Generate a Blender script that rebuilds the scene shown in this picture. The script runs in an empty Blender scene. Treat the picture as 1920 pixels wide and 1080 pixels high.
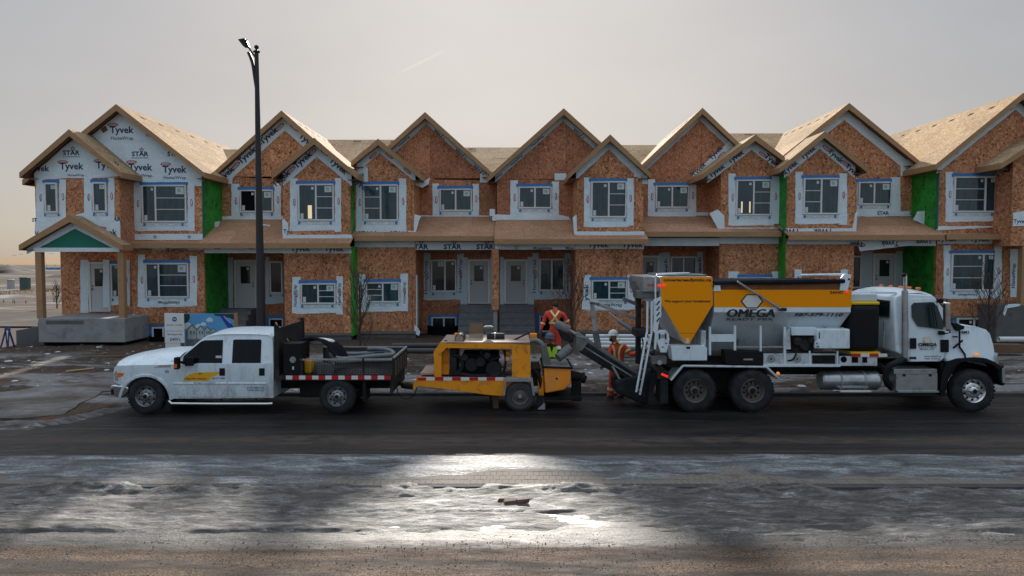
import bpy, bmesh, math, random
import numpy as np
from mathutils import Vector, Matrix
random.seed(7)
R = math.radians
sc = bpy.context.scene
C = sc.collection
# ------------------------------------------------------------------ camera, sky, sun, exposure
CAMZ, F, PITCH = 3.75, 1280.0, math.atan(58 / 1280)
cd = bpy.data.cameras.new('camera'); cam = bpy.data.objects.new('camera', cd); C.objects.link(cam)
cam.location = (0, 0, CAMZ); cam.rotation_euler = (R(90) - PITCH, 0, 0)
cd.sensor_width = 36; cd.lens = F / 1920 * 36; cd.clip_start = 0.1; cd.clip_end = 20000
sc.camera = cam
SUN_EL, SUN_AZ = R(24.2), R(-1.8)        # low sun behind the row of houses, azimuth clockwise from +Y
wd = bpy.data.worlds.new('World'); sc.world = wd; wd.use_nodes = True
wn = wd.node_tree.nodes; wl = wd.node_tree.links
bg = wn['Background']
sky = wn.new('ShaderNodeTexSky'); sky.sky_type = 'NISHITA'; sky.sun_disc = False
sky.sun_elevation = SUN_EL; sky.sun_rotation = SUN_AZ; sky.air_density = 1.0; sky.dust_density = 2.0; sky.ozone_density = 3.0
def wnode(kind, **k):
    n = wn.new(kind)
    for a, v in k.items(): setattr(n, a, v)
    return n
# clear sky scattered through thin high overcast: soft-shouldered Nishita under a CIE overcast veil (zenith three times the horizon)
cp = wnode('ShaderNodeVectorMath', operation='MULTIPLY_ADD'); cp.inputs[1].default_value = (1/8.0,)*3; cp.inputs[2].default_value = (1, 1, 1)
dv = wnode('ShaderNodeVectorMath', operation='DIVIDE')
wl.new(sky.outputs[0], cp.inputs[0]); wl.new(sky.outputs[0], dv.inputs[0]); wl.new(cp.outputs[0], dv.inputs[1])
tcw = wnode('ShaderNodeTexCoord'); sz = wnode('ShaderNodeSeparateXYZ'); wl.new(tcw.outputs['Generated'], sz.inputs[0])
vr = wnode('ShaderNodeValToRGB'); wl.new(sz.outputs[2], vr.inputs[0])
VE = vr.color_ramp.elements; VE[0].position = 0.0; VE[1].position = 1.0
VE[0].color = (0.59, 0.565, 0.53, 1); VE[1].color = (1.9, 2.1, 2.3, 1)
for p_, c_ in ((0.42, (0.50, 0.54, 0.57, 1)), (0.75, (1.35, 1.47, 1.58, 1))): ve = VE.new(p_); ve.color = c_
vs_ = wnode('ShaderNodeVectorMath', operation='SCALE'); vs_.inputs[3].default_value = 6.0; wl.new(vr.outputs[0], vs_.inputs[0])
mx = wn.new('ShaderNodeMix'); mx.data_type = 'RGBA'; mx.inputs[0].default_value = 0.52
wl.new(dv.outputs[0], mx.inputs[6]); wl.new(vs_.outputs[0], mx.inputs[7])
# warmer towards the veiled sun, cooler away from it
dt = wnode('ShaderNodeVectorMath', operation='DOT_PRODUCT'); wl.new(tcw.outputs['Generated'], dt.inputs[0])
dt.inputs[1].default_value = (math.sin(SUN_AZ)*math.cos(SUN_EL), math.cos(SUN_AZ)*math.cos(SUN_EL), math.sin(SUN_EL))
mr = wnode('ShaderNodeMapRange', interpolation_type='SMOOTHSTEP'); wl.new(dt.outputs['Value'], mr.inputs[0]); mr.inputs[1].default_value = -0.35; mr.inputs[2].default_value = 0.75
tn = wn.new('ShaderNodeMix'); tn.data_type = 'RGBA'; wl.new(mr.outputs[0], tn.inputs[0]); tn.inputs[6].default_value = (0.98, 1.01, 1.05, 1); tn.inputs[7].default_value = (1.04, 0.985, 0.95, 1)
ml = wnode('ShaderNodeVectorMath', operation='MULTIPLY'); wl.new(mx.outputs[2], ml.inputs[0]); wl.new(tn.outputs[2], ml.inputs[1])
# uneven haze and one faint contrail
nzw = wnode('ShaderNodeTexNoise'); nzw.inputs['Scale'].default_value = 2.2; nzw.inputs['Detail'].default_value = 5; mpw = wnode('ShaderNodeMapping'); mpw.inputs['Scale'].default_value = (1, 1, 3.5); wl.new(tcw.outputs['Generated'], mpw.inputs[0]); wl.new(mpw.outputs[0], nzw.inputs['Vector'])
nrw = wnode('ShaderNodeMapRange'); wl.new(nzw.outputs[0], nrw.inputs[0]); nrw.inputs[1].default_value = 0.3; nrw.inputs[2].default_value = 0.7; nrw.inputs[3].default_value = 0.955; nrw.inputs[4].default_value = 1.045
def sdir_(px, py): return (Matrix.Rotation(R(90)-math.atan(58/1280), 3, 'X') @ Vector((px-960, 540-py, -1280))).normalized()
d1_, d2_ = sdir_(737, 143), sdir_(842, 90); nn_ = d1_.cross(d2_).normalized(); mm_ = (d1_+d2_).normalized()
q1 = wnode('ShaderNodeVectorMath', operation='DOT_PRODUCT'); wl.new(tcw.outputs['Generated'], q1.inputs[0]); q1.inputs[1].default_value = nn_
q2 = wnode('ShaderNodeMath', operation='ABSOLUTE'); wl.new(q1.outputs['Value'], q2.inputs[0]); q3 = wnode('ShaderNodeMapRange', interpolation_type='SMOOTHSTEP'); wl.new(q2.outputs[0], q3.inputs[0]); q3.inputs[1].default_value = 0.0032; q3.inputs[2].default_value = 0.0; 
q4 = wnode('ShaderNodeVectorMath', operation='DOT_PRODUCT'); wl.new(tcw.outputs['Generated'], q4.inputs[0]); q4.inputs[1].default_value = mm_
q5 = wnode('ShaderNodeMapRange', interpolation_type='SMOOTHSTEP'); wl.new(q4.outputs['Value'], q5.inputs[0]); q5.inputs[1].default_value = math.cos(0.045); q5.inputs[2].default_value = 1.0
q6 = wnode('ShaderNodeMath', operation='MULTIPLY'); wl.new(q3.outputs[0], q6.inputs[0]); wl.new(q5.outputs[0], q6.inputs[1])
q7 = wnode('ShaderNodeMath', operation='MULTIPLY_ADD'); wl.new(q6.outputs[0], q7.inputs[0]); q7.inputs[1].default_value = 0.075; wl.new(nrw.outputs[0], q7.inputs[2])
q8 = wnode('ShaderNodeVectorMath', operation='SCALE'); wl.new(ml.outputs[0], q8.inputs[0]); wl.new(q7.outputs[0], q8.inputs[3]); wl.new(q8.outputs[0], bg.inputs[0])
bg.inputs[1].default_value = 0.0575
sl = bpy.data.lights.new('sun', 'SUN'); sl.energy = 3.3; sl.angle = R(2.4); sl.color = (1.0, 0.93, 0.84)
so = bpy.data.objects.new('sun', sl); C.objects.link(so)
sdir = Vector((math.sin(SUN_AZ) * math.cos(SUN_EL), math.cos(SUN_AZ) * math.cos(SUN_EL), math.sin(SUN_EL)))
so.rotation_euler = sdir.to_track_quat('Z', 'Y').to_euler(); so.location = (0, 60, 40)
sc.view_settings.view_transform = 'Standard'; sc.view_settings.look = 'None'
sc.view_settings.exposure = 1.35; sc.view_settings.gamma = 1.0
sc.render.engine = 'CYCLES'
sc.cycles.max_bounces = 6; sc.cycles.diffuse_bounces = 3; sc.cycles.glossy_bounces = 3
sc.cycles.use_denoising = True
sc.cycles.sample_clamp_indirect = 4.0

# ------------------------------------------------------------------ helpers
_c, _s = math.cos(PITCH), math.sin(PITCH)
def W(px, py, Y):
    "photo point at depth Y -> world (X, Z)"
    t = Y / (F * _c + (540 - py) * _s)
    return (px - 960) * t, CAMZ + t * (-F * _s + (540 - py) * _c)
def ZP(py, Y): return W(960, py, Y)[1]
def P3(px, py, Y):
    x, z = W(px, py, Y); return Vector((x, Y, z))

class MB:
    def __init__(s): s.v = []; s.f = []
    def add(s, vs, fs):
        n = len(s.v); s.v += [tuple(v) for v in vs]; s.f += [tuple(i + n for i in f) for f in fs]; return s
    def box(s, x0, x1, y0, y1, z0, z1):
        return s.add([(x0,y0,z0),(x1,y0,z0),(x1,y1,z0),(x0,y1,z0),(x0,y0,z1),(x1,y0,z1),(x1,y1,z1),(x0,y1,z1)],
                     [(0,3,2,1),(4,5,6,7),(0,1,5,4),(1,2,6,5),(2,3,7,6),(3,0,4,7)])
    def obox(s, c, ax, ay, az):
        "oriented box: centre and three half-axis vectors"
        c = Vector(c); ax = Vector(ax); ay = Vector(ay); az = Vector(az)
        vs = [c + a*ax + b*ay + d*az for d in (-1,1) for a, b in ((-1,-1),(1,-1),(1,1),(-1,1))]
        return s.add(vs, [(0,3,2,1),(4,5,6,7),(0,1,5,4),(1,2,6,5),(2,3,7,6),(3,0,4,7)])
    def beam(s, p, q, w, h, up=(0,0,1)):
        "rectangular bar from p to q, w sideways, h along up"
        p = Vector(p); q = Vector(q); d = q - p; u = Vector(up); sd = d.cross(u).normalized(); u = sd.cross(d).normalized()
        return s.obox((p+q)/2, d/2, sd*w/2, u*h/2)
    def slab(s, poly, y0, y1):
        "polygon of (x,z), counter-clockwise seen from -Y, extruded y0..y1"
        n = len(poly)
        vs = [(x, y0, z) for x, z in poly] + [(x, y1, z) for x, z in poly]
        return s.add(vs, [tuple(range(n)), tuple(range(2*n-1, n-1, -1))] + [(i, i+n, (i+1) % n + n, (i+1) % n) for i in range(n)])
    def slabx(s, poly, x0, x1):
        "polygon of (y,z) extruded x0..x1"
        n = len(poly)
        vs = [(x0, y, z) for y, z in poly] + [(x1, y, z) for y, z in poly]
        return s.add(vs, [tuple(range(n-1, -1, -1)), tuple(range(n, 2*n))] + [(i, (i+1) % n, (i+1) % n + n, i+n) for i in range(n)])
    def quadslab(s, a, b, c, d, t):
        "four corners of an upper face and thickness t downwards along the normal"
        a, b, c, d = map(Vector, (a, b, c, d)); n = (b-a).cross(d-a).normalized() * t
        return s.add([a, b, c, d, a-n, b-n, c-n, d-n], [(0,1,2,3),(7,6,5,4),(0,4,5,1),(1,5,6,2),(2,6,7,3),(3,7,4,0)])
    def tube(s, pts, r, n=8, cap=True):
        pts = [Vector(p) for p in pts]; rs = r if isinstance(r, (list, tuple)) else [r]*len(pts)
        rings = []; prev = None
        for i, p in enumerate(pts):
            d = (pts[min(i+1, len(pts)-1)] - pts[max(i-1, 0)]).normalized()
            if prev is None:
                u = d.cross(Vector((0,0,1)));  u = u if u.length > 1e-3 else d.cross(Vector((1,0,0)))
            else: u = prev - d * prev.dot(d)
            u.normalize(); prev = u; w = d.cross(u)
            rings.append([p + (u*math.cos(2*math.pi*k/n) + w*math.sin(2*math.pi*k/n))*rs[i] for k in range(n)])
        vs = [v for rg in rings for v in rg]; fs = []
        for i in range(len(pts)-1):
            for k in range(n):
                fs.append((i*n+k, i*n+(k+1) % n, (i+1)*n+(k+1) % n, (i+1)*n+k))
        if cap: fs += [tuple(range(n-1, -1, -1)), tuple((len(pts)-1)*n+k for k in range(n))]
        return s.add(vs, fs)
    def cyl(s, p, q, r, r2=None, n=16): return s.tube([p, q], [r, r if r2 is None else r2], n)
    def lathe(s, prof, c, axis='y', n=32):
        "profile of (radius, along) turned round an axis through c"
        c = Vector(c); vs = []; m = len(prof)
        for k in range(n):
            a = 2*math.pi*k/n; ca, sa = math.cos(a), math.sin(a)
            for r, t in prof:
                vs.append(c + (Vector((r*ca, t, r*sa)) if axis == 'y' else Vector((r*ca, r*sa, t)) if axis == 'z' else Vector((t, r*ca, r*sa))))
        fs = [(k*m+i, k*m+i+1, ((k+1) % n)*m+i+1, ((k+1) % n)*m+i) for k in range(n) for i in range(m-1)]
        return s.add(vs, fs)
    def ball(s, c, r, n=14, sx=1, sy=1, sz=1):
        prof = [(math.sin(math.pi*i/8)*r, -math.cos(math.pi*i/8)*r) for i in range(9)]
        b = MB(); b.lathe(prof, (0,0,0), 'z', n)
        return s.add([(c[0]+x*sx, c[1]+y*sy, c[2]+z*sz) for x, y, z in b.v], b.f)

def mesh(name, mb, loc=(0,0,0)):
    me = bpy.data.meshes.new(name); l = loc
    me.from_pydata([(x-l[0], y-l[1], z-l[2]) for x, y, z in mb.v], [], mb.f); me.update()
    bm = bmesh.new(); bm.from_mesh(me); bmesh.ops.remove_doubles(bm, verts=bm.verts, dist=1e-5)
    bmesh.ops.recalc_face_normals(bm, faces=bm.faces); bm.to_mesh(me); bm.free()
    return me
def org(o):
    p = Vector((0,0,0))
    while o is not None: p = p + o.location; o = o.parent
    return p
def obj(name, mb, mat, parent=None, bevel=0, smooth=None, seg=2, label=None, recalc=True):
    "one mesh object; coordinates of mb are in world space (or in the space of a vehicle root at ROOT)"
    me = mesh(name, mb, org(parent) if parent is not None and not parent.get('local') and not (parent.parent and parent.parent.get('local')) else (0,0,0))
    for m in (mat if isinstance(mat, (list, tuple)) else [mat]): me.materials.append(M[m])
    o = bpy.data.objects.new(name, me); C.objects.link(o)
    if parent is not None: o.parent = parent
    if bevel:
        b = o.modifiers.new('bevel', 'BEVEL'); b.width = bevel; b.segments = seg; b.limit_method = 'ANGLE'; b.angle_limit = R(32)
        b.harden_normals = False
    if smooth:
        for p in me.polygons: p.use_smooth = True
        try: me.set_sharp_from_angle(angle=R(smooth if smooth > 1 else 35))
        except Exception: pass
    if label: o['label'] = label
    return o
def thing(name, label, cat, loc=(0,0,0), group=None, rotz=0, local=False):
    o = bpy.data.objects.new(name, None); C.objects.link(o); o.location = loc; o.rotation_euler = (0,0,rotz)
    o.empty_display_size = 0.3
    o['label'] = label; o['category'] = cat
    if group: o['group'] = group
    if local: o['local'] = 1
    return o
def tag(o, label, cat, group=None):
    o['label'] = label; o['category'] = cat
    if group: o['group'] = group
    return o
def struct(o, kind='structure', label=None):
    o['kind'] = kind
    if label: o['label'] = label
    return o

# lettering: flat glyph outlines laid on a surface
_glyph = {}
def glyphs(s, bold=0.0, shear=0.0, space=1.0):
    k = (s, bold, shear, space)
    if k not in _glyph:
        cu = bpy.data.curves.new('lettering', 'FONT'); cu.body = s; cu.size = 1; cu.offset = bold; cu.shear = shear; cu.space_character = space
        cu.resolution_u = 2; cu.fill_mode = 'FRONT' if hasattr(cu, 'fill_mode') else cu.fill_mode
        o = bpy.data.objects.new('lettering', cu); C.objects.link(o)
        dg = bpy.context.evaluated_depsgraph_get(); me = o.evaluated_get(dg).to_mesh()
        vs = [(v.co.x, v.co.y) for v in me.vertices]; fs = [tuple(p.vertices) for p in me.polygons]
        o.evaluated_get(dg).to_mesh_clear(); bpy.data.objects.remove(o); bpy.data.curves.remove(cu)
        xs = [v[0] for v in vs]; ys = [v[1] for v in vs]
        x0, x1, y0, y1 = min(xs), max(xs), min(ys), max(ys)
        _glyph[k] = ([(x-x0, y-y0) for x, y in vs], fs, x1-x0, y1-y0)
    return _glyph[k]
def lettering(s, mat, parent, o, u, v, width=None, height=None, bold=0.02, shear=0, name='lettering', clip=None, space=1.0):
    """text with its lower-left corner at o, reading along u, up along v; width and/or height in metres; clip = list of (point, inward normal)"""
    vs, fs, w, h = glyphs(s, bold, shear, space)
    kx = (width / w) if width else None; ky = (height / h) if height else None
    kx = kx or ky; ky = ky or kx
    o = Vector(o); u = Vector(u).normalized(); v = Vector(v).normalized()
    mb = MB(); mb.add([o + u*x*kx + v*y*ky for x, y in vs], fs)
    l = org(parent) if parent is not None and not parent.get('local') and not (parent.parent and parent.parent.get('local')) else Vector((0,0,0))
    me = bpy.data.meshes.new(name)
    bm = bmesh.new(); V = [bm.verts.new(Vector(q)) for q in mb.v]
    for f in mb.f:
        try: bm.faces.new([V[i] for i in f])
        except ValueError: pass
    for cp, cn in (clip or []):
        bmesh.ops.bisect_plane(bm, geom=bm.verts[:]+bm.edges[:]+bm.faces[:], dist=1e-5, plane_co=Vector(cp), plane_no=-Vector(cn), clear_outer=True)
    if not bm.faces: bm.free(); return None
    bmesh.ops.translate(bm, verts=bm.verts, vec=-Vector(l)); bm.to_mesh(me); bm.free()
    me.materials.append(M[mat]); ob = bpy.data.objects.new(name, me); C.objects.link(ob); ob.parent = parent
    return ob

def fbm(x, y, seed=0, oct=5, gain=0.5):
    "value noise, numpy arrays in, about -1..1 out"
    rng = np.random.RandomState(seed); tot = np.zeros_like(x, dtype=float); amp = 1.0; norm = 0
    for o in range(oct):
        t = rng.rand(257, 257); xi = np.floor(x).astype(int); yi = np.floor(y).astype(int)
        fx = x - xi; fy = y - yi; fx = fx*fx*(3-2*fx); fy = fy*fy*(3-2*fy)
        a = t[xi % 257, yi % 257]; b = t[(xi+1) % 257, yi % 257]; c = t[xi % 257, (yi+1) % 257]; d = t[(xi+1) % 257, (yi+1) % 257]
        tot += amp * ((a*(1-fx)+b*fx)*(1-fy) + (c*(1-fx)+d*fx)*fy - 0.5) * 2; norm += amp
        amp *= gain; x = x*2.03+11.7; y = y*2.03+5.3
    return tot / norm
def grid(name, xs, ys, zf, mat, cull=None):
    Xg, Yg = np.meshgrid(xs, ys); Zg = zf(Xg, Yg); n, m = Xg.shape
    vs = np.stack([Xg.ravel(), Yg.ravel(), Zg.ravel()], 1); idx = np.arange(n*m).reshape(n, m)
    q = np.stack([idx[:-1,:-1].ravel(), idx[:-1,1:].ravel(), idx[1:,1:].ravel(), idx[1:,:-1].ravel()], 1)
    if cull is not None:
        k = cull(Xg, Yg, Zg).ravel(); q = q[~(k[q].all(1))]
    me = bpy.data.meshes.new(name); me.from_pydata(vs.tolist(), [], q.tolist()); me.update()
    for p in me.polygons: p.use_smooth = True
    me.materials.append(M[mat]); o = bpy.data.objects.new(name, me); C.objects.link(o); return o

# ------------------------------------------------------------------ materials
M = {}
class NT:
    def __init__(s, name):
        m = bpy.data.materials.new(name); m.use_nodes = True; s.m = m; s.n = m.node_tree.nodes; s.l = m.node_tree.links
        s.b = s.n['Principled BSDF']; M[name] = m
        s.tc = s.n.new('ShaderNodeTexCoord'); s.co = s.tc.outputs['Object']
        s.geo = None
    def world(s):
        s.co = s.n.new('ShaderNodeNewGeometry').outputs['Position']; return s
    def map(s, scale=(1,1,1), rot=(0,0,0), loc=(0,0,0), co=None):
        n = s.n.new('ShaderNodeMapping'); n.inputs['Scale'].default_value = scale; n.inputs['Rotation'].default_value = rot; n.inputs['Location'].default_value = loc
        s.l.new(co or s.co, n.inputs[0]); return n.outputs[0]
    def noise(s, scale, detail=4, rough=0.55, co=None, dist=0):
        n = s.n.new('ShaderNodeTexNoise'); n.inputs['Scale'].default_value = scale; n.inputs['Detail'].default_value = detail
        n.inputs['Roughness'].default_value = rough; n.inputs['Distortion'].default_value = dist; s.l.new(co or s.co, n.inputs['Vector']); return n.outputs[0]
    def vor(s, scale, co=None, feat='F1', out='Color', rnd=1):
        n = s.n.new('ShaderNodeTexVoronoi'); n.feature = feat; n.inputs['Scale'].default_value = scale; n.inputs['Randomness'].default_value = rnd
        s.l.new(co or s.co, n.inputs['Vector']); return n.outputs[out]
    def ramp(s, fac, stops, interp='LINEAR'):
        n = s.n.new('ShaderNodeValToRGB'); e = n.color_ramp.elements; n.color_ramp.interpolation = interp
        while len(e) < len(stops): e.new(0.5)
        for i, (p, c) in enumerate(stops):
            e[i].position = p; e[i].color = (c[0], c[1], c[2], 1) if isinstance(c, (tuple, list)) else (c, c, c, 1)
        s.l.new(fac, n.inputs[0]); return n.outputs[0]
    def mix(s, fac, a, b, mode='MIX'):
        n = s.n.new('ShaderNodeMix'); n.data_type = 'RGBA'; n.blend_type = mode
        for i, v in ((0, fac), (6, a), (7, b)):
            if isinstance(v, bpy.types.NodeSocket): s.l.new(v, n.inputs[i])
            elif isinstance(v, (int, float)): n.inputs[i].default_value = v if i == 0 else (v, v, v, 1)
            else: n.inputs[i].default_value = (v[0], v[1], v[2], 1)
        return n.outputs[2]
    def math(s, op, a, b=None, c=None, clamp=False):
        n = s.n.new('ShaderNodeMath'); n.operation = op; n.use_clamp = clamp
        for i, v in enumerate((a, b, c)):
            if v is None: continue
            if isinstance(v, bpy.types.NodeSocket): s.l.new(v, n.inputs[i])
            else: n.inputs[i].default_value = v
        return n.outputs[0]
    def sep(s, co=None):
        n = s.n.new('ShaderNodeSeparateXYZ'); s.l.new(co or s.co, n.inputs[0]); return n.outputs
    def add(s, co, v, k):
        a = s.n.new('ShaderNodeVectorMath'); a.operation = 'MULTIPLY_ADD'; s.l.new(v, a.inputs[0]); a.inputs[1].default_value = (k,k,k); s.l.new(co, a.inputs[2]); return a.outputs[0]
    def band(s, x, lo, hi, soft):
        "1 between lo and hi with soft edges"
        a = s.n.new('ShaderNodeMapRange'); a.interpolation_type = 'SMOOTHSTEP'; s.l.new(x, a.inputs[0]); a.inputs[1].default_value = lo-soft; a.inputs[2].default_value = lo+soft
        b = s.n.new('ShaderNodeMapRange'); b.interpolation_type = 'SMOOTHSTEP'; s.l.new(x, b.inputs[0]); b.inputs[1].default_value = hi-soft; b.inputs[2].default_value = hi+soft
        return s.math('SUBTRACT', a.outputs[0], b.outputs[0], clamp=True)
    def set(s, col=None, rough=None, spec=None, metal=None, bump=None, bs=0.3, bd=0.02, coat=None, ior=None):
        b = s.b
        for k, v in (('Base Color', col), ('Roughness', rough), ('Specular IOR Level', spec), ('Metallic', metal), ('Coat Weight', coat), ('IOR', ior)):
            if v is None: continue
            i = b.inputs[k]
            if isinstance(v, bpy.types.NodeSocket): s.l.new(v, i)
            elif isinstance(v, (tuple, list)): i.default_value = (v[0], v[1], v[2], 1)
            else: i.default_value = v
        if bump is not None:
            n = s.n.new('ShaderNodeBump'); n.inputs['Strength'].default_value = bs; n.inputs['Distance'].default_value = bd
            s.l.new(bump, n.inputs['Height']); s.l.new(n.outputs[0], b.inputs['Normal'])
        return s
def plain(name, col, rough=0.6, var=0.12, scale=3.0, metal=0, spec=0.5, dirt=None, coat=0, bump=0.0, fine=60):
    "paint, plastic, metal: base colour with uneven tone and grime"
    t = NT(name); n = t.noise(scale, 5, 0.6); n2 = t.noise(fine, 3, 0.6)
    a = tuple(max(0, c*(1-var)) for c in col); b = tuple(min(1, c*(1+var)) for c in col)
    c = t.ramp(t.mix(0.35, n, n2), [(0.3, a), (0.7, b)])
    if dirt:
        d = t.ramp(t.noise(dirt[1], 6, 0.65, dist=0.4), [(dirt[2], 0), (min(1, dirt[2]+0.22), 1)])
        c = t.mix(t.math('MULTIPLY', d, dirt[3]), c, dirt[0])
    t.set(c, t.math('ADD', rough-0.08, t.math('MULTIPLY', n, 0.16)), spec, metal, coat=coat, bump=n2 if bump else None, bs=bump, bd=0.01)
    return t.m
def osb(name, dark, mid, light, k=1.0, spec=0.25):
    t = NT(name); nz = t.n.new('ShaderNodeTexNoise'); nz.inputs['Scale'].default_value = 7*k; t.l.new(t.co, nz.inputs['Vector'])
    co = t.add(t.co, nz.outputs[1], 0.16)
    f1 = t.sep(t.vor(17*k, t.map((1, 1, 1.5), co=co)))[0]; f2 = t.sep(t.vor(11*k, t.map((1.5, 1, 0.9), (0, 0.6, 0), co=co)))[1]
    f = t.math('ADD', t.math('MULTIPLY', f1, 0.5), t.math('MULTIPLY', f2, 0.5))
    c = t.ramp(f, [(0.12, dark), (0.42, mid), (0.62, mid), (0.92, light)])
    big = t.noise(0.7, 4, 0.6); c = t.mix(1.0, c, t.ramp(big, [(0.3, (0.82,0.80,0.78)), (0.7, (1.12,1.1,1.08))]), 'MULTIPLY')
    oi = t.n.new('ShaderNodeObjectInfo'); c = t.mix(1.0, c, t.ramp(oi.outputs['Random'], [(0.0, (0.84,0.82,0.80)), (0.5, (0.98,0.98,0.98)), (1.0, (1.1,1.1,1.1))]), 'MULTIPLY')
    st_ = t.ramp(t.noise(0.9, 5, 0.7, t.map((2.5, 2.5, 0.5))), [(0.56, 0), (0.72, 0.35)]); c = t.mix(st_, c, tuple(x*0.55 for x in mid))
    t.set(c, 0.85, spec, bump=f, bs=0.35, bd=0.006); return t.m
osb('osb_wall', (0.21,0.078,0.036), (0.56,0.255,0.128), (0.78,0.47,0.30), 0.95)
osb('osb_weathered', (0.25,0.095,0.05), (0.48,0.215,0.12), (0.64,0.36,0.225), 1.0)
osb('osb_roof', (0.27,0.18,0.11), (0.40,0.29,0.18), (0.58,0.46,0.31), 1.0, 0.03)
osb('osb_skirt', (0.30,0.165,0.105), (0.43,0.25,0.155), (0.58,0.37,0.25), 1.5)
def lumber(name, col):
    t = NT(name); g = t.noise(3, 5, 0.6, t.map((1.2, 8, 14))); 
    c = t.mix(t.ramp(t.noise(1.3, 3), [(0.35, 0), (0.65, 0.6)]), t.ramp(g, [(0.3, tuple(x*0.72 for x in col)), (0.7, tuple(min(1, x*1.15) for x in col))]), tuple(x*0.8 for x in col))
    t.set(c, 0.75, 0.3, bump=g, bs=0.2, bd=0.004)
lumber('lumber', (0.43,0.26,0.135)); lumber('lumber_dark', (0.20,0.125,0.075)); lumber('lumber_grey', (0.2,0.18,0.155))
def wrap_mat(name, col):
    t = NT(name); w = t.noise(2.2, 5, 0.62, dist=0.6); w2 = t.noise(9, 4, 0.6, t.map((1, 1, 2.2)), dist=0.8)
    c = t.ramp(t.noise(1.6, 5, 0.65), [(0.3, tuple(x*0.9 for x in col)), (0.7, tuple(min(1, x*1.05) for x in col))])
    s = t.ramp(t.noise(5, 6, 0.7, t.map((3, 3, 0.6))), [(0.56, 0), (0.75, 0.30)])
    t.set(t.mix(s, c, (0.36,0.36,0.35)), 0.55, 0.35, bump=t.math('ADD', w, t.math('MULTIPLY', w2, 0.5)), bs=0.9, bd=0.05)
wrap_mat('house_wrap', (0.76,0.895,0.985)); wrap_mat('house_wrap_aged', (0.56,0.675,0.735))
t = NT('green_sheathing'); n = t.noise(2, 4); lg = t.ramp(t.noise(2.6, 3, 0.7, t.map((2.2, 1.3, 1.1), (0.7, 0.3, 0.2)), dist=1.6), [(0.595, 0), (0.615, 1)])
t.set(t.mix(lg, t.ramp(n, [(0.3, (0.014,0.19,0.018)), (0.7, (0.03,0.42,0.04))]), (0.01,0.03,0.012)), 0.55, 0.4, bump=n, bs=0.3)
plain('teal_membrane', (0.004,0.17,0.115), 0.6, 0.1)
plain('blue_tape', (0.035,0.20,0.52), 0.55, 0.2, 8)
plain('ink_navy', (0.012,0.028,0.085), 0.6, 0.05); plain('ink_red', (0.42,0.07,0.07), 0.6, 0.1); plain('ink_black', (0.012,0.012,0.014), 0.55, 0.05)
plain('ink_grey', (0.2,0.22,0.25), 0.6, 0.05); plain('ink_blue', (0.01,0.07,0.24), 0.6, 0.05)
plain('vinyl', (0.72,0.735,0.74), 0.45, 0.04); plain('door_paint', (0.56,0.585,0.60), 0.5, 0.05); plain('door_grey', (0.40,0.43,0.44), 0.5, 0.05)
def glass(name, col, rough=0.05, ior=1.9, wav=0.15):
    t = NT(name); n = t.noise(1.4, 3, 0.5); c = t.ramp(t.noise(2.5, 4, 0.6, t.map((3, 1, 0.5))), [(0.35, tuple(x*0.6 for x in col)), (0.7, tuple(x*1.35 for x in col))])
    t.set(c, rough, 0.5, ior=ior, bump=n, bs=wav, bd=0.03)
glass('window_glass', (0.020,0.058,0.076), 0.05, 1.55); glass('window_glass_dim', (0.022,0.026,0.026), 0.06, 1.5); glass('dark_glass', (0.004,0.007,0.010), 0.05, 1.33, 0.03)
glass('cab_glass', (0.012,0.026,0.032), 0.04, 1.45, 0.03)
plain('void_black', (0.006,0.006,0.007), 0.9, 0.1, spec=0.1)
plain('sticker', (0.62,0.66,0.66), 0.6, 0.05); plain('sticker_green', (0.25,0.5,0.42), 0.6, 0.2, 14)
t = NT('painted_daylight'); t.set((0.8,0.6,0.4), 0.5); t.b.inputs['Emission Color'].default_value = (1,0.74,0.46,1); t.b.inputs['Emission Strength'].default_value = 0.22  # glow standing in for daylight seen through the house, no lamp behind it
plain('concrete', (0.30,0.31,0.315), 0.85, 0.18, 1.8, spec=0.25, dirt=((0.14,0.14,0.14), 2.2, 0.5, 0.7), bump=0.3)
plain('concrete_dark', (0.125,0.13,0.135), 0.85, 0.2, 2.0, spec=0.25, dirt=((0.07,0.07,0.07), 2.2, 0.5, 0.7), bump=0.3)
plain('concrete_step', (0.17,0.18,0.19), 0.8, 0.2, 2.4, spec=0.3, dirt=((0.10,0.10,0.10), 2.5, 0.48, 0.7), bump=0.3)
# ------------------------------------------------------------------ ground materials
t = NT('asphalt_wet').world(); X, Y, Z = t.sep()
st = t.noise(1.0, 6, 0.62, t.map((0.16, 1.7, 1)), dist=0.5); fine = t.noise(70, 3, 0.7); mid = t.noise(3.5, 6, 0.65, t.map((0.6, 1.6, 1)))
yy = t.math('ADD', Y, t.math('MULTIPLY', t.math('SUBTRACT', st, 0.5), 0.9))
c = t.ramp(t.mix(0.3, st, fine), [(0.34, (0.006,0.0062,0.0068)), (0.5, (0.017,0.016,0.016)), (0.66, (0.042,0.037,0.033))])
dust = t.math('ADD', t.band(yy, 13.55, 14.15, 0.22), t.math('MULTIPLY', t.band(yy, 12.9, 13.15, 0.1), 0.5), clamp=True)
dust = t.math('MULTIPLY', dust, t.ramp(mid, [(0.36, 0.1), (0.6, 1)])); salt = t.ramp(t.noise(2.2, 7, 0.72, t.map((0.12, 2.4, 1)), dist=0.4), [(0.55, 0), (0.68, 0.5)]); c = t.mix(salt, c, (0.08,0.07,0.062))
c = t.mix(t.math('MULTIPLY', dust, 0.75), c, (0.105,0.084,0.070))
frost = t.math('MULTIPLY', t.band(yy, 8.75, 10.9, 0.35), t.ramp(mid, [(0.30, 0.35), (0.6, 1)]))
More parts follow.
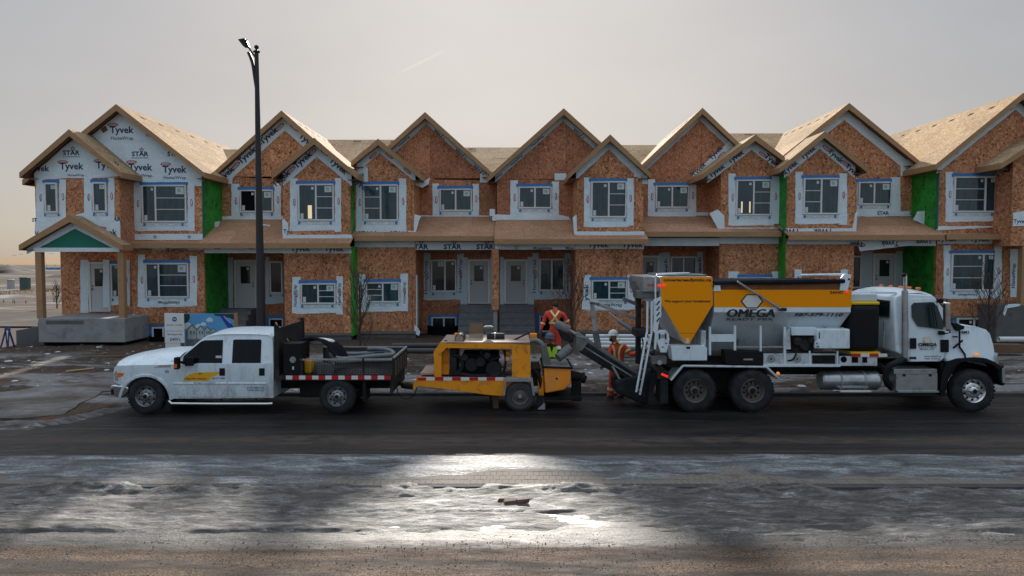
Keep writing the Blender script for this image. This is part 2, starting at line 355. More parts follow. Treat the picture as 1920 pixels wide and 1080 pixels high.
c = t.mix(t.math('MULTIPLY', frost, 0.85), c, t.ramp(t.mix(0.45, fine, t.noise(24, 5, 0.75)), [(0.38, (0.025,0.025,0.025)), (0.5, (0.085,0.083,0.08)), (0.62, (0.25,0.246,0.24))]))
grav = t.math('SUBTRACT', 1.0, t.band(yy, 8.72, 60, 0.22), clamp=True)
gc = t.ramp(t.noise(42, 4, 0.75), [(0.36, (0.025,0.018,0.014)), (0.5, (0.095,0.063,0.043)), (0.66, (0.25,0.185,0.14))])
gc = t.mix(t.ramp(t.noise(1.2, 4, 0.6, t.map((0.35, 2.5, 1))), [(0.42, 0), (0.6, 0.85)]), gc, (0.035,0.031,0.029))
c = t.mix(t.math('MULTIPLY', grav, 0.92), c, gc)
rg = t.math('ADD', t.ramp(mid, [(0.3, 0.34), (0.7, 0.60)]), t.math('MULTIPLY', t.math('MAXIMUM', grav, t.math('MULTIPLY', dust, 0.8)), 0.42), clamp=True)
t.set(c, rg, 0.2, bump=t.math('ADD', t.math('MULTIPLY', fine, 0.35), mid), bs=0.8, bd=0.03)
t = NT('slush_ice').world(); n = t.noise(4, 8, 0.72, t.map((0.55, 1.9, 1)), dist=0.7); g = t.noise(38, 4, 0.75, t.map((0.7, 1.2, 1))); lo = t.noise(1.1, 5, 0.6, t.map((0.4, 1.6, 1)))
c = t.ramp(n, [(0.34, (0.024,0.023,0.022)), (0.45, (0.085,0.083,0.080)), (0.56, (0.19,0.19,0.188)), (0.66, (0.42,0.42,0.415))])
c = t.mix(t.ramp(g, [(0.46, 0), (0.64, 0.85)]), c, (0.055,0.053,0.051)); c = t.mix(t.ramp(lo, [(0.45, 0), (0.62, 0.65)]), c, (0.075,0.072,0.07))
t.set(c, t.ramp(n, [(0.3, 0.75), (0.65, 0.5)]), 0.27, bump=t.math('ADD', n, t.math('MULTIPLY', g, 0.5)), bs=0.9, bd=0.035)
t = NT('median_ice').world(); n = t.noise(2.2, 7, 0.66, t.map((0.55, 1.9, 1)), dist=0.8); g = t.noise(30, 4, 0.7, t.map((0.6, 1, 1)))
c = t.ramp(n, [(0.32, (0.035,0.037,0.04)), (0.44, (0.11,0.118,0.126)), (0.56, (0.23,0.246,0.262)), (0.70, (0.44,0.465,0.49))])
c = t.mix(t.ramp(g, [(0.46, 0), (0.62, 0.75)]), c, (0.06,0.062,0.065)); c = t.mix(t.ramp(t.noise(0.9, 6, 0.65, t.map((0.3, 1.8, 1)), dist=0.5), [(0.48, 0), (0.62, 0.6)]), c, (0.085,0.088,0.09))
t.set(c, t.ramp(g, [(0.3, 0.5), (0.7, 0.7)]), 0.18, bump=t.math('ADD', n, t.math('MULTIPLY', g, 0.5)), bs=0.8, bd=0.03)
t = NT('water').world(); t.set((0.03,0.03,0.031), 0.45, 0.25, bump=t.noise(9, 3), bs=0.25, bd=0.01)
plain('paver', (0.19,0.17,0.15), 0.88, 0.2, 4, spec=0.15, dirt=((0.08,0.075,0.07), 3, 0.5, 0.6), bump=0.3)
plain('kerb_concrete', (0.085,0.088,0.09), 0.85, 0.3, 2.0, spec=0.1, dirt=((0.06,0.06,0.06), 2.5, 0.46, 0.8), bump=0.3)
t = NT('ground_earth').world(); X, Y, Z = t.sep()
n = t.noise(0.5, 7, 0.66, t.map((0.5, 1.3, 1)), dist=0.4); m2 = t.noise(7, 6, 0.7); far = t.noise(0.045, 6, 0.65, t.map((0.3, 1, 1)), dist=0.3)
mud = t.ramp(m2, [(0.3, (0.030,0.024,0.020)), (0.55, (0.078,0.060,0.048)), (0.75, (0.155,0.128,0.108))])
rust = t.ramp(t.noise(0.33, 5, 0.6), [(0.45, 0), (0.62, 0.8)])
leftm = t.math('MULTIPLY', t.band(X, -60, -10.2, 0.6), t.band(Y, 14, 22.8, 0.5))
mud = t.mix(t.math('MULTIPLY', rust, t.math('ADD', t.math('MULTIPLY', leftm, 0.8), 0.15)), mud, (0.13,0.068,0.036))
icef = t.ramp(n, [(0.48, 0), (0.58, 1)])
near_ice = t.math('MULTIPLY', icef, t.band(Y, 17.0, 24.6, 0.7))
c = t.mix(t.math('MULTIPLY', near_ice, 0.8), mud, t.ramp(m2, [(0.3, (0.13,0.135,0.14)), (0.7, (0.36,0.37,0.38))]))
sn = t.ramp(t.math('ADD', t.math('MULTIPLY', t.noise(0.22, 7, 0.68, t.map((0.35, 1, 1)), dist=0.5), 0.6), t.math('MULTIPLY', far, 0.4)), [(0.53, 0), (0.575, 1)])
fc = t.mix(sn, t.ramp(far, [(0.35, (0.038,0.027,0.02)), (0.65, (0.085,0.062,0.046))]), (0.20,0.203,0.207))
c = t.mix(t.math('MULTIPLY', t.band(Y, 34, 99999, 2), 0.95), c, fc)
c = t.mix(t.band(Y, 300, 99999, 40), c, t.ramp(far, [(0.3, (0.20,0.13,0.065)), (0.7, (0.29,0.195,0.10))]))
c = t.mix(t.math('MULTIPLY', t.band(Y, 190, 235, 12), t.band(X, -99999, -150, 25)), c, (0.04,0.035,0.03))
t.set(c, t.math('SUBTRACT', 0.9, t.math('MULTIPLY', near_ice, 0.4)), 0.15, bump=t.math('ADD', n, t.math('MULTIPLY', m2, 0.4)), bs=0.6, bd=0.06)
t = NT('walkway_concrete').world(); n = t.noise(1.4, 6, 0.65); g = t.noise(12, 5, 0.7)
c = t.ramp(t.mix(0.4, n, g), [(0.3, (0.11,0.113,0.115)), (0.55, (0.215,0.22,0.225)), (0.75, (0.38,0.39,0.40))])
c = t.mix(t.ramp(t.noise(0.8, 3, 0.5, t.map(loc=(3.1, 0.4, 0))), [(0.64, 0), (0.74, 0.7)]), c, (0.22,0.10,0.045))
c = t.mix(t.ramp(t.noise(0.55, 7, 0.7, t.map((0.6, 1.3, 1)), dist=0.6), [(0.38, 0), (0.56, 0.9)]), c, t.ramp(g, [(0.3, (0.028,0.021,0.016)), (0.7, (0.088,0.064,0.047))]))
t.set(c, t.ramp(n, [(0.3, 0.75), (0.7, 0.5)]), 0.4, bump=t.math('ADD', n, g), bs=0.8, bd=0.03)
plain('far_road', (0.085,0.073,0.064), 0.9, 0.2, 0.3, spec=0.05, dirt=((0.2,0.198,0.195), 0.3, 0.52, 0.8))

# ------------------------------------------------------------------ ground, road, median
def smooth(a, b, x): 
    u = np.clip((x-a)/(b-a), 0, 1); return u*u*(3-2*u)
def ground_z(X, Y):
    edge = 18.4 - 3.2*(1-smooth(-10.6, -8.9, X))
    inside = smooth(0, 0.35, Y-edge)
    z = -0.08 + inside*0.15 + smooth(21, 25.5, Y)*0.20
    rough = 0.02 + 0.05*smooth(18.5, 22, Y)*(1-smooth(26, 28, Y))
    near = (np.abs(X) < 60) & (Y < 60)
    z = z + np.where(near, inside*rough*fbm(X*0.9, Y*1.6, 3, 5), 0)
    return z + np.where(Y > 60, 0.0, 0) - 0.3*smooth(32, 46, Y)*smooth(-17, -22, -X*-1)*0
xs = np.concatenate([[-6000,-2500,-1000,-400,-200,-100,-60], np.arange(-40, 40.01, 0.2), [60,100,200,400,1000,2500,6000]])
ys = np.concatenate([[-60,-20,0,8,12], np.arange(14.4, 28, 0.1), [29,32,36,42,50,60,80,120,200,350,600,1200,2500,6000,12000]])
struct(grid('ground', xs, ys, ground_z, 'ground_earth'))
def road_z(X, Y):
    rel = 0.012*fbm(X*0.5, Y*2.6, 5, 5) + 0.006*fbm(X*6, Y*8, 8, 3)
    ruts = 0.012*np.sin(Y*5.0+1.5*fbm(X*0.15, Y*0.3, 9, 2))*smooth(7.6, 8.2, Y)*(1-smooth(8.9, 9.4, Y))
    return np.where(np.abs(X) < 15, rel + ruts - 0.012, -0.012) + 0.0
xs = np.concatenate([[-300,-60,-30,-20], np.arange(-15, 15.01, 0.075), [20,30,60,300]]); ys = np.concatenate([[-8,0,4,6], np.arange(7, 18.8, 0.06)])
def road_cull(X, Y, Z): return (Y > 15.5) & (X < -11.2)
struct(grid('road', xs, ys, road_z, 'asphalt_wet', road_cull))
# slush and ice humps on the near lane
def slush_z(X, Y):
    lump = fbm(X*1.1, Y*3.2, 21, 6, 0.58); fine = fbm(X*7, Y*11, 22, 4)
    bias = 0.35*smooth(8.95, 9.6, Y) + 0.35*smooth(9.9, 10.7, Y) - 0.16
    bias = bias - 1.3*(1-smooth(8.75, 9.2, Y+0.22*fbm(X*0.6, X*0+3, 44, 4)))
    bias = bias - 0.5*np.exp(-((X+0.45)/0.75)**2-((Y-10.0)/0.13)**2) - 0.35*np.exp(-((X-0.4)/1.0)**2-((Y-9.25)/0.12)**2)
    z = -0.004 + 0.05*np.clip(lump+bias, -0.5, 1) + 0.012*fine*(lump+bias > -0.15)
    for y0, h, sd, fr in ((9.2, 0.03, 61, 0.22), (9.85, 0.022, 62, 0.3), (10.35, 0.02, 63, 0.35)):   # broken edges of ice sheets
        yc_ = y0+0.16*fbm(X*fr, X*0+1.7, sd, 4); on = np.clip(3*fbm(X*fr*1.7, X*0+7.3, sd+9, 3)+0.3, 0, 1)
        z = z + h*on*(smooth(-0.015, 0.015, Y-yc_) - smooth(0.05, 0.55, Y-yc_))
    mound = np.clip(0.25+1.5*fbm(X*0.55, X*0+2.2, 71, 4)+0.45*smooth(2.2, 4.5, np.abs(X-0.3)), 0, 1)
    z = z + 0.085*mound*np.exp(-((Y-10.83)/0.2)**2)*(1+0.35*fine)
    return np.where(Y > 10.96, z-0.5*(Y-10.96), z)
xs = np.arange(-12.5, 12.5, 0.045); ys = np.arange(8.7, 11.1, 0.027)
o = grid('slush', xs, ys, slush_z, 'slush_ice', lambda X, Y, Z: Z < -0.018); struct(o, 'stuff', 'grey slush and ice humps frozen onto the near lane')
o = grid('meltwater', np.arange(-7, 7, 0.1), np.arange(8.9, 10.7, 0.1), lambda X, Y: 0*X-0.0135, 'water'); struct(o, 'stuff', 'shallow meltwater lying in hollows of the near lane')
# raised paved median with kerbs
MT = 0.07
mb = MB(); mb.box(-300, 300, 10.93, 12.45, -0.05, MT-0.012); med = struct(obj('median', mb, 'kerb_concrete'))
k = 0
for i in range(-10, 10):
    mb = MB(); mb.box(i*1.5+0.004, i*1.5+1.496, 10.79, 10.93, -0.04, MT-0.004*(i % 3 == 0)); obj('kerbstone', mb, 'kerb_concrete', med, 0.012)
mb = MB()
for i in range(-20, 20):
    if -10 <= i < 10: mb.box(i*1.5+0.004, i*1.5+1.496, 12.45, 12.57, -0.04, MT)
    else:
        mb.box(i*1.5+0.004, i*1.5+1.496, 12.45, 12.57, -0.04, MT); mb.box(i*1.5+0.004, i*1.5+1.496, 10.79, 10.93, -0.04, MT)
struct(obj('kerb_run', mb, 'kerb_concrete', med), 'stuff')
pv = MB(); pv.box(-0.0495, 0.0495, -0.102, 0.102, -0.05, 0.0); pme = mesh('paver', pv); pme.materials.append(M['paver'])
rest = MB(); cand = []
for r in range(7):
    for i in range(-150, 150):
        x = i*0.105 + (0.0525 if r % 2 else 0); y = 11.04 + r*0.212
        cand.append((abs(x-0.2) + (0 if r < 5 else 9) , x, y))
cand.sort()
for j, (d, x, y) in enumerate(cand):
    z = MT - 0.002 + 0.004*random.random()
    if j < 290:
        o = bpy.data.objects.new('paver', pme); C.objects.link(o); o.parent = med; o.location = (x, y, z); o.rotation_euler = (random.uniform(-.012,.012), random.uniform(-.012,.012), random.uniform(-.02,.02))
    else: rest.box(x-0.0495, x+0.0495, y-0.102, y+0.102, z-0.05, z)
struct(obj('paver_field', rest, 'paver', med), 'stuff')
def ice_z(X, Y):
    n = fbm(X*0.8, Y*2.4, 31, 6, 0.55); f = fbm(X*6, Y*9, 33, 4)
    b = 0.35*smooth(11.25, 11.75, Y) - 0.12 + 0.20*smooth(11.0, 11.4, Y)
    b = b - 1.5*np.exp(-((X-0.25)/0.95)**4-((Y-11.3)/0.38)**4) - 0.5*np.exp(-((X+2.2)/0.9)**4-((Y-11.0)/0.17)**4)
    b = b - 0.45*np.exp(-((X+6.2)/1.6)**4-((Y-11.2)/0.3)**4) - 0.35*np.exp(-((X-3.6)/1.0)**4-((Y-11.2)/0.3)**4) - 0.22*np.exp(-((X-8)/4)**4-((Y-11.1)/0.3)**4)
    edge = -0.6*(1-smooth(10.94, 11.0, Y)) - 0.7*smooth(12.42, 12.55, Y)
    return MT + 0.030*np.clip(n*0.9+b+edge, -0.8, 1) + 0.005*f*((n*0.9+b+edge) > 0) + 0.004
xs = np.arange(-13, 13, 0.04); ys = np.arange(10.94, 12.6, 0.03)
o = grid('ice_crust', xs, ys, ice_z, 'median_ice', lambda X, Y, Z: Z < MT-0.014); struct(o, 'stuff', 'grey blue crust of old ice and snow over the paved median')
# left corner kerb and diagonal walkway
pts = [(-7.6, 18.42), (-7, 18.45), (12, 18.45), (60, 18.45)]
ker = MB()
for (x0, y0), (x1, y1) in zip(pts, pts[1:]):
    ker.beam((x0, y0, 0.01), (x1, y1, 0.01), 0.16, 0.10)
struct(obj('kerb', ker, 'kerb_concrete'))
WP = [(-40, 15.35), (-11.2, 15.35), (-10.5, 15.75), (-11.15, 18.4), (-10.2, 19.6), (-9.2, 20.6), (-8.2, 21.5), (-8.6, 22.6), (-11.0, 21.9), (-12.6, 20.3), (-13.6, 18.6), (-14.4, 17.7), (-16, 17.2), (-40, 17.0)]
_w = []
for (x0, y0), (x1, y1) in zip(WP, WP[1:]+WP[:1]):
    k_ = max(1, int(min(12, math.hypot(x1-x0, y1-y0))/0.35))
    for j in range(k_): _w.append((x0+(x1-x0)*j/k_+random.uniform(-.09, .09), y0+(y1-y0)*j/k_+random.uniform(-.07, .07)))
WP = _w
mb = MB(); n = len(WP); mb.add([(x, y, 0.098) for x, y in WP] + [(x, y, 0.02) for x, y in WP], [tuple(range(n))] + [(i, i+n, (i+1) % n+n, (i+1) % n) for i in range(n)])
struct(obj('walkway', mb, 'walkway_concrete'))
mb = MB(); mb.add([(-200, 37, .34), (-21.5, 33.5, .34), (-20.5, 36, .34), (-20.5, 42, .34), (-200, 49, .34)], [(0,1,2,3,4)]); struct(obj('side_road', mb, 'far_road'))

# slush ridge ploughed against the left corner
def edge_y(X): return 18.4 - 3.2*(1-smooth(-10.6, -8.9, X))
def ridge_z(X, Y):
    d = Y-edge_y(X); n = fbm(X*1.1, Y*2.6, 51, 6, 0.58); f = fbm(X*7, Y*9, 52, 3)
    return np.where(True, 0.0 + 0.085*np.exp(-((d-0.1)/0.55)**2) + 0.07*np.clip(n, -.6, 1) + 0.012*f - 0.03 - 0.12*smooth(0.7, 1.4, np.abs(d)), 0)
o = grid('slush', np.arange(-18, -6.5, 0.06), np.arange(14.2, 19.6, 0.06), ridge_z, 'slush_ice', lambda X, Y, Z: Z < np.where(Y > edge_y(X)+0.2, 0.06, -0.03)); struct(o, 'stuff', 'dirty slush ridge ploughed against the left street corner')
# ------------------------------------------------------------------ row of townhouses under construction
rj = random.Random(11)
def pts_m(pts, Y): return [W(px, py, Y) for px, py in pts]
def ragged(poly, step=0.22, amp=0.014):
    out = []; n = len(poly)
    for i in range(n):
        (x0, z0), (x1, z1) = poly[i], poly[(i+1) % n]; d = math.hypot(x1-x0, z1-z0); k = max(1, int(d/step))
        for j in range(k):
            u = j/k; a = amp if j else amp*0.6
            out.append((x0+(x1-x0)*u + rj.uniform(-a, a), z0+(z1-z0)*u + rj.uniform(-a, a)))
    return out
def ccw(poly):
    a = sum(poly[i][0]*poly[(i+1) % len(poly)][1] - poly[(i+1) % len(poly)][0]*poly[i][1] for i in range(len(poly)))
    return poly if a > 0 else poly[::-1]
_wc = [0]
def wrapm(u, poly, Y, mat='house_wrap', amp=0.014, name='house_wrap', lift=0.006):
    _wc[0] += 1; lift += 0.0004*(_wc[0] % 8); mb = MB(); mb.slab(ragged(ccw(poly), amp=amp), Y-lift-0.006, Y-lift); return obj(name, mb, mat, u)
def wrap(u, pts, Y, mat='house_wrap', amp=0.014, lift=0.006): return wrapm(u, pts_m(pts, Y), Y, mat, amp, lift=lift)
def rect(x0, y0, x1, y1): return [(x0, y1), (x1, y1), (x1, y0), (x0, y0)]
def wtext(w, s, px, py, Y, hpx, rot=0, mat='ink_navy', clip=None, bold=0.02, lift=0.0165, wpx=None):
    "print on the wrap; px, py = lower-left corner of the word (before turning by rot degrees)"
    x, z = W(px, py, Y-lift); k = Y/F; a = R(rot)
    cl = []
    for (qx, qy, nx, nz) in (clip or []):
        q = W(qx, qy, Y); cl.append(((q[0], Y, q[1]), (nx, 0, nz)))
    return lettering(s, mat, w, (x, Y-lift, z), (math.cos(a), 0, math.sin(a)), (-math.sin(a), 0, math.cos(a)), height=hpx*k, width=wpx*k if wpx else None, bold=bold, clip=cl)
def hclip(yt, yb): return [(0, yt, 0, -1), (0, yb, 0, 1)]
def oval(w, px, py, Y, rw, rh, rot=0, mat='ink_red'):
    x, z = W(px, py, Y); k = Y/F; mb = MB(); a = R(rot); n = 18
    o_ = [(math.cos(2*math.pi*i/n), math.sin(2*math.pi*i/n)) for i in range(n)]
    vs = []
    for s_ in (1.0, 0.72):
        for c_, q in o_:
            u, v = c_*rw*k*s_, q*rh*k*(s_ if s_ == 1 else 0.62); vs.append((x+u*math.cos(a)-v*math.sin(a), Y-0.0165, z+u*math.sin(a)+v*math.cos(a)))
    mb.add(vs, [(i, (i+1) % n, (i+1) % n+n, i+n) for i in range(n)]); obj('maker_mark', mb, mat, w)
    wtext(w, 'DUPONT', px-rw*0.55*math.cos(a), py+rh*0.42+rw*0.55*math.sin(a), Y, rh*0.8, rot, mat, bold=0.03, wpx=rw*1.1)
def star(w, px, py, Y, r, mat='ink_navy'):
    x, z = W(px, py, Y); k = r*Y/F; mb = MB()
    vs = [(x+math.sin(math.pi*i/5)*k*(1 if i % 2 == 0 else .42), Y-0.0165, z+math.cos(math.pi*i/5)*k*(1 if i % 2 == 0 else .42)) for i in range(10)]
    vs2 = [(x+math.sin(math.pi*i/5)*k*.5*(1 if i % 2 == 0 else .42), Y-0.0165, z+math.cos(math.pi*i/5)*k*.5*(1 if i % 2 == 0 else .42)) for i in range(10)]
    mb.add(vs+vs2, [(i, (i+1) % 10, (i+1) % 10+10, i+10) for i in range(10)]); obj('star_print', mb, mat, w)
def brand(w, px, py, Y, h=14, full=True, clip=None):
    "maker's print: word over a smaller word under a red oval"
    wtext(w, 'Tyvek', px, py, Y, h*1.28, 0, 'ink_navy', clip, 0.025)
    if full:
        oval(w, px+h*0.45, py-h*1.55, Y, h*0.72, h*0.30)
        wtext(w, 'HomeWrap', px+h*0.1, py+h*0.72, Y, h*0.55, 0, 'ink_navy', clip, 0.01)
def starbrand(w, px, py, Y, h=9, clip=None):
    wtext(w, 'STAR', px, py, Y, h, 0, 'ink_navy', clip, 0.035, wpx=h*3.5); star(w, px+h*2.1, py-h*1.35, Y, h*0.62)
    wtext(w, 'BUILDING MATERIALS', px, py+h*0.45, Y, h*0.26, 0, 'ink_navy', clip, 0.01, wpx=h*3.5)

def window(u, x0, y0, x1, y1, Y, split=0.5, mun=None, sides=(14, 14), below=17, above=9, stick='R', glassm='window_glass', tape=True, wrapmat='house_wrap', openl=False, mull=True, rows=3, txt=None):
    "vinyl slider window with taped wrap round it; pixel box of the outer frame"
    (xa, zt), (xb, zb) = W(x0, y0, Y), W(x1, y1, Y); k = Y/F
    fr = MB(); t_ = 0.062; d0, d1 = Y-0.075, Y+0.02
    fr.box(xa, xa+t_, d0, d1, zb, zt); fr.box(xb-t_, xb, d0, d1, zb, zt); fr.box(xa+t_, xb-t_, d0, d1, zb, zb+t_); fr.box(xa+t_, xb-t_, d0, d1, zt-t_, zt)
    xm = xa+(xb-xa)*split
    if mull: fr.box(xm-0.035, xm+0.035, d0+0.004, d1, zb+t_, zt-t_)
    o = obj('window', fr, 'vinyl', u, 0.008, seg=1)
    lites = [(xa+t_, xm-0.035), (xm+0.035, xb-t_)] if mull else [(xa+t_, xb-t_)]
    for i, (p, q) in enumerate(lites):
        pb = MB(); yy = Y-0.028-0.016*i
        pb.box(p-0.006, q+0.006, yy, yy+0.012, zb+t_-0.006, zt-t_+0.006)
        obj('pane', pb, 'void_black' if (openl and i == 0) else glassm, o)
        if mun == i:
            for r in range(1, rows):
                zz = zb+t_+(zt-zb-2*t_)*r/rows; m = MB(); m.box(p, q, yy-0.014, yy-0.002, zz-0.013, zz+0.013); obj('muntin', m, 'vinyl', o)
        s = MB()
        if (stick == 'R' and i == len(lites)-1) or (stick == 'L' and i == 0):
            w_ = min(0.34, (q-p)*0.45); s.box(q-w_-0.03, q-0.03, yy-0.004, yy-0.001, zt-t_-0.03-w_*0.85, zt-t_-0.03); obj('sticker', s, 'sticker', o)
            s = MB(); s.box(q-w_*0.8-0.03, q-w_*0.35-0.03, yy-0.007, yy-0.005, zt-t_-0.03-w_*0.62, zt-t_-0.03-w_*0.18); obj('sticker', s, 'sticker_green', o)
        elif stick:
            s.box(q-0.16, q-0.06, yy-0.004, yy-0.001, zt-t_-0.17, zt-t_-0.06); obj('sticker', s, 'sticker', o)
        if i == 0 and stick:
            s = MB(); s.box(p+0.03, p+0.15, yy-0.004, yy-0.001, zb+t_+0.02, zb+t_+0.24); obj('sticker', s, 'sticker', o)
    if tape:
        tb = MB(); tb.slab(ragged(ccw(pts_m(rect(x0-4, y0-5.5, x1+2, y0+0.5), Y)), amp=0.008), Y-0.026, Y-0.002); obj('flashing_tape', tb, 'blue_tape', u)
    if sides:
        l, r = sides
        w1 = wrap(u, rect(x0-l, y0-above-rj.uniform(0, 3), x0-1, y1+below*0.55), Y, wrapmat, lift=0.008)
        w2 = wrap(u, rect(x1+1, y0-above-rj.uniform(0, 3), x1+r, y1+below+rj.uniform(-1, 5)), Y, wrapmat, lift=0.009)
        w3 = wrap(u, [(x0-l-1, y1+below+1), (x0-l*0.4, y1+below+2.5), (x1+r*0.4, y1+below+rj.uniform(0, 2)), (x1+2, y1+1), (x0-2, y1+1), (x0-l, y1+below*0.4)], Y, wrapmat, lift=0.003)
        fl = MB(); fl.slab(ragged(pts_m([(x0-1, y1+6), (x1+1, y1+6), (x1+1, y1+0.5), (x0-1, y1+0.5)], Y), amp=0.006), Y-0.030, Y-0.002); obj('sill_flap', fl, wrapmat, u)
        for j in range(3):
            xx = x0+(x1-x0)*(0.02+0.44*j)+rj.uniform(-2, 2); b = MB(); b.slab(ccw(ragged(pts_m(rect(xx, y1+1.5, xx+4, y1+6.5), Y), amp=0.01)), Y-0.034, Y-0.031)
            if j != 1: obj('tape_scrap', b, 'blue_tape', u)
            wtext(w3, '- Tyvek - Home -', x0+2+j*(x1-x0)*0.33, y1+5, Y-0.018, 2.0, mat='ink_grey', bold=0, wpx=(x1-x0)*0.26)
        if l > 9:
            oval(w1, x0-l*0.45, (y0+y1)/2, Y-0.004, 7, 2.3, 90)
            oval(w2, x1+r*0.6, (y0+y1)/2-2, Y-0.004, 7, 2.3, -90)
        if txt:
            wtext(w1, txt, x0-l*0.35, y1+below*0.3, Y-0.004, 8, 90, 'ink_navy', bold=0.01, wpx=(y1-y0)*1.05)
            wtext(w2, txt, x1+r*0.85, y1+below*0.1, Y-0.004, 8, 90, 'ink_navy', bold=0.01, wpx=(y1-y0)*1.05)
    return o
def door(u, x0, y0, x1, y1, Y, strips=((-16, -1), (1, 15)), paint='door_paint', hand='R', wm='house_wrap_aged'):
    (xa, zt), (xb, zb) = W(x0, y0, Y), W(x1, y1, Y); f = MB(); t_ = 0.09
    f.box(xa-t_, xa, Y-0.06, Y+0.02, zb, zt+t_); f.box(xb, xb+t_, Y-0.06, Y+0.02, zb, zt+t_); f.box(xa, xb, Y-0.06, Y+0.02, zt, zt+t_); f.box(xa-t_, xb+t_, Y-0.10, Y+0.02, zb-0.05, zb)
    d = obj('door_frame', f, 'vinyl', u, 0.006, seg=1)
    s = MB(); s.box(xa+0.006, xb-0.006, Y-0.03, Y+0.02, zb+0.008, zt-0.006); s = obj('door', s, paint, u, 0.004, seg=1)
    w, h = xb-xa, zt-zb; g0, g1, h0, h1 = xa+w*0.24, xb-w*0.24, zb+h*0.52, zt-h*0.1
    fr = MB()
    for a in ((g0-.03, g1+.03, h1, h1+.03), (g0-.03, g1+.03, h0-.03, h0), (g0-.03, g0, h0, h1), (g1, g1+.03, h0, h1)): fr.box(a[0], a[1], Y-0.044, Y-0.03, a[2], a[3])
    obj('lite_frame', fr, paint, s); p = MB(); p.box(g0, g1, Y-0.038, Y-0.031, h0, h1); obj('pane', p, 'window_glass_dim', s)
    st = MB(); st.box(g1-.16, g1-.05, Y-0.042, Y-0.039, h1-.16, h1-.05); obj('sticker', st, 'sticker', s)
    hx = xb-0.075 if hand == 'R' else xa+0.075
    hb = MB(); hb.ball((hx, Y-0.07, zb+h*0.46), 0.033); hb.cyl((hx, Y-0.06, zb+h*0.46), (hx, Y-0.02, zb+h*0.46), 0.02); hb.cyl((hx, Y-0.05, zb+h*0.53), (hx, Y-0.02, zb+h*0.53), 0.028); obj('handle', hb, 'ink_black', s, smooth=40)
    for a, b in strips:
        if a < 0: wrap(u, rect(x0+a-3, y0-8, x0+b-3, y1+5), Y, wm)
        else: wrap(u, rect(x1+a+3, y0-8, x1+b+3, y1+5), Y, wm)
    return s

def clipx(poly, x0, x1):
    "convex polygon of (x,z) cut to x0..x1"
    for sg, xc in ((1, x0), (-1, x1)):
        out = []
        for i in range(len(poly)):
            a, b = poly[i], poly[(i+1) % len(poly)]; da, db = sg*(a[0]-xc), sg*(b[0]-xc)
            if da >= 0: out.append(a)
            if da*db < 0: t_ = da/(da-db); out.append((a[0]+(b[0]-a[0])*t_, a[1]+(b[1]-a[1])*t_))
        poly = out
        if len(poly) < 3: return None
    return poly
def sheets(u, poly, Y, thick, mat, w=1.22, off=0.0):
    "wall sheathing as single boards with open joints, set a hair uneven"
    poly = ccw(poly); xs_ = [p[0] for p in poly]; x = min(xs_)-off
    while x < max(xs_)-0.02:
        q = clipx(poly, max(x+0.005, min(xs_)), min(x+w-0.005, max(xs_)))
        if q and max(p[0] for p in q)-min(p[0] for p in q) > 0.03:
            d = rj.uniform(0, 0.003); m = MB(); m.slab(q, Y+d, Y+thick); obj('sheathing_panel', m, mat, u)
        x += w
def decksheets(u, a, b, c_, d, t, mat, stagger=0.0, name='deck_panel'):
    "roof deck a(ridge front) b(eave front) c(eave back) d(ridge back) as staggered boards; returns the first"
    a, b, c_, d = map(Vector, (a, b, c_, d)); L = (b-a).length; D = (d-a).length; rows = max(1, round(L/1.22)); n = (b-a).cross(d-a).normalized(); n = n if n.z > 0 else -n; first = None
    for r in range(rows):
        v0, v1 = r/rows, (r+1)/rows; y = -(1.22 if r % 2 else 0)
        while y < D-0.01:
            y0, y1 = max(0, y)/D, min(D, y+2.44)/D; y += 2.44
            if (y1-y0)*D < 0.05: continue
            g = 0.007; P = lambda s_, w: a+(b-a)*w+(d-a)*s_+n*rj.uniform(-0.002, 0.003)
            s0, s1 = y0+g/D*0.5, y1-g/D*0.5; w0, w1 = v0+g/L*0.5, v1-g/L*0.5
            q = [P(s0, w0), P(s0, w1), P(s1, w1), P(s1, w0)]; nn = (q[1]-q[0]).cross(q[3]-q[0])
            m = MB(); m.quadslab(*(q if nn.z > 0 else [q[0], q[3], q[2], q[1]]), t); o = obj(name, m, mat, u); first = first or o
    return first
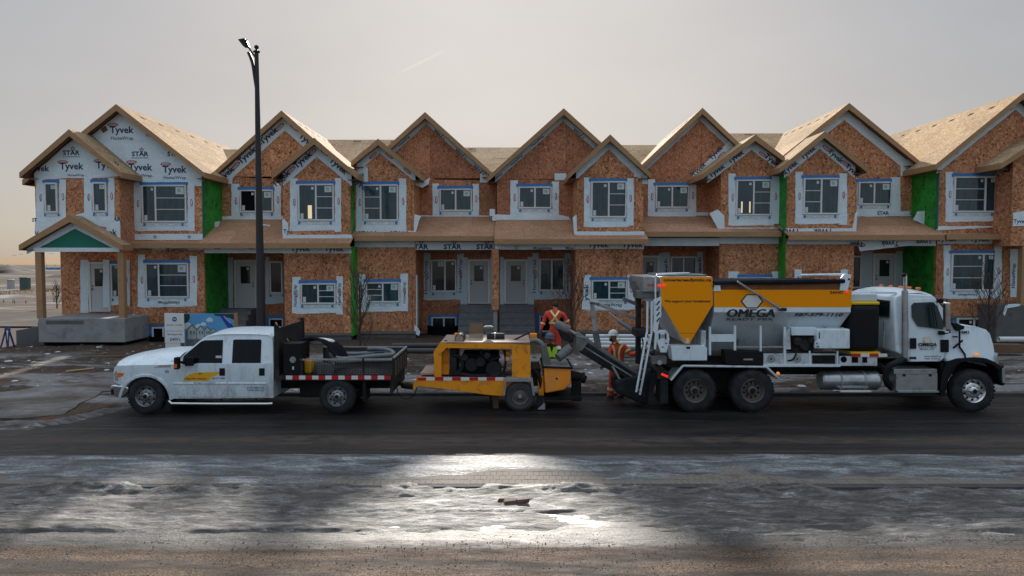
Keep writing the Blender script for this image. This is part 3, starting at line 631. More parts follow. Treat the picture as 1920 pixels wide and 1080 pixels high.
class Gable:
    "roof over a front gable: top line of the rake through peak and feet (photo points at the fascia depth)"
    def __init__(s, u, peak, foot, Yf, Yw, Yback, wall=True, rooft='osb_roof', ovr=None, lbl=None, clipL=None, clipR=None):
        s.u = u; s.Yf = Yf; s.Yw = Yw
        s.px, s.pz = W(*peak, Yf); fx, fz = W(*foot, Yf)
        s.m = (s.pz-fz)/abs(fx-s.px); half = abs(fx-s.px)
        s.xl = clipL if clipL is not None else s.px-half; s.xr = clipR if clipR is not None else s.px+half
        for sg, xe in ((-1, s.xl), (1, s.xr)):
            ze = s.z(xe); a = (s.px, Yf, s.pz); b = (xe, Yf, ze); mb = MB()
            v = [(s.px, Yf+0.02, s.pz), (xe, Yf+0.02, ze), (xe, Yback, ze), (s.px, Yback, s.pz)]
            ro = decksheets(u, v[0], v[1], v[2], v[3], 0.04, rooft)
            # vent slots and nailed scraps on the deck
            if Yback - Yf > 6:
                nrm = Vector((s.m*sg, 0, 1)).normalized()
                for j in range(6):
                    yv = Yf+1.2+j*(Yback-Yf-2)/6; xv = s.px+sg*0.42; c_ = Vector((xv, yv, s.z(xv)))+nrm*0.006
                    sl_ = MB(); sl_.obox(c_, Vector((sg*0.05, 0, -0.05*s.m)), Vector((0, 0.14, 0)), nrm*0.006); obj('vent_slot', sl_, 'void_black', ro)
            r = MB(); h = 0.215; d = Vector((xe-s.px, 0, ze-s.pz))
            r.slab(ccw([(s.px, s.pz), (s.px, s.pz-h*1.28), (xe, ze-h*1.0), (xe, ze)]), Yf-0.02, Yf+0.018); obj('rake_board', r, 'lumber', u)
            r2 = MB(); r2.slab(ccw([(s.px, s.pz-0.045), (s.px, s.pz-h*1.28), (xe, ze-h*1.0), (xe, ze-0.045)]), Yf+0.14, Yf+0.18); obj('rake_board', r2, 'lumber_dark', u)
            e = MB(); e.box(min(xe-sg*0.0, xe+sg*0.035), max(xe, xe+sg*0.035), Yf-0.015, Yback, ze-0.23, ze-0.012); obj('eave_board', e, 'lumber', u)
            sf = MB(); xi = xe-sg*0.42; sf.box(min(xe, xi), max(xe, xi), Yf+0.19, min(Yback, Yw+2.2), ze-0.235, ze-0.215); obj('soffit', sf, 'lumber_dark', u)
    def z(s, x): return s.pz - s.m*abs(x-s.px)
    def wall(s, xa, xb, zb, zs, mat='osb_wall', thick=0.14):
        "gable wall split at the panel joint zs"
        g = 0.17; Y = s.Yw; top = lambda x: s.z(x)-g
        sheets(s.u, [(xa, zb), (xb, zb), (xb, min(zs-0.004, top(xb))), (xa, min(zs-0.004, top(xa)))], Y, thick, mat)
        up = [(xa, zs), (xb, zs)]
        up = []
        if top(xa) > zs: up += [(xa, zs)]
        else: up += [(s.px-(s.pz-g-zs)/s.m, zs)]
        if top(xb) > zs: up += [(xb, zs), (xb, top(xb))]
        else: up += [(s.px+(s.pz-g-zs)/s.m, zs)]
        up += [(s.px, s.pz-g)]
        if top(xa) > zs: up += [(xa, top(xa))]
        sheets(s.u, up, Y, thick, mat, 1.22, 0.6)
    def strip(s, d0, d1, dirs=(-1, 1), mat='house_wrap', ends=(None, None), g=0.17):
        "strip of wrap along the underside of the rake, from d0 to d1 below the roof line (metres, vertical)"
        out = []
        for sg, e in zip((-1, 1), ends):
            if sg not in dirs: continue
            xe = e if e is not None else (s.xl+0.3 if sg < 0 else s.xr-0.3)
            a = [(s.px, s.pz-g-d0), (xe, s.z(xe)-g-d0), (xe, s.z(xe)-g-d1), (s.px, s.pz-g-d1)]
            out.append((sg, wrapm(s.u, a, s.Yw, mat)))
        return out
    def raketext(s, w, sg, txt, along, d, h, mat='ink_navy', up=True, clipd=None, bold=0.02, oval_=False, g=0.17):
        "word running down (or up) the rake; along = metres from the peak, d = metres below the roof line to the baseline"
        L = math.hypot(1, s.m); ux, uz = sg/L, -s.m/L
        x = s.px+ux*along; z = s.z(x)-g-d
        u_ = Vector((ux, 0, uz)) if sg > 0 else Vector((-ux, 0, -uz)); v_ = Vector((-u_.z, 0, u_.x))
        if not up: u_, v_ = -u_, -v_
        cl = []
        if clipd:
            q = (s.px, s.Yw, s.pz-g-clipd[0]); cl.append((q, (-s.m*sg, 0, -1))); q = (s.px, s.Yw, s.pz-g-clipd[1]); cl.append((q, (s.m*sg, 0, 1)))
        lettering(txt, mat, w, (x, s.Yw-0.0165, z), u_, v_, height=h, bold=bold, clip=cl)

def skirt(u, xa, xb, fy, Yb, ty, Ym, fh=0.2):
    "lean-to roof over the porch: fascia top at photo row fy, top edge at row ty"
    Ye = Yb-0.5; ze = ZP(fy, Ye); zt = ZP(ty, Ym); mb = MB()
    decksheets(u, (xa, Ym+0.05, zt), (xa, Ye, ze), (xb, Ye, ze), (xb, Ym+0.05, zt), 0.05, 'osb_skirt')
    f = MB(); f.box(xa, xb, Ye-0.04, Ye-0.002, ze-fh, ze+0.012); obj('fascia', f, 'lumber', u)
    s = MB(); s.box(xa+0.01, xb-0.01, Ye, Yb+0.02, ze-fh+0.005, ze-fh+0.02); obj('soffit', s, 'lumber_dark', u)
    return ze-fh
def lower(u, xa, xb, ytop, ybot, Yb, Yd, side, seam=508, band=True, mat='osb_wall'):
    "ground-floor front wall below a bay with its return beside the porch"
    zt, zb = ZP(ytop, Yb), ZP(ybot, Yb); zs = ZP(seam, Yb)
    sheets(u, [(xa, zs+0.003), (xb, zs+0.003), (xb, zt), (xa, zt)], Yb, 0.14, mat, 2.44, 0.9); sheets(u, [(xa, zb), (xb, zb), (xb, zs-0.003), (xa, zs-0.003)], Yb, 0.14, mat, 2.44)
    for sd in side:
        x = xa if sd < 0 else xb; m = MB(); m.box(min(x-sd*0.14, x), max(x, x-sd*0.14), Yb+0.143, Yd, zb, zt); obj('side_wall', m, mat, u)
    m = MB(); m.box(xa+0.02, xb-0.02, Yb+0.03, Yb+0.3, -0.1, zb-0.002); obj('foundation', m, 'concrete_dark', u)
    m = MB(); m.box(xa, xb, Yb-0.018, Yb+0.03, zb-0.11, zb-0.004); obj('sill_board', m, 'lumber_grey', u)
def body(u, xa, xb, ze, Ym, Yd, zmax):
    m = MB(); m.box(xa+0.01, xb-0.01, 40.5, 40.7, -0.1, ze); obj('rear_wall', m, 'osb_weathered', u)
    for x in (xa+0.02, xb-0.10): 
        m = MB(); m.box(x, x+0.08, Yd+0.1, 40.4, -0.1, ze); obj('party_wall', m, 'osb_weathered', u)
    m = MB(); m.box(xa+0.03, xb-0.03, Yd, Yd+0.12, 0.0, ZP(440, Yd)); obj('entry_wall', m, 'osb_weathered', u)
def mainroof(u, xpa, xpb, yr, Yr=37.0, Ye=31.9, drop=2.15):
    zr = ZP(yr, Yr); xa, xb = W(xpa, yr, Yr)[0], W(xpb, yr, Yr)[0]; ze = zr-drop; m = MB()
    ro = decksheets(u, (xa, Yr, zr), (xa, Ye, ze), (xb, Ye, ze), (xb, Yr, zr), 0.05, 'osb_roof')
    m = MB(); m.quadslab((xa, Yr, zr), (xb, Yr, zr), (xb, 43, ze), (xa, 43, ze), 0.05); obj('roof_deck', m, 'osb_roof', u)
    for j in range(2):
        xv = xa+(xb-xa)*(0.33+0.36*j); c_ = Vector((xv, Yr-0.35, zr-0.35*(drop/(Yr-Ye))+0.012)); v = MB(); v.obox(c_, (0.2, 0, 0), (0, 0.05, 0.05*drop/(Yr-Ye)), (0, 0, 0.006)); obj('vent_slot', v, 'void_black', ro)
def steps(u, x0, x1, Yt, ztop, n, zbot=0.1, run=0.27, mat='concrete_step'):
    h = (ztop-zbot)/n
    for i in range(n):
        m = MB(); m.box(x0, x1, Yt-run*(i+1), Yt-run*i if i else Yt+0.6, zbot if i == n-1 else zbot, ztop-h*i); 
        if i: m = MB(); m.box(x0, x1, Yt-run*(i+1), Yt-run*i-0.002, zbot, ztop-h*i)
        m.box(x0-0.01, x1+0.01, Yt-run*(i+1)-0.025, Yt-run*(i+1)+0.001, ztop-h*i-0.05, ztop-h*i+0.004)
        obj('step', m, mat, u, 0.008, seg=1)
def baywall(u, g, xa, xb, zb, zs, Ym, mat='osb_wall', sides=(-1, 1), sidemat=None):
    g.wall(xa, xb, zb, zs, mat)
    for sd in sides:
        x = xa if sd < 0 else xb; m = MB(); zt = g.z(x)-0.16
        m.box(min(x, x-sd*0.13), max(x, x-sd*0.13), g.Yw+0.145, Ym, zb, zt); obj('side_wall', m, (sidemat or {}).get(sd, mat), u)
def well(u, x0, x1, ytop, Y, zb=0.1, h=None):
    (xa, zt), (xb, _) = W(x0, ytop, Y), W(x1, ytop, Y); m = MB(); n = 14; cx, rx = (xa+xb)/2, (xb-xa)/2
    ring = [(cx-rx*math.cos(math.pi*i/n), Y+0.75-0.75*math.sin(math.pi*i/n)) for i in range(n+1)]
    for (p, q), (r, s) in zip(ring, ring[1:]):
        m.quadslab((p, q, zb), (r, s, zb), (r, s, zt), (p, q, zt), 0.02)
    for k in range(4):
        zz = zb+(zt-zb)*(k+0.5)/4; m.tube([(p, q-0.01, zz) for p, q in ring], 0.025, 6)
    obj('window_well', m, 'void_black', u, smooth=40)

# X boundaries of the units
XB = [-19.4, -12.85, -6.75, -0.72, 5.50, 11.31, 17.70, 24.0]
YF, YK = 28.5, 29.25          # forward and set-back units
GRP = 'row of unfinished townhouses behind the trucks'
def U(label, i): return thing('townhouse', label, 'townhouse', ((XB[i]+XB[i+1])/2, 30, 0.0), GRP)

# ---- unit 2: forward, bay on the right, street lamp in front
u = U('townhouse with gaping dark upper window behind the street lamp, bay on its right', 1); Yb, Ym, Yd = YF, 30.4, 30.9; xa, xb = XB[1], XB[2]
g = Gable(u, (528, 207), (400, 323), Ym-0.4, Ym, 38.0, clipR=xb+0.2); zs = ZP(331, Ym)
g.wall(xa, xb, 4.4, zs, 'osb_wall'); ss = g.strip(0, 0.62)
for sg, w in ss:
    for al in (0.7, 2.0, 3.3): g.raketext(w, sg, 'Tyvek', al+(0.55 if sg < 0 else 0), 0.50, 0.36, clipd=(0, 0.62), bold=0.03)
    for al in (0.45, 1.75, 3.05): 
        L = math.hypot(1, g.m); x = g.px+sg*al/L; zz = g.z(x)-0.30
        px = 960+x*F/Ym; py = 482-(zz-CAMZ)*F/Ym; oval(w, px, py, Ym, 11, 4, -sg*42)
wrap(u, [(420, 345), (436, 345), (436, 330), (428, 322), (405, 322), (405, 340)], Ym)
window(u, 450, 356, 513, 398, Ym, 0.48, sides=(16, 14), below=15, openl=True)
wrap(u, rect(412, 412, 530, 405), Ym, amp=0.03)
zf = skirt(u, xa, xb+0.12, 456.5, Yb, 410, Ym)
bx0, bx1 = W(531, 400, Yb)[0], W(656.5, 400, Yb)[0]
b = Gable(u, (589, 258), (511, 325.5), Yb-0.4, Yb, Ym+1.6); zb = ZP(440, Yb)
baywall(u, b, bx0, bx1, zb, ZP(328.5, Yb), Ym, sidemat={1: 'green_sheathing'})
for sg, w in b.strip(0, 0.55):
    for al in (0.55, 1.75): b.raketext(w, sg, 'Tyvek', al+(0.5 if sg < 0 else 0), 0.44, 0.34, clipd=(0, 0.55), bold=0.03)
    for al in (0.35, 1.5):
        L = math.hypot(1, b.m); x = b.px+sg*al/L; zz = b.z(x)-0.27; oval(w, 960+x*F/Yb, 482-(zz-CAMZ)*F/Yb, Yb, 10, 4, -sg*40)
w_ = window(u, 559, 345, 627, 414, Yb, 0.5, 1, sides=(15, 13), below=17)
m = MB(); x, z = W(578, 413, Yb); x2, z2 = W(585, 385, Yb); m.box(x, x2, Yb-0.033, Yb-0.0285, z+0.07, z2); obj('daylight_strip', m, 'painted_daylight', w_)  # glowing strip on the pane paints daylight from the back window
w = wrap(u, rect(531, 448, 660, 440), Yb); wrap(u, [(530, 448), (538, 448), (539, 418), (533, 410), (530, 412)], Yb, lift=0.014)
wtext(wrap(u, rect(530, 440, 541, 418), Yb, lift=0.02), 'Ty', 531, 440, Yb-0.014, 10, clip=[(541, 0, -1, 0)])
lower(u, bx0, bx1, 462, 624, Yb, Yd, (-1,))
m = MB(); m.box(bx1, bx1+0.1, Yb-0.01, YK+0.02, ZP(630, Yb), ZP(462, Yb)); obj('fire_wall', m, 'green_sheathing', u)
w = wrap(u, rect(531, 462.5, 659, 475), Yb, amp=0.005); wtext(w, 'Tyvek', 545, 474.5, Yb, 14, clip=hclip(463.5, 476)); wtext(w, 'Tyvek', 608, 474.5, Yb, 14, clip=hclip(463.5, 476))
m = MB(); m.box(xa+0.02, bx0-0.01, Yb, Yb+0.2, ZP(474.5, Yb), ZP(462.5, Yb)); pb = obj('porch_beam', m, 'house_wrap', u)
for px in (408, 471): oval(pb, px, 463.5, Yb+0.012, 10, 4)
m = MB(); m.box(xa, bx0, Yb+0.21, Yd, ZP(472, Yb), ZP(470, Yb)); obj('porch_ceiling', m, 'osb_weathered', u)
window(u, 564, 531, 630, 570, Yb, 0.5, 1, sides=(16, 13), below=16, above=11, txt='HomeWrap')
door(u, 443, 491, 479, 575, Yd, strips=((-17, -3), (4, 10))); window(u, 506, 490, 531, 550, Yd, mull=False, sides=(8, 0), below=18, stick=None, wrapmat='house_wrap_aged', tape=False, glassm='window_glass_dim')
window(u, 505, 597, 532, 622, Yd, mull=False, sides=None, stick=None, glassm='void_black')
tb = MB(); tb.slab(pts_m([(499, 624), (532, 624), (532, 592), (499, 592)], Yd), Yd-0.004, Yd-0.001); obj('flashing_tape', tb, 'blue_tape', u)
steps(u, W(425, 580, Yd)[0], W(486, 580, Yd)[0], Yd-0.75, ZP(577, Yd), 6)
body(u, xa, xb, 7.0, Ym, Yd, 8); mainroof(u, 397, 610, 280)

# ---- unit 1: left end house, almost fully wrapped, gabled porch
u = U('left end townhouse with white wrapped gables and green gabled porch on timber posts', 0); Yw = YF; Yy = 27.45; Yd = 29.2; xa, xb = XB[0], XB[1]
g = Gable(u, (218, 195), (383, 323), Yw-0.4, Yw, 39.1, clipL=-20.0)
zs = ZP(335, Yw); g.wall(-19.6, xb, 4.3, zs, 'osb_wall')
gx = lambda x: g.z(x)-0.19
w = wrapm(u, [(-19.3, 7.0), (xb-0.02, ZP(349, Yw)), (xb-0.02, gx(xb-0.02)), (g.px, g.pz-0.2), (-18.5, gx(-18.5))], Yw)
cl = [(g.px and 0, 0, 0, 0)]
L = math.hypot(1, g.m); rc = [((g.px, Yw, g.pz-0.22), (-g.m, 0, -1))]
def utext(s, px, py, h, **k):
    x, z = W(px, py, Yw-0.0165); kk = Yw/F
    return lettering(s, 'ink_navy', w, (x, Yw-0.0165, z), (1,0,0), (0,0,1), height=h*kk, bold=k.get('bold', .025), clip=rc)
for px, py, full in ((206, 254, 1), (241, 324, 1), (305, 328, 1)):
    utext('Tyvek', px, py, 17); utext('HomeWrap.', px+2, py+10, 8, bold=0.01); oval(w, px+6, py-20, Yw, 10, 3.4)
utext('HomeWrap', 274, 258, 7, bold=.01); starbrand(w, 247, 293, Yw); utext('STAR', 314, 293, 9, bold=.035); starbrand(w, 179, 292, Yw)
m = MB(); x, z = W(196, 243, Yw); m.obox((x, Yw-0.02, z), (0.1, 0, 0.06), (0, 0.004, 0), (-0.05, 0, 0.09)); obj('wood_scrap', m, 'lumber_dark', u)
wo = window(u, 266, 347, 351, 417, Yw, 0.31, 1, sides=(15, 14), below=14, above=7)
w = wrap(u, rect(252, 438.5, 381, 450), Yw, amp=0.006); star(w, 291, 444, Yw, 4.5); star(w, 355, 444, Yw, 4.5)
m = MB(); m.box(xb-0.13, xb, Yw+0.142, 30.9, 1.2, 7.15); obj('side_wall', m, 'green_sheathing', u)
m = MB(); m.box(xb-0.025, xb+0.012, Yw-0.02, Yw+0.141, ZP(448, Yw), ZP(340, Yw)); obj('corner_trim', m, 'teal_membrane', u)
wrap(u, [(382, 450), (410, 424), (412, 415), (382, 417)], 29.6, lift=-0.0)
# projecting two-storey bay on its left
b = Gable(u, (130, 242), (38, 322.5), Yy-0.45, Yy, 31.5); b0, b1 = W(66, 380, Yy)[0], W(224.5, 380, Yy)[0]
baywall(u, b, b0, b1, 4.25, ZP(336, Yy), Yw, sidemat={1: 'osb_weathered'})
bt = lambda x: b.z(x)-0.19
w = wrapm(u, [(b0, ZP(338, Yy)), (b0+1.2, ZP(334, Yy)), (b1-0.5, ZP(333, Yy)), (b1, ZP(330, Yy)), (b1, bt(b1)), (b.px, b.pz-0.2), (b0, bt(b0))], Yy)
starbrand(w, 118, 291, Yy)
wtext(w, 'Tyvek', 112, 322, Yy, 17, bold=.025); wtext(w, 'Tyvek', 180, 320, Yy, 17, bold=.025, clip=[(216, 0, -1, 0)]); wtext(w, 'yvek', 62, 325, Yy, 15, bold=.025)
wtext(w, 'HomeWrap', 127, 332, Yy, 6); oval(w, 118, 304, Yy, 10, 3.4); oval(w, 186, 302, Yy, 10, 3.4)
window(u, 84, 343, 110, 399, Yy, mull=False, sides=(16, 14), below=13, above=6); window(u, 174, 342, 202, 398, Yy, mull=False, sides=(16, 13), below=16, above=6)
w = wrap(u, [(65, 408), (110, 412), (160, 398), (225, 408), (226, 465), (66, 465)], Yy, lift=0.0025)
wtext(w, 'ST', 60, 416, Yy, 7, bold=.035); wtext(w, 'AR', 212, 415, Yy, 8, bold=.035); wtext(w, 'Tyvek', 180, 445, Yy, 15, bold=.025); oval(w, 190, 428, Yy, 10, 3.4); wtext(w, 'V', 65, 442, Yy, 8)
# ground floor
m = MB(); m.box(xa+0.2, W(246, 520, Yd)[0], Yd, Yd+0.14, 0.9, 4.3); obj('sheathing_panel', m, 'osb_wall', u)
lower(u, W(246, 520, Yw)[0], xb, 462, 605, Yw, Yd, (), seam=500); 
for a, y0 in ((rect(256, 480, 270, 577), 0), (rect(353, 480, 367, 582), 0)): pass
window(u, 273, 493, 355, 558, Yw, 0.31, 1, sides=(14, 15), below=16, above=13); w = wrap(u, rect(262, 560, 364, 573), Yw, lift=0.013); wtext(w, 'HomeWrap', 336, 563, Yw-0.01, 8, 180)
w = wrap(u, rect(245, 463, 382, 468.5), Yw, amp=0.004); wtext(w, 'HomeWrap', 285, 463, Yw, 8, 180, clip=hclip(463.5, 469)); wtext(w, 'HomeWrap', 351, 463, Yw, 8, 180, clip=hclip(463.5, 469))
door(u, 170, 495, 205, 582, Yd, strips=((-16, -1),), hand='L', wm='house_wrap'); wrap(u, rect(195, 487, 207, 576), Yd, lift=0.07)
window(u, 208, 495, 226, 558, Yd, mull=False, sides=(13, 18), below=12, above=8, stick='R')
m = MB(); m.box(W(246, 520, Yw)[0], W(246, 520, Yw)[0]+0.1, Yw+0.142, Yd, 0.9, 4.3); obj('side_wall', m, 'osb_wall', u)
zf = skirt(u, W(228, 455, Yw)[0], xb, 456, Yw, 452, Yw-0.02)
window(u, 286, 613, 316, 638, Yw+0.03, 0.72, sides=None, stick=None, glassm='void_black', tape=False); tb = MB(); tb.slab(pts_m([(278, 632), (312, 632), (312, 606), (278, 606)], Yw+0.03), Yw+0.020, Yw+0.028); obj('flashing_tape', tb, 'blue_tape', u)
well(u, 267, 322, 632, Yw-0.6, 0.1)
# porch
Yp = 26.75
p = Gable(u, (131, 403), (37, 458.5), Yp-0.05, Yp+0.25, Yy-0.02)
pt = lambda x, d: p.z(x)-d
x0, x1 = W(50, 460, Yp+0.25)[0], W(226, 460, Yp+0.25)[0]
w = wrapm(u, [(x0, p.z(x0)-0.42), (x0, p.z(x0)-0.2), (p.px, p.pz-0.2), (x1, p.z(x1)-0.2), (x1, p.z(x1)-0.42), (p.px, p.pz-0.52)], Yp+0.25, amp=0.006)
tr = MB(); d = 0.50; zl = ZP(464, Yp+0.25); hx = (p.pz-d-zl)/p.m; tr.slab([(p.px-hx, zl), (p.px+hx, zl), (p.px, p.pz-d)], Yp+0.25, Yp+0.33); obj('porch_gable', tr, 'teal_membrane', u)
m = MB(); m.box(W(66, 468, Yp+0.2)[0], W(226, 468, Yp+0.2)[0], Yp+0.12, Yp+0.4, ZP(472, Yp+0.2), ZP(464.5, Yp+0.2)); obj('porch_beam', m, 'house_wrap', u)
for a, bb in ((67.5, 79), (221.5, 232.5)):
    X0, X1 = W(a+1, 530, Yp+0.2)[0], W(bb+1, 530, Yp+0.2)[0]; m = MB(); m.box(X0, X1, Yp+0.15, Yp+0.37, ZP(597, Yp+0.2), ZP(472.5, Yp+0.2)); obj('porch_post', m, 'lumber', u, 0.006, seg=1)
X0, X1 = W(72, 620, Yp)[0], W(234, 620, Yp)[0]
m = MB(); m.box(X0, X1, Yp, Yd-0.1, ZP(642, Yp), ZP(597, Yp)); slab_ = obj('porch_slab', m, 'concrete', u, 0.02)
m = MB(); a_, b_ = W(86, 600, Yp), W(157, 608, Yp); m.box(a_[0], b_[0], Yp-0.006, Yp+0.01, b_[1], a_[1]-0.02); obj('patch', m, 'concrete_dark', slab_)
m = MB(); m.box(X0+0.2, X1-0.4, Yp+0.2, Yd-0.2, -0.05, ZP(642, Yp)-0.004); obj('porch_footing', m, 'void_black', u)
for i in range(4):
    m = MB(); xs_ = X0-0.27*(i+1); m.box(xs_, X0-0.27*i-0.003, Yp+0.35, Yd-0.4, 0.15, ZP(597, Yp)-0.19*(i+1)); obj('step', m, 'concrete_step', u, 0.01, seg=1)
m = MB(); m.slabx([(Yp+0.30, 0.1), (Yp+0.34, 0.1), (Yp+0.34, 1.1), (Yp+0.30, 1.1)], X0-1.1, X0-0.01); m.v = [(x, y, z if z < 0.5 else ZP(612, Yp)-0.0-0.18*(X0-x)) for x, y, z in m.v]; obj('stair_stringer', m, 'concrete_dark', u)
wrap(u, [(252, 588), (262, 596), (264, 610), (258, 612), (254, 600), (247, 590)], Yw, amp=0.02)
m = MB(); m.box(-19.3, -19.2, Yd, 40.4, 0, 7.2); obj('side_wall', m, 'osb_wall', u); m = MB(); m.box(-19.2, xb, 40.5, 40.7, 0, 7.2); obj('rear_wall', m, 'osb_weathered', u)

# ---- unit 3: set back, bay on its left
u = U('townhouse with bay on the left, left of the two doors flanking the middle porch column', 2); Yb, Ym, Yd = YK, 31.1, 31.1; xa, xb = XB[2], XB[3]
g = Gable(u, (797, 210), (921, 322), Ym-0.4, Ym, 37.5, clipL=xa-0.5); g.wall(xa, xb, 4.4, ZP(334, Ym), 'osb_weathered')
for sg, w in g.strip(0, 0.28, mat='house_wrap_aged'):
    for al in (0.6, 1.9, 3.0): g.raketext(w, sg, 'Tyvek' if sg > 0 else 'HomeWrap', al+(0.65 if sg > 0 else 1.0), 0.06 if sg > 0 else .26, 0.26 if sg > 0 else .13, up=sg < 0, clipd=(0, 0.28), bold=.02)
wrap(u, rect(900, 326, 915, 342), Ym)
window(u, 824, 354, 885, 396, Ym, 0.5, sides=(13, 13), below=14, above=9); wrap(u, rect(775, 404, 917, 408), Ym, amp=0.01)
skirt(u, xa+0.125, xb+0.0, 443, Yb, 405, Ym)
bx0, bx1 = W(664.5, 400, Yb)[0], W(776.5, 400, Yb)[0]
b = Gable(u, (709, 260), (790, 327.5), Yb-0.4, Yb, Ym+1.6, clipL=xa+0.03); zb = ZP(440, Yb)
baywall(u, b, bx0, bx1, zb, ZP(331, Yb), Ym, sides=(1,))
for sg, w in b.strip(0, 0.36, ends=(xa+0.15, None)):
    L = math.hypot(1, b.m)
    for al in (0.45, 1.45): x = b.px+sg*al/L; oval(w, 960+x*F/Yb, 482-(b.z(x)-.33-CAMZ)*F/Yb, Yb, 9, 3.2, -sg*40)
w = wrap(u, [(666, 342), (690, 342), (690, 316), (679, 308), (666, 320)], Yb); wtext(w, 'Tyvek', 655, 334, Yb, 11, clip=[(666, 0, 1, 0)])
window(u, 681, 346, 747, 414, Yb, 0.5, 0, sides=(13, 15), below=17)
w = wrap(u, rect(664.5, 432.5, 778, 441), Yb, amp=0.008); wtext(w, 'Tyvek', 708, 429.5, Yb, 14, 180, clip=hclip(433.2, 440.3)); wtext(w, 'Tyvek', 768, 429.5, Yb, 14, 180, clip=hclip(433.2, 440.3))
wrap(u, [(776, 438), (779, 438), (786, 413), (790, 405), (777, 402)], Yb-0.0, lift=0.02)
wrap(u, [(776, 336), (796, 339), (806, 333), (804, 345), (792, 352), (778, 347)], Yb+0.4, lift=0.0)
lower(u, bx0, bx1+0.05, 450, 621, Yb, Yd, (1,), seam=513)
w = wrap(u, rect(665, 451, 778, 463.5), Yb, amp=0.006)
m = MB(); m.box(bx1+0.055, xb-0.02, Yb, Yb+0.2, ZP(468.5, Yb), ZP(453, Yb)); pb = obj('porch_beam', m, 'house_wrap', u)
for px in (770, 832, 893): starbrand(pb, px, 467.5, Yb+0.012, 9.5, clip=[(777, 0, 1, 0)] if px < 780 else None)
m = MB(); m.box(bx1, xb, Yb+0.21, Yd, ZP(465, Yb), ZP(463, Yb)); obj('porch_ceiling', m, 'osb_weathered', u)
window(u, 686, 529, 750, 567, Yb, 0.5, 0, sides=(14, 15), below=16, above=14, txt='HomeWrap')
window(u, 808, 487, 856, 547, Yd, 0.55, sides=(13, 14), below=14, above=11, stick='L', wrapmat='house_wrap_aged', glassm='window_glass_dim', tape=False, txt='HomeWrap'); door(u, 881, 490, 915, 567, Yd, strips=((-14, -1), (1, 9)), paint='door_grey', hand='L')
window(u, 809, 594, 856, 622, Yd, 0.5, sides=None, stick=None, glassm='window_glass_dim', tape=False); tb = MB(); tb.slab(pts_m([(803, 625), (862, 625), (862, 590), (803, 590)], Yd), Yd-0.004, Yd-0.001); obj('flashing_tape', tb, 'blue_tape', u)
well(u, 798, 862, 612, Yd-0.95); steps(u, W(861, 600, 30)[0], W(925.5, 600, 30)[0], Yd-0.55, ZP(572, Yd-0.5), 6)
m = MB(); x0 = bx1+0.06; m.box(x0, x0+0.03, Yb-0.01, Yb+0.4, ZP(612, Yb), ZP(516, Yb)); obj('corner_flap', m, 'house_wrap', u); wrap(u, [(777, 625), (786, 630), (788, 622), (782, 612), (777, 608)], Yb, amp=.03)
# shared column between the two doors
m = MB(); x0, x1 = W(922.5, 520, 28.4)[0], W(935, 520, 28.4)[0]; m.box(x0, x1, 28.3, 28.6, ZP(581, 28.4), ZP(467, 28.4)); col_ = obj('porch_column', m, 'osb_wall', u)
m = MB(); m.cyl(((x0+x1)/2, 28.45, -0.05), ((x0+x1)/2, 28.45, ZP(581, 28.4)), 0.09); obj('column_pipe', m, 'concrete', col_, smooth=40)
for xx in (x0-0.012, x1-0.012): m = MB(); m.box(xx, xx+0.024, 28.285, 28.31, ZP(578, 28.4), ZP(469, 28.4)); obj('corner_trim', m, 'lumber', col_)
body(u, xa, xb, 7.0, Ym, Yd, 8); mainroof(u, 610, 800, 262)

# ---- unit 4: forward, bay on its right
u = U('townhouse with bay on the right, right of the two doors flanking the middle porch column', 3); Yb, Ym, Yd = YF, 30.4, 30.9; xa, xb = XB[3], XB[4]
g = Gable(u, (1057, 203), (915, 331), Ym-0.4, Ym, 37.5, clipR=xb+0.15); g.wall(xa+0.05, xb, 4.4, ZP(335.5, Ym), 'osb_weathered')
for sg, w in g.strip(0, 0.3, mat='house_wrap_aged'):
    for al in (0.75, 2.0, 3.2): g.raketext(w, sg, 'Tyvek' if sg > 0 else 'HomeWrap', al+(0.65 if sg > 0 else 1.0), 0.06 if sg > 0 else .28, 0.26 if sg > 0 else .13, up=sg < 0, clipd=(0, 0.3))
window(u, 972, 350, 1034, 391, Ym, 0.5, sides=(15, 14), below=15, above=9)
wrap(u, [(923, 414), (1070, 413), (1066, 406), (1045, 402), (1034, 404), (960, 403), (923, 402)], Ym, lift=0.012); wrap(u, rect(918, 392, 928, 405), Ym); wrap(u, rect(1040, 325, 1062, 338), Ym)
skirt(u, xa, xb+0.1, 449, Yb, 411, Ym)
bx0, bx1 = W(1081, 400, Yb)[0], W(1206, 400, Yb)[0]
b = Gable(u, (1144, 252), (1068, 323.5), Yb-0.4, Yb, Ym+1.6); zb = ZP(440, Yb)
baywall(u, b, bx0, bx1, zb, ZP(325, Yb), Ym)
b.strip(0, 0.38); wrap(u, rect(1189, 318, 1207, 332), Yb); wrap(u, rect(1204, 328, 1214, 345), Yb)
window(u, 1108, 340, 1174, 408, Yb, 0.5, 1, sides=(13, 14), below=16, above=5)
wrap(u, rect(1079.5, 434, 1208, 443), Yb, amp=0.008); wrap(u, [(1077, 440), (1082, 440), (1081, 402), (1074, 408)], Yb, lift=.012)
lower(u, W(1079, 520, Yb)[0], bx1, 452, 619, Yb, Yd, (-1,), seam=512)
w = wrap(u, rect(1079, 455, 1207, 466.5), Yb, amp=0.005)
for px in (1102, 1166): wtext(w, 'Tyvek', px, 467.5, Yb, 15, clip=hclip(456.5, 468))
m = MB(); m.box(xa+0.02, W(1079, 520, Yb)[0]-0.01, Yb, Yb+0.2, ZP(468, Yb), ZP(457, Yb)); pb = obj('porch_beam', m, 'house_wrap', u)
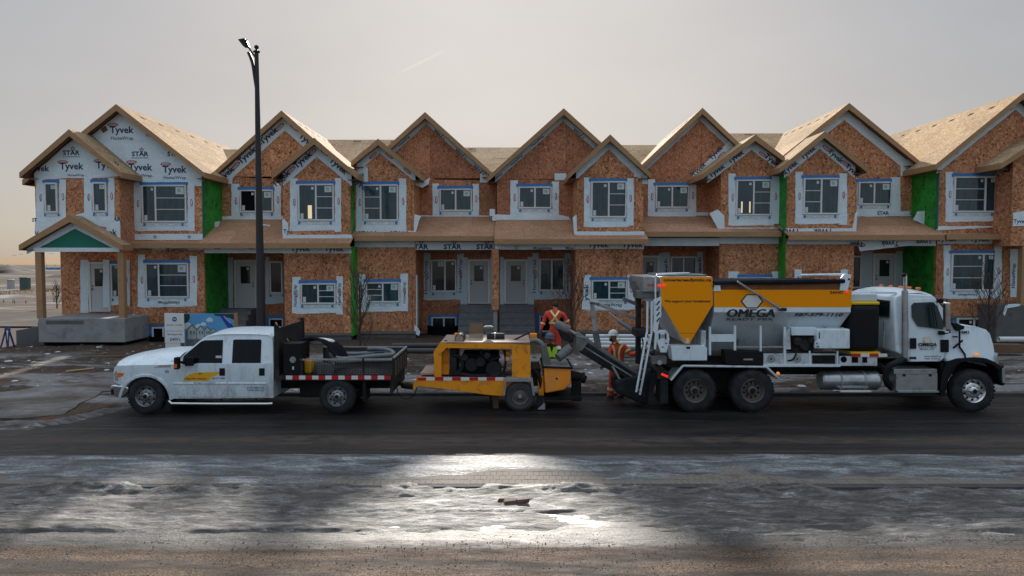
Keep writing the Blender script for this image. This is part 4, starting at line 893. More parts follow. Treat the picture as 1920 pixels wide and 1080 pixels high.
star(pb, 968, 464, Yb+0.012, 4.5); wtext(pb, 'HomeWrap', 1035, 462, Yb+0.006, 7, 180); wtext(pb, 'HomeWrap', 1096, 462, Yb+0.006, 7, 180, clip=[(1078, 0, -1, 0)])
m = MB(); m.box(xa, bx0, Yb+0.21, Yd, ZP(465, Yb), ZP(463, Yb)); obj('porch_ceiling', m, 'osb_weathered', u)
window(u, 1109, 525, 1175, 563, Yb, 0.5, 1, sides=(14, 15), below=17, above=9)
w = wrap(u, rect(1094, 517, 1107, 580), Yb, lift=0.013); wtext(w, 'Tyvek', 1105.5, 574, Yb-0.006, 11, 90, wpx=42); w = wrap(u, rect(1091, 564, 1190, 580), Yb, lift=0.016); wtext(w, 'HomeWrap', 1121, 577, Yb-0.01, 9)
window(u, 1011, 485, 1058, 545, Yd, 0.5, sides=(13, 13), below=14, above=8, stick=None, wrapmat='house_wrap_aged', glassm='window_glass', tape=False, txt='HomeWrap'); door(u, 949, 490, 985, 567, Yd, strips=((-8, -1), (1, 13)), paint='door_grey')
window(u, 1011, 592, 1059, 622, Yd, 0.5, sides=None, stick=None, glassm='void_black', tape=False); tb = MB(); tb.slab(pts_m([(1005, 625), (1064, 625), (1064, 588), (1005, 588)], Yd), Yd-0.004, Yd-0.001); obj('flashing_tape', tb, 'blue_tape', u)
steps(u, W(937, 600, 30)[0], W(1002, 600, 30)[0], Yd-0.35, ZP(572, Yd-0.5), 6)
body(u, xa, xb, 7.0, Ym, Yd, 8); mainroof(u, 800, 1060, 276.5); mainroof(u, 1060, 1320, 272)

# ---- unit 5: set back, bay on its right, behind the mixer truck's hopper
u = U('townhouse right behind the orange hopper, bay on its right with painted daylight strips in its window', 4); Yb, Ym, Yd = YK, 31.1, 31.3; xa, xb = XB[4], XB[5]
g = Gable(u, (1317, 202), (1201, 311), Ym-0.4, Ym, 37.5, clipR=xb); g.wall(xa, xb, 4.4, ZP(334, Ym), 'osb_weathered')
g.strip(0, 0.3, ends=(None, None), mat='house_wrap_aged')
w = wrap(u, [(1298, 343), (1325, 342), (1352, 300), (1380, 268), (1376, 258), (1340, 290), (1300, 325)], Ym, lift=0.012); wtext(w, 'Tyvek', 1304, 334, Ym-0.006, 12, 45); wtext(w, 'Tyvek', 1336, 303, Ym-0.006, 12, 45); oval(w, 1352, 291, Ym-.006, 9, 3, 45)
window(u, 1229, 348, 1291, 390, Ym, 0.5, sides=(14, 14), below=14, above=10); wrap(u, rect(1303, 398, 1330, 404), Ym)
w_ = u.children[-1]
skirt(u, xa+0.1, xb, 435, Yb, 405, Ym)
bx0, bx1 = W(1351, 400, Yb)[0], W(1465, 400, Yb)[0]
b = Gable(u, (1416, 252), (1318, 325), Yb-0.4, Yb, Ym+1.8, clipR=xb+0.1); zb = ZP(434, Yb)
baywall(u, b, bx0, bx1, zb, ZP(321, Yb), Ym, sides=(-1,))
for sg, w in b.strip(0, 0.42, ends=(None, xb-0.1)):
    L = math.hypot(1, b.m); x = b.px+sg*0.7/L; oval(w, 960+x*F/Yb, 482-(b.z(x)-.33-CAMZ)*F/Yb, Yb, 9, 3.4, -sg*38)
    for al in (0.6, 1.6): b.raketext(w, sg, 'Tyvek', al+(.5 if sg < 0 else 0), 0.42, 0.3, clipd=(0, 0.42), bold=.03)
wo = window(u, 1380, 337, 1445, 404, Yb, 0.5, 1, sides=(14, 16), below=17)
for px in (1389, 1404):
    m = MB(); x, z = W(px, 402, Yb); x2, z2 = W(px+3, 378, Yb); m.box(x, x2, Yb-0.033, Yb-0.0285, z+0.07, z2); obj('daylight_strip', m, 'painted_daylight', wo)  # two added glowing strips imitate daylight showing through the house
w = wrap(u, rect(1349, 427, 1466, 436), Yb, amp=0.008); wtext(w, 'Tyvek', 1388, 425, Yb, 14, 180, clip=hclip(428, 435.5)); wtext(w, 'Tyvek', 1448, 425, Yb, 14, 180, clip=hclip(428, 435.5))
wrap(u, [(1348, 434), (1358, 434), (1358, 405), (1346, 393), (1330, 400)], Yb-0.0, lift=0.012)
lower(u, bx0-0.02, bx1, 443, 619, Yb, Yd, (-1,), seam=506)
wrap(u, rect(1349, 445, 1464, 457), Yb, amp=0.006)
m = MB(); m.box(xa+0.1, bx0-0.03, Yb, Yb+0.2, ZP(461, Yb), ZP(446, Yb)); obj('porch_beam', m, 'house_wrap', u)
m = MB(); m.box(xa, bx0, Yb+0.21, Yd, ZP(458, Yb), ZP(456, Yb)); obj('porch_ceiling', m, 'osb_weathered', u)
window(u, 1257, 481, 1305, 530, Yd, 0.5, sides=(13, 13), below=14, above=8, stick=None, wrapmat='house_wrap_aged', glassm='window_glass', tape=False, txt='Tyvek'); door(u, 1205, 483, 1231, 562, Yd, strips=((1, 13),), paint='door_grey')
for px in (1372, 1454): w = wrap(u, rect(px-6, 509, px+7, 540), Yb); wtext(w, 'yvek', px+5, 538, Yb, 9, 90)
window(u, 1386, 520, 1446, 558, Yb, 0.5, 0, sides=(14, 14), below=15)
body(u, xa, xb, 7.0, Ym, Yd, 8)

# ---- unit 6: forward, bay on its left
u = U('townhouse with loose wrap hanging over its porch, bay on its left, above the mixer cab', 5); Yb, Ym, Yd = YF, 30.4, 30.9; xa, xb = XB[5], XB[6]
g = Gable(u, (1592, 193), (1722, 300), Ym-0.4, Ym, 37.5, clipL=xa-0.3); g.wall(xa, xb, 4.4, ZP(331, Ym), 'osb_wall'); g.strip(0, 0.48)
wrap(u, [(1688, 330), (1725, 330), (1740, 318), (1722, 300), (1688, 298)], Ym)
window(u, 1609, 341, 1670, 384, Ym, 0.48, sides=(3, 18), below=20, above=6)
w = wrap(u, rect(1604, 396, 1755, 405), Ym, lift=0.012); 
for px in (1645, 1705, 1740): wtext(w, 'STAR', px, 403, Ym-.006, 7, bold=.035)
skirt(u, xa, xb+0.05, 441, Yb, 406, Ym)
bx0, bx1 = W(1475, 400, Yb)[0], W(1603, 400, Yb)[0]
b = Gable(u, (1546, 246), (1626, 313.5), Yb-0.4, Yb, Ym+1.6, clipL=W(1455, 400, Yb)[0]); zb = ZP(436, Yb)
baywall(u, b, bx0, bx1, zb, ZP(317, Yb), Ym, sidemat={-1: 'green_sheathing'})
m = MB(); m.box(bx0-0.03, bx0-0.005, Yb+0.02, YK+0.1, ZP(560, Yb), ZP(325, Yb)); obj('fire_wall', m, 'green_sheathing', u)
for sg, w in b.strip(0, 0.48):
    L = math.hypot(1, b.m)
    for al in (0.5, 1.5): x = b.px+sg*al/L; oval(w, 960+x*F/Yb, 482-(b.z(x)-.28-CAMZ)*F/Yb, Yb, 9, 3.8, -sg*40)
    for al in (0.35, 1.3): b.raketext(w, sg, 'Tyvek', al+(.5 if sg < 0 else 0), 0.46, 0.28, clipd=(0, 0.48), bold=.03)
window(u, 1506, 334, 1572, 402, Yb, 0.5, 0, sides=(15, 16), below=16, above=9)
w = wrap(u, rect(1473, 428, 1605, 438), Yb, amp=0.008)
for px in (1500, 1562): wtext(w, 'Tyvek', px, 425.5, Yb, 14, 180, clip=hclip(429, 437.5))
wrap(u, [(1596, 438), (1605, 438), (1608, 395), (1603, 400)], Yb, lift=.014)
lower(u, bx0, bx1, 447, 619, Yb, Yd, (1,), seam=508); wrap(u, rect(1475, 449, 1603, 458), Yb, amp=.006)
m = MB(); m.box(bx1+0.01, xb-0.02, Yb+0.02, Yb+0.2, ZP(461, Yb), ZP(448, Yb)); obj('porch_beam', m, 'house_wrap', u)
w = wrap(u, [(1605, 449), (1752, 449), (1752, 457), (1690, 462), (1650, 467), (1612, 471)], Yb-0.03, amp=.008); wtext(w, 'Tyvek', 1620, 450, Yb-.03, 13, 180, clip=[(1604, 0, 1, 0), (0, 449.5, 0, -1)]); wtext(w, 'Tyvek', 1686, 449, Yb-.03, 13, 180, clip=[(0, 449.5, 0, -1)]); wtext(w, 'Tyvek', 1748, 447, Yb-.03, 12, 180, clip=[(0, 449.5, 0, -1), (0, 457, 0, 1)])
oval(w, 1615, 459, Yb-.03, 8, 3.5, -10)
m = MB(); m.box(bx1, xb, Yb+0.21, Yd, ZP(458, Yb), ZP(456, Yb)); obj('porch_ceiling', m, 'osb_weathered', u)
door(u, 1640, 479, 1674, 560, Yd, strips=((-24, -1), (3, 15)), hand='L'); window(u, 1596, 480, 1613, 540, Yd, mull=False, sides=None, stick=None, tape=False, glassm='window_glass_dim')
for px in (1496, 1582): w = wrap(u, rect(px-6, 505, px+7, 540), Yb); wtext(w, 'yvek', px+5, 536, Yb, 9, 90)
m = MB(); m.box(xb-0.02, xb+0.1, Yb+0.16, Yd, 1.2, ZP(455, Yb)); obj('side_wall', m, 'green_sheathing', u)
body(u, xa, xb, 7.0, Ym, Yd, 8); mainroof(u, 1320, 1560, 250); mainroof(u, 1600, 1740, 263)

# ---- unit 7: right end house
u = U('right end townhouse with long pale roof slope and wide window over the cab', 6); Yw = YF; xa, xb = XB[6], 24.6
g = Gable(u, (1918, 174), (1754, 308), Yw-0.4, Yw, 38.0); g.wall(xa, xb, 4.3, ZP(325, Yw), 'osb_wall')
for sg, w in g.strip(0, 0.42):
    if sg < 0:
        for px, py in ((1894, 204), (1842, 243), (1793, 286)): star(w, px, py, Yw, 4.5)
w = wrap(u, [(1874, 312), (1882, 320), (1898, 298), (1925, 278), (1925, 268), (1895, 285), (1874, 306)], Yw, lift=0.012)
b = Gable(u, (1990, 232), (1878, 305.5), 27.0, 27.45, 31.0); b0 = W(1897, 380, 27.45)[0]
b.wall(b0, 24.2, 4.2, ZP(322, 27.45)); m = MB(); m.box(b0, b0+0.13, 27.6, Yw, 4.2, 7.2); obj('side_wall', m, 'osb_wall', u)
window(u, 1788, 331, 1867, 398, Yw, 0.73, 0, sides=(15, 14), below=16, above=8); 
m = MB(); m.box(xa, xa+0.13, Yw+0.142, 30.9, 1.2, 7.4); obj('side_wall', m, 'green_sheathing', u)
m = MB(); m.box(xa-0.012, xa+0.025, Yw-0.02, Yw+0.141, ZP(430, Yw), ZP(322, Yw)); obj('corner_trim', m, 'teal_membrane', u)
w = wrap(u, [(1712, 412), (1758, 432), (1760, 395), (1720, 396)], 29.4, lift=0); wtext(w, 'Tyvek', 1735, 425, 29.4, 10)
w = wrap(u, [(1755, 432), (1925, 423), (1925, 415), (1890, 424), (1760, 424)], Yw); w = wrap(u, [(1899, 424), (1922, 424), (1922, 395), (1899, 399)], 27.45); wtext(w, 'Tyvek', 1900, 421, 27.45, 10)
zf = skirt(u, xa, 24.6, 440, Yw, 437, Yw-0.02)
w = wrap(u, rect(1757, 446, 1925, 457), Yw, amp=.005)
for px in (1756, 1818, 1884): wtext(w, 'Tyvek', px, 456, Yw, 14, clip=hclip(446.5, 458))
lower(u, xa, W(1900, 500, Yw)[0], 445, 592, Yw, 30, (), seam=495)
m = MB(); m.box(W(1900, 500, Yw)[0], 24.4, 29.0, 29.14, 0.5, 4.4); obj('sheathing_panel', m, 'osb_wall', u)
window(u, 1783, 475, 1863, 545, Yw, 0.73, 0, sides=(14, 15), below=13, above=12); w = wrap(u, rect(1775, 548, 1870, 558), Yw, lift=.013); wtext(w, 'HomeWrap', 1832, 548.5, Yw-.01, 7, 180)
w = wrap(u, rect(1894, 467, 1909, 557), Yw-0.02, lift=.0); wtext(w, 'HomeWrap', 1905, 540, Yw-.02, 9, 90, wpx=46)
window(u, 1793, 596, 1860, 622, Yw+0.03, 0.48, sides=None, glassm='window_glass_dim', tape=False); tb = MB(); tb.slab(pts_m([(1786, 625), (1866, 625), (1866, 590), (1786, 590)], Yw+0.03), Yw+0.020, Yw+0.028); obj('flashing_tape', tb, 'blue_tape', u)
x0, x1 = W(1868, 600, 27.4)[0], W(1913, 600, 27.4)[0]; m = MB(); m.box(x0, 24.5, 27.4, 29, 0.3, ZP(572, 27.4)); obj('porch_slab', m, 'concrete_dark', u, 0.02)
wrap(u, [(1880, 588), (1884, 574), (1890, 570), (1913, 570), (1912, 574), (1888, 578), (1884, 592)], 27.38, amp=.02)
m = MB(); m.box(W(1914, 520, 27.5)[0], W(1927, 520, 27.5)[0], 27.45, 27.7, ZP(572, 27.4), ZP(458, 27.4)); obj('porch_post', m, 'lumber', u)
m = MB(); m.box(xb, xb+0.1, Yw, 40.4, 0, 7.2); obj('side_wall', m, 'osb_wall', u); m = MB(); m.box(xa, xb, 40.5, 40.7, 0, 7.2); obj('rear_wall', m, 'osb_weathered', u)
# ------------------------------------------------------------------ vehicle materials
def truckpaint(name, col):
    "white paint with road film and mud spray thickening towards the sills"
    t = NT(name); n = t.noise(2.0, 5, 0.6); f = t.noise(30, 4, 0.7); st = t.noise(4, 6, 0.7, t.map((1.2, 1.2, 0.5)), dist=0.5); z = t.sep(t.n.new('ShaderNodeNewGeometry').outputs['Position'])[2]
    low = t.n.new('ShaderNodeMapRange'); t.l.new(z, low.inputs[0]); low.inputs[1].default_value = 1.25; low.inputs[2].default_value = 0.35
    mud = t.math('MULTIPLY', low.outputs[0], t.ramp(t.math('ADD', t.math('MULTIPLY', st, 0.6), t.math('MULTIPLY', f, 0.4)), [(0.40, 0.15), (0.62, 1)]), clamp=True)
    film = t.ramp(st, [(0.52, 0), (0.75, 0.45)])
    c = t.ramp(n, [(0.3, tuple(x*0.95 for x in col)), (0.7, tuple(min(1, x*1.04) for x in col))]); c = t.mix(film, c, (0.30,0.29,0.275)); c = t.mix(t.math('MULTIPLY', mud, 0.75), c, (0.17,0.15,0.13))
    t.set(c, t.math('ADD', 0.3, t.math('MULTIPLY', t.math('MAXIMUM', mud, film), 0.45)), 0.5, coat=0.15)
truckpaint('truck_white', (0.74,0.87,0.95))
plain('truck_white_dirty', (0.60,0.68,0.72), 0.42, 0.08, 2.0, dirt=((0.19,0.18,0.165), 2.4, 0.46, 0.75), fine=25)
plain('bin_grey', (0.60,0.68,0.73), 0.45, 0.08, 1.4, dirt=((0.26,0.26,0.25), 1.8, 0.52, 0.6))
plain('orange_paint', (1.0,0.34,0.004), 0.6, 0.02, 2, spec=0.12, dirt=((0.6,0.28,0.06), 1.6, 0.66, 0.3))
plain('pump_orange', (0.90,0.335,0.018), 0.55, 0.1, 2.5, spec=0.25, dirt=((0.16,0.09,0.05), 4.5, 0.53, 0.8), bump=0.15)
plain('pump_dust', (0.34,0.26,0.21), 0.8, 0.15, 3, dirt=((0.16,0.12,0.10), 4, 0.5, 0.7))
plain('hopper_orange', (0.92,0.30,0.02), 0.5, 0.12, 2.5, dirt=((0.42,0.30,0.20), 2.6, 0.46, 0.85), bump=0.2)
plain('yellow_decal', (0.86,0.45,0.01), 0.45, 0.05); plain('yellow_band', (0.80,0.56,0.01), 0.5, 0.06)
plain('black_plastic', (0.010,0.011,0.013), 0.6, 0.2, 4, spec=0.2); plain('black_steel', (0.018,0.019,0.021), 0.65, 0.3, 3, spec=0.25, dirt=((0.075,0.065,0.055), 3, 0.5, 0.6))
plain('chassis', (0.010,0.011,0.012), 0.75, 0.3, 3, spec=0.2, dirt=((0.045,0.04,0.036), 3, 0.5, 0.6))
t = NT('tyre'); n = t.noise(5, 5, 0.6); t.set(t.ramp(n, [(0.35, (0.016,0.018,0.021)), (0.7, (0.042,0.044,0.047))]), 0.85, 0.25, bump=t.noise(40, 3), bs=0.3, bd=0.01)
plain('tyre_dusty', (0.065,0.067,0.07), 0.9, 0.3, 4, spec=0.2)
plain('steel_rim', (0.30,0.32,0.34), 0.35, 0.2, 6, metal=0.7, dirt=((0.07,0.065,0.06), 5, 0.5, 0.7))
plain('alloy_rim', (0.66,0.68,0.70), 0.25, 0.1, 6, metal=0.9, dirt=((0.12,0.11,0.10), 5, 0.58, 0.6))
plain('rim_dusty', (0.13,0.12,0.11), 0.7, 0.2, 5)
plain('chrome', (0.62,0.65,0.68), 0.16, 0.08, 4, metal=1.0); plain('aluminium', (0.46,0.49,0.51), 0.35, 0.15, 5, metal=0.8, dirt=((0.12,0.12,0.12), 3.5, 0.5, 0.7))
plain('galv', (0.34,0.36,0.37), 0.5, 0.2, 5, metal=0.4, dirt=((0.12,0.11,0.10), 4, 0.5, 0.7))
plain('cement_grey', (0.155,0.16,0.158), 0.8, 0.25, 4, dirt=((0.06,0.058,0.055), 3.5, 0.5, 0.7), bump=0.3)
plain('rubber_flap', (0.016,0.018,0.021), 0.7, 0.25, 4, spec=0.2, dirt=((0.07,0.07,0.07), 4, 0.52, 0.6))
plain('rust_board', (0.26,0.115,0.05), 0.8, 0.25, 2, dirt=((0.12,0.06,0.035), 3, 0.48, 0.7))
plain('red_reflector', (0.55,0.012,0.014), 0.35, 0.08); plain('white_reflector', (0.74,0.76,0.76), 0.35, 0.08)
plain('hose_grey', (0.16,0.175,0.18), 0.6, 0.2, 5); plain('tarp_dark', (0.020,0.023,0.028), 0.9, 0.3, 3, spec=0.0)
plain('amber_lens', (0.85,0.16,0.015), 0.3, 0.05); plain('mesh_dark', (0.05,0.048,0.045), 0.7, 0.3, 4, dirt=((0.11,0.09,0.075), 2.5, 0.5, 0.6))
for nm, col, e in (('lamp_red', (1, 0.03, 0.02), 0.25), ('lamp_amber', (1, 0.30, 0.04), 0.2)):
    t = NT(nm); t.set(col, 0.3); t.b.inputs['Emission Color'].default_value = (*col, 1); t.b.inputs['Emission Strength'].default_value = e

plain('saw_board', (0.02,0.07,0.16), 0.6, 0.2)
def ps(pts, y0, y1, ref=None, mb=None):
    "photo polygon at depth ref extruded from y0 to y1"
    mb = mb or MB(); return mb.slab(ccw(pts_m(pts, ref or y0)), y0, y1)
def pbox(x0, y0, x1, y1, a, b, ref=None, mb=None): return ps(rect(x0, y0, x1, y1), a, b, ref, mb)
def ptube(pts, r, n=8, mb=None):
    "tube through (px, py, Y)"
    mb = mb or MB(); return mb.tube([P3(*p) for p in pts], r, n)
def arc(cx, cy, r, a0, a1, n=12): return [(cx+r*math.cos(R(a0+(a1-a0)*i/n)), cy-r*math.sin(R(a0+(a1-a0)*i/n))) for i in range(n+1)]
def smoothpts(pts, n=6):
    out = []; P = [Vector(p) for p in pts]
    for i in range(len(P)-1):
        a, b, c, d = P[max(i-1, 0)], P[i], P[i+1], P[min(i+2, len(P)-1)]
        for j in range(n):
            t_ = j/n; out.append(0.5*((2*b)+(-a+c)*t_+(2*a-5*b+4*c-d)*t_**2+(-a+3*b-3*c+d)*t_**3))
    return out+[P[-1]]
def wheel(v, px, py, Y, r, w=0.27, rim=0.6, style='steel', tm='tyre', far=None, bolts=8):
    "tyre with rim, hub and nuts; the outer side faces the camera at depth Y"
    x, z = W(px, py, Y); z = r+0.0 if abs(z-r) < 0.12 else z
    prof = [(r*rim, 0.03), (r*rim*1.03, 0.006), (r*0.80, -0.008), (r*0.93, 0.012), (r*0.985, 0.04), (r, 0.07), (r, w-0.07), (r*0.985, w-0.04), (r*0.9, w-0.01), (r*rim, w-0.03)]
    m = MB(); m.lathe(prof, (x, Y, z), 'y', 40); n = 36
    for i in range(n):
        a = 2*math.pi*i/n; c_ = Vector((x+math.cos(a)*r*1.003, Y+0.04+(0.02 if i % 2 else 0), z+math.sin(a)*r*1.003))
        m.obox(c_, Vector((math.cos(a), 0, math.sin(a)))*0.006, Vector((0, 0.035, 0)), Vector((-math.sin(a), 0, math.cos(a)))*r*0.055)
    o = obj('wheel', m, tm, v, smooth=30)
    rr = r*rim; rm = {'steel': 'steel_rim', 'alloy': 'alloy_rim', 'dusty': 'rim_dusty', 'dual': 'rim_dusty'}[style]
    if style == 'dual': pr = [(rr*1.0, 0.02), (rr*0.97, -0.004), (rr*0.92, 0.03), (rr*0.86, 0.12), (rr*0.80, 0.14), (rr*0.42, 0.145), (rr*0.38, 0.08), (rr*0.34, 0.03), (rr*0.2, 0.015), (0.001, 0.012)]
    else: pr = [(rr*1.0, 0.02), (rr*0.96, -0.006), (rr*0.88, 0.02), (rr*0.82, 0.055), (rr*0.72, 0.06), (rr*0.60, 0.03), (rr*0.40, 0.02), (rr*0.34, -0.012), (rr*0.24, -0.03), (0.001, -0.032)]
    m = MB(); m.lathe(pr, (x, Y, z), 'y', 32); ro = obj('rim', m, rm, o, smooth=30)
    hr, hy = (rr*0.62, 0.137) if style == 'dual' else (rr*0.73, 0.048)
    for i in range(bolts):
        a = 2*math.pi*(i+0.5)/bolts; m = MB(); c_ = (x+math.cos(a)*hr, Y+hy, z+math.sin(a)*hr); m.lathe([(0.001, -0.004), (rr*0.085, -0.004), (rr*0.085, 0.01)], c_, 'y', 10); 
        if style != 'dusty': obj('hand_hole', m, 'void_black', o)
    m = MB()
    for i in range(8):
        a = 2*math.pi*i/8; br = rr*0.43; m.cyl((x+math.cos(a)*br, Y-0.012+(0.12 if style == 'dual' else 0), z+math.sin(a)*br), (x+math.cos(a)*br, Y+0.03+(0.11 if style == 'dual' else 0), z+math.sin(a)*br), rr*0.045, n=6)
    struct(obj('lug_nut', m, 'chassis' if style != 'alloy' else 'steel_rim', o), 'stuff')
    m = MB(); m.lathe([(0.001, -0.045), (rr*0.16, -0.045), (rr*0.2, -0.02), (rr*0.2, 0.0)] if style != 'dual' else [(0.001, -0.01), (rr*0.2, -0.01), (rr*0.26, 0.03), (rr*0.26, 0.1)], (x, Y, z), 'y', 16); obj('hub', m, 'chassis' if style != 'dusty' else 'galv', o, smooth=30)
    if far:   # wheel on the other side
        m = MB(); m.lathe([(a, -b) for a, b in prof], (x, far, z), 'y', 32); o2 = obj('wheel', m, tm, v, smooth=30)
        m = MB(); m.lathe([(a, -b) for a, b in pr], (x, far, z), 'y', 24); obj('rim', m, rm, o2, smooth=30)
    return o
def striped(v, x0, x1, ya, yb, Y, seg, first='red'):
    k = 0; x = x0
    while x < x1-1:
        m = pbox(x, ya, min(x+seg, x1)-0.3, yb, Y-0.006, Y); obj('reflector_tape', m, 'red_reflector' if (k % 2 == 0) == (first == 'red') else 'white_reflector', v); x += seg; k += 1

# ------------------------------------------------------------------ white crew-cab pickup with stake bed
YN, YFR = 16.15, 18.15; YC = (YN+YFR)/2
v = thing('pickup_truck', 'white crew cab pickup with open dark stake bed full of hoses', 'pickup truck', (W(430, 780, YN)[0], YC, 0))
arch = arc(273, 752, 46, 5, 168, 14)
body_ = [(214, 716), (212.5, 698), (214.5, 689), (219, 686), (250, 684.5), (322, 683.5), (340, 681), (512.5, 680), (512.5, 746), (321, 747.5)] + arch + [(228, 741), (226, 722)]
m = ps(body_, YN, YFR); bo = obj('body', m, 'truck_white', v, 0.035, 35, 3)
# crowned hood
m = MB(); nv = 15; rows = [(-9.535, 0.98, 1.02), (-9.53, 1.09, 1.18), (-9.50, 1.145, 1.255), (-9.44, 1.165, 1.30), (-9.30, 1.172, 1.345), (-9.0, 1.178, 1.41), (-8.6, 1.185, 1.455), (-8.3, 1.19, 1.465), (-8.02, 1.20, 1.44)]
for a, (xx, zs_, zc_) in enumerate(rows):
    for b in range(nv):
        q = -1+2*b/(nv-1); f = 1-abs(q)**3.2; bul = 0.07*(1-q*q)*(1 if a < 5 else 0)
        m.v.append((xx-bul+(0.10*abs(q)**6 if a < 5 else 0), YC+q*(YC-YN-0.004), zs_+(zc_-zs_)*f))
for a in range(len(rows)-1):
    for b in range(nv-1): m.f.append((a*nv+b, a*nv+b+1, (a+1)*nv+b+1, (a+1)*nv+b))
obj('hood', m, 'truck_white', v, smooth=50)
# greenhouse with tumblehome
zb_, zt_ = ZP(680, YN), ZP(633, YN)
def yin(z): return YN+max(0, (z-zb_)/(zt_-zb_))*0.15
def house_prism(pts, a=0.0, b=None):
    P_ = [W(px, py, YN+0.07 if py < 660 else YN) for px, py in pts]; P_ = ccw(P_); n = len(P_)
    vs = [(x, yin(z)-a, z) for x, z in P_] + [(x, (2*YC-yin(z)+a) if b is None else yin(z)-a+b, z) for x, z in P_]
    mm = MB(); mm.add(vs, [tuple(range(n)), tuple(range(2*n-1, n-1, -1))]+[(i, i+n, (i+1) % n+n, (i+1) % n) for i in range(n)]); return mm
obj('cab', house_prism([(326, 682), (330, 679), (352, 658), (374, 638), (386, 630), (400, 627.5), (502, 627), (509, 634), (512.5, 655), (512.5, 682)]), 'truck_white', v, 0.03, 40, 3)
m = MB()   # domed roof skin
for a, px in enumerate((378, 384, 394, 410, 440, 480, 500, 509)):
    for b in range(11):
        q = -1+2*b/10; x, z = W(px, (640, 633.5, 629.5, 627.2, 626.5, 627, 628, 632)[a], YN+0.1); m.v.append((x, YC+q*(YC-YN-0.14), z+0.075*(1-abs(q)**2.2)*(0.5 if a in (0, 7) else 1)-0.004))
for a in range(7):
    for b in range(10): m.f.append((a*11+b, a*11+b+1, (a+1)*11+b+1, (a+1)*11+b))
obj('roof', m, 'truck_white', v, smooth=60)
# windscreen, cowl
a0, a1 = P3(329, 680, YN+0.09), P3(378, 638.5, YN+0.19); 
m = MB(); m.quadslab((a0.x-0.015, a0.y, a0.z+0.03), (a1.x-0.012, a1.y, a1.z), (a1.x-0.012, 2*YC-a1.y, a1.z), (a0.x-0.015, 2*YC-a0.y, a0.z+0.03), 0.01); obj('windscreen', m, 'cab_glass', v)
m = MB(); m.quadslab((a0.x-0.24, YN+0.1, a0.z+0.03), (a0.x-0.005, YN+0.09, a0.z+0.045), (a0.x-0.005, YFR-0.09, a0.z+0.045), (a0.x-0.24, YFR-0.1, a0.z+0.03), 0.02); obj('cowl', m, 'black_plastic', v)
def sidepart(name, pts, mat, a, b, par, bev=0.0): return obj(name, house_prism(pts, a, b), mat, par, bev, seg=2)
d1 = obj('door', ps([(324, 690), (333, 683), (426, 682), (426, 744), (334, 745), (326, 722)], YN-0.012, YN-0.0005), 'truck_white', v, 0.01)
d2 = obj('door', ps([(428, 682), (499, 682), (500.5, 742), (498, 744.5), (429.5, 744)], YN-0.012, YN-0.0005), 'truck_white', v, 0.01)
sidepart('pane', [(343, 668), (375, 641), (382, 638.5), (416.5, 638), (416.5, 680.5), (369, 680.5), (361, 684), (341, 684)], 'dark_glass', 0.008, 0.004, d1); sidepart('pane', [(435.5, 638.5), (438, 637), (486, 637), (488.8, 639), (488.8, 680.5), (435, 680.5)], 'dark_glass', 0.008, 0.004, d2)
sidepart('window_trim', [(333, 683), (377, 636.5), (383, 634), (420.5, 634), (420.5, 683)], 'truck_white', 0.003, 0.002, d1); sidepart('window_trim', [(431, 634), (493, 634), (495, 683), (431, 683)], 'truck_white', 0.003, 0.002, d2)
for par, x0 in ((d1, 411), (d2, 485.5)): obj('handle', pbox(x0, 690.5, x0+10.5, 704.5, YN-0.024, YN-0.011), 'black_plastic', par, 0.008)
m = pbox(404, 667, 415, 671.5, YN+0.014, YN+0.016, YN); obj('sticker', m, 'sticker', d1)
# crease along the doors
for par, x0, x1 in ((d1, 326, 425.5), (d2, 428.5, 500)):
    m = MB(); xa_, za_ = W(x0, 720, YN); xb_, zb2 = W(x1, 720, YN); m.slabx([(YN-0.010, za_+0.05), (YN-0.030, za_+0.012), (YN-0.010, za_-0.012)], xa_, xb_); obj('door_crease', m, 'truck_white', par)
# decals and writing
dc = obj('decal', ps([(343, 714.5), (347, 708), (354, 702), (366, 698.5), (423, 697), (424, 699), (408, 702), (396, 707), (391, 714.5)], YN-0.0155, YN-0.0125), 'yellow_decal', d1)
def vtext(par, s, px, py, Y, wpx, hpx, mat, bold=0.02, shear=0): 
    x, z = W(px, py, Y); return lettering(s, mat, par, (x, Y, z), (1,0,0), (0,0,1), width=wpx*Y/F, height=hpx*Y/F, bold=bold, shear=shear)
vtext(dc, 'Omega 2000 Cribbing Inc.', 345.5, 712.5, YN-0.018, 43, 4.2, 'ink_black'); vtext(d1, '403.277.4888', 397, 711, YN-0.0135, 25, 3.4, 'ink_blue'); vtext(d1, 'We Support Your Investment', 363, 719.5, YN-0.034, 41, 3.0, 'ink_blue')
vtext(d2, 'GVW 9000 KG', 462.5, 729, YN-0.0135, 33, 3.6, 'ink_blue'); vtext(d2, 'TARE 3765 KG', 463.5, 733.5, YN-0.0135, 32, 3.6, 'ink_blue'); vtext(bo, '62', 309.5, 699, YN-0.003, 7, 5, 'ink_blue')
m = ps([(371, 701.5), (375, 699), (379, 701.5), (377.5, 702), (375, 700.3), (372.5, 702)], YN-0.019, YN-0.0165); obj('roof_mark', m, 'ink_black', dc)
obj('fender_vent', ps([(287, 689), (300, 684.5), (320, 683.8), (320, 688.5)], YN-0.006, YN+0.01), 'chrome', v, 0.004)
m = MB(); m.slab(ccw(pts_m(arc(273, 752, 51, 3, 172, 14)+arc(273, 752, 45.5, 172, 3, 14), YN)), YN-0.028, YN+0.03); obj('fender_flare', m, 'truck_white', v, 0.012, 40)
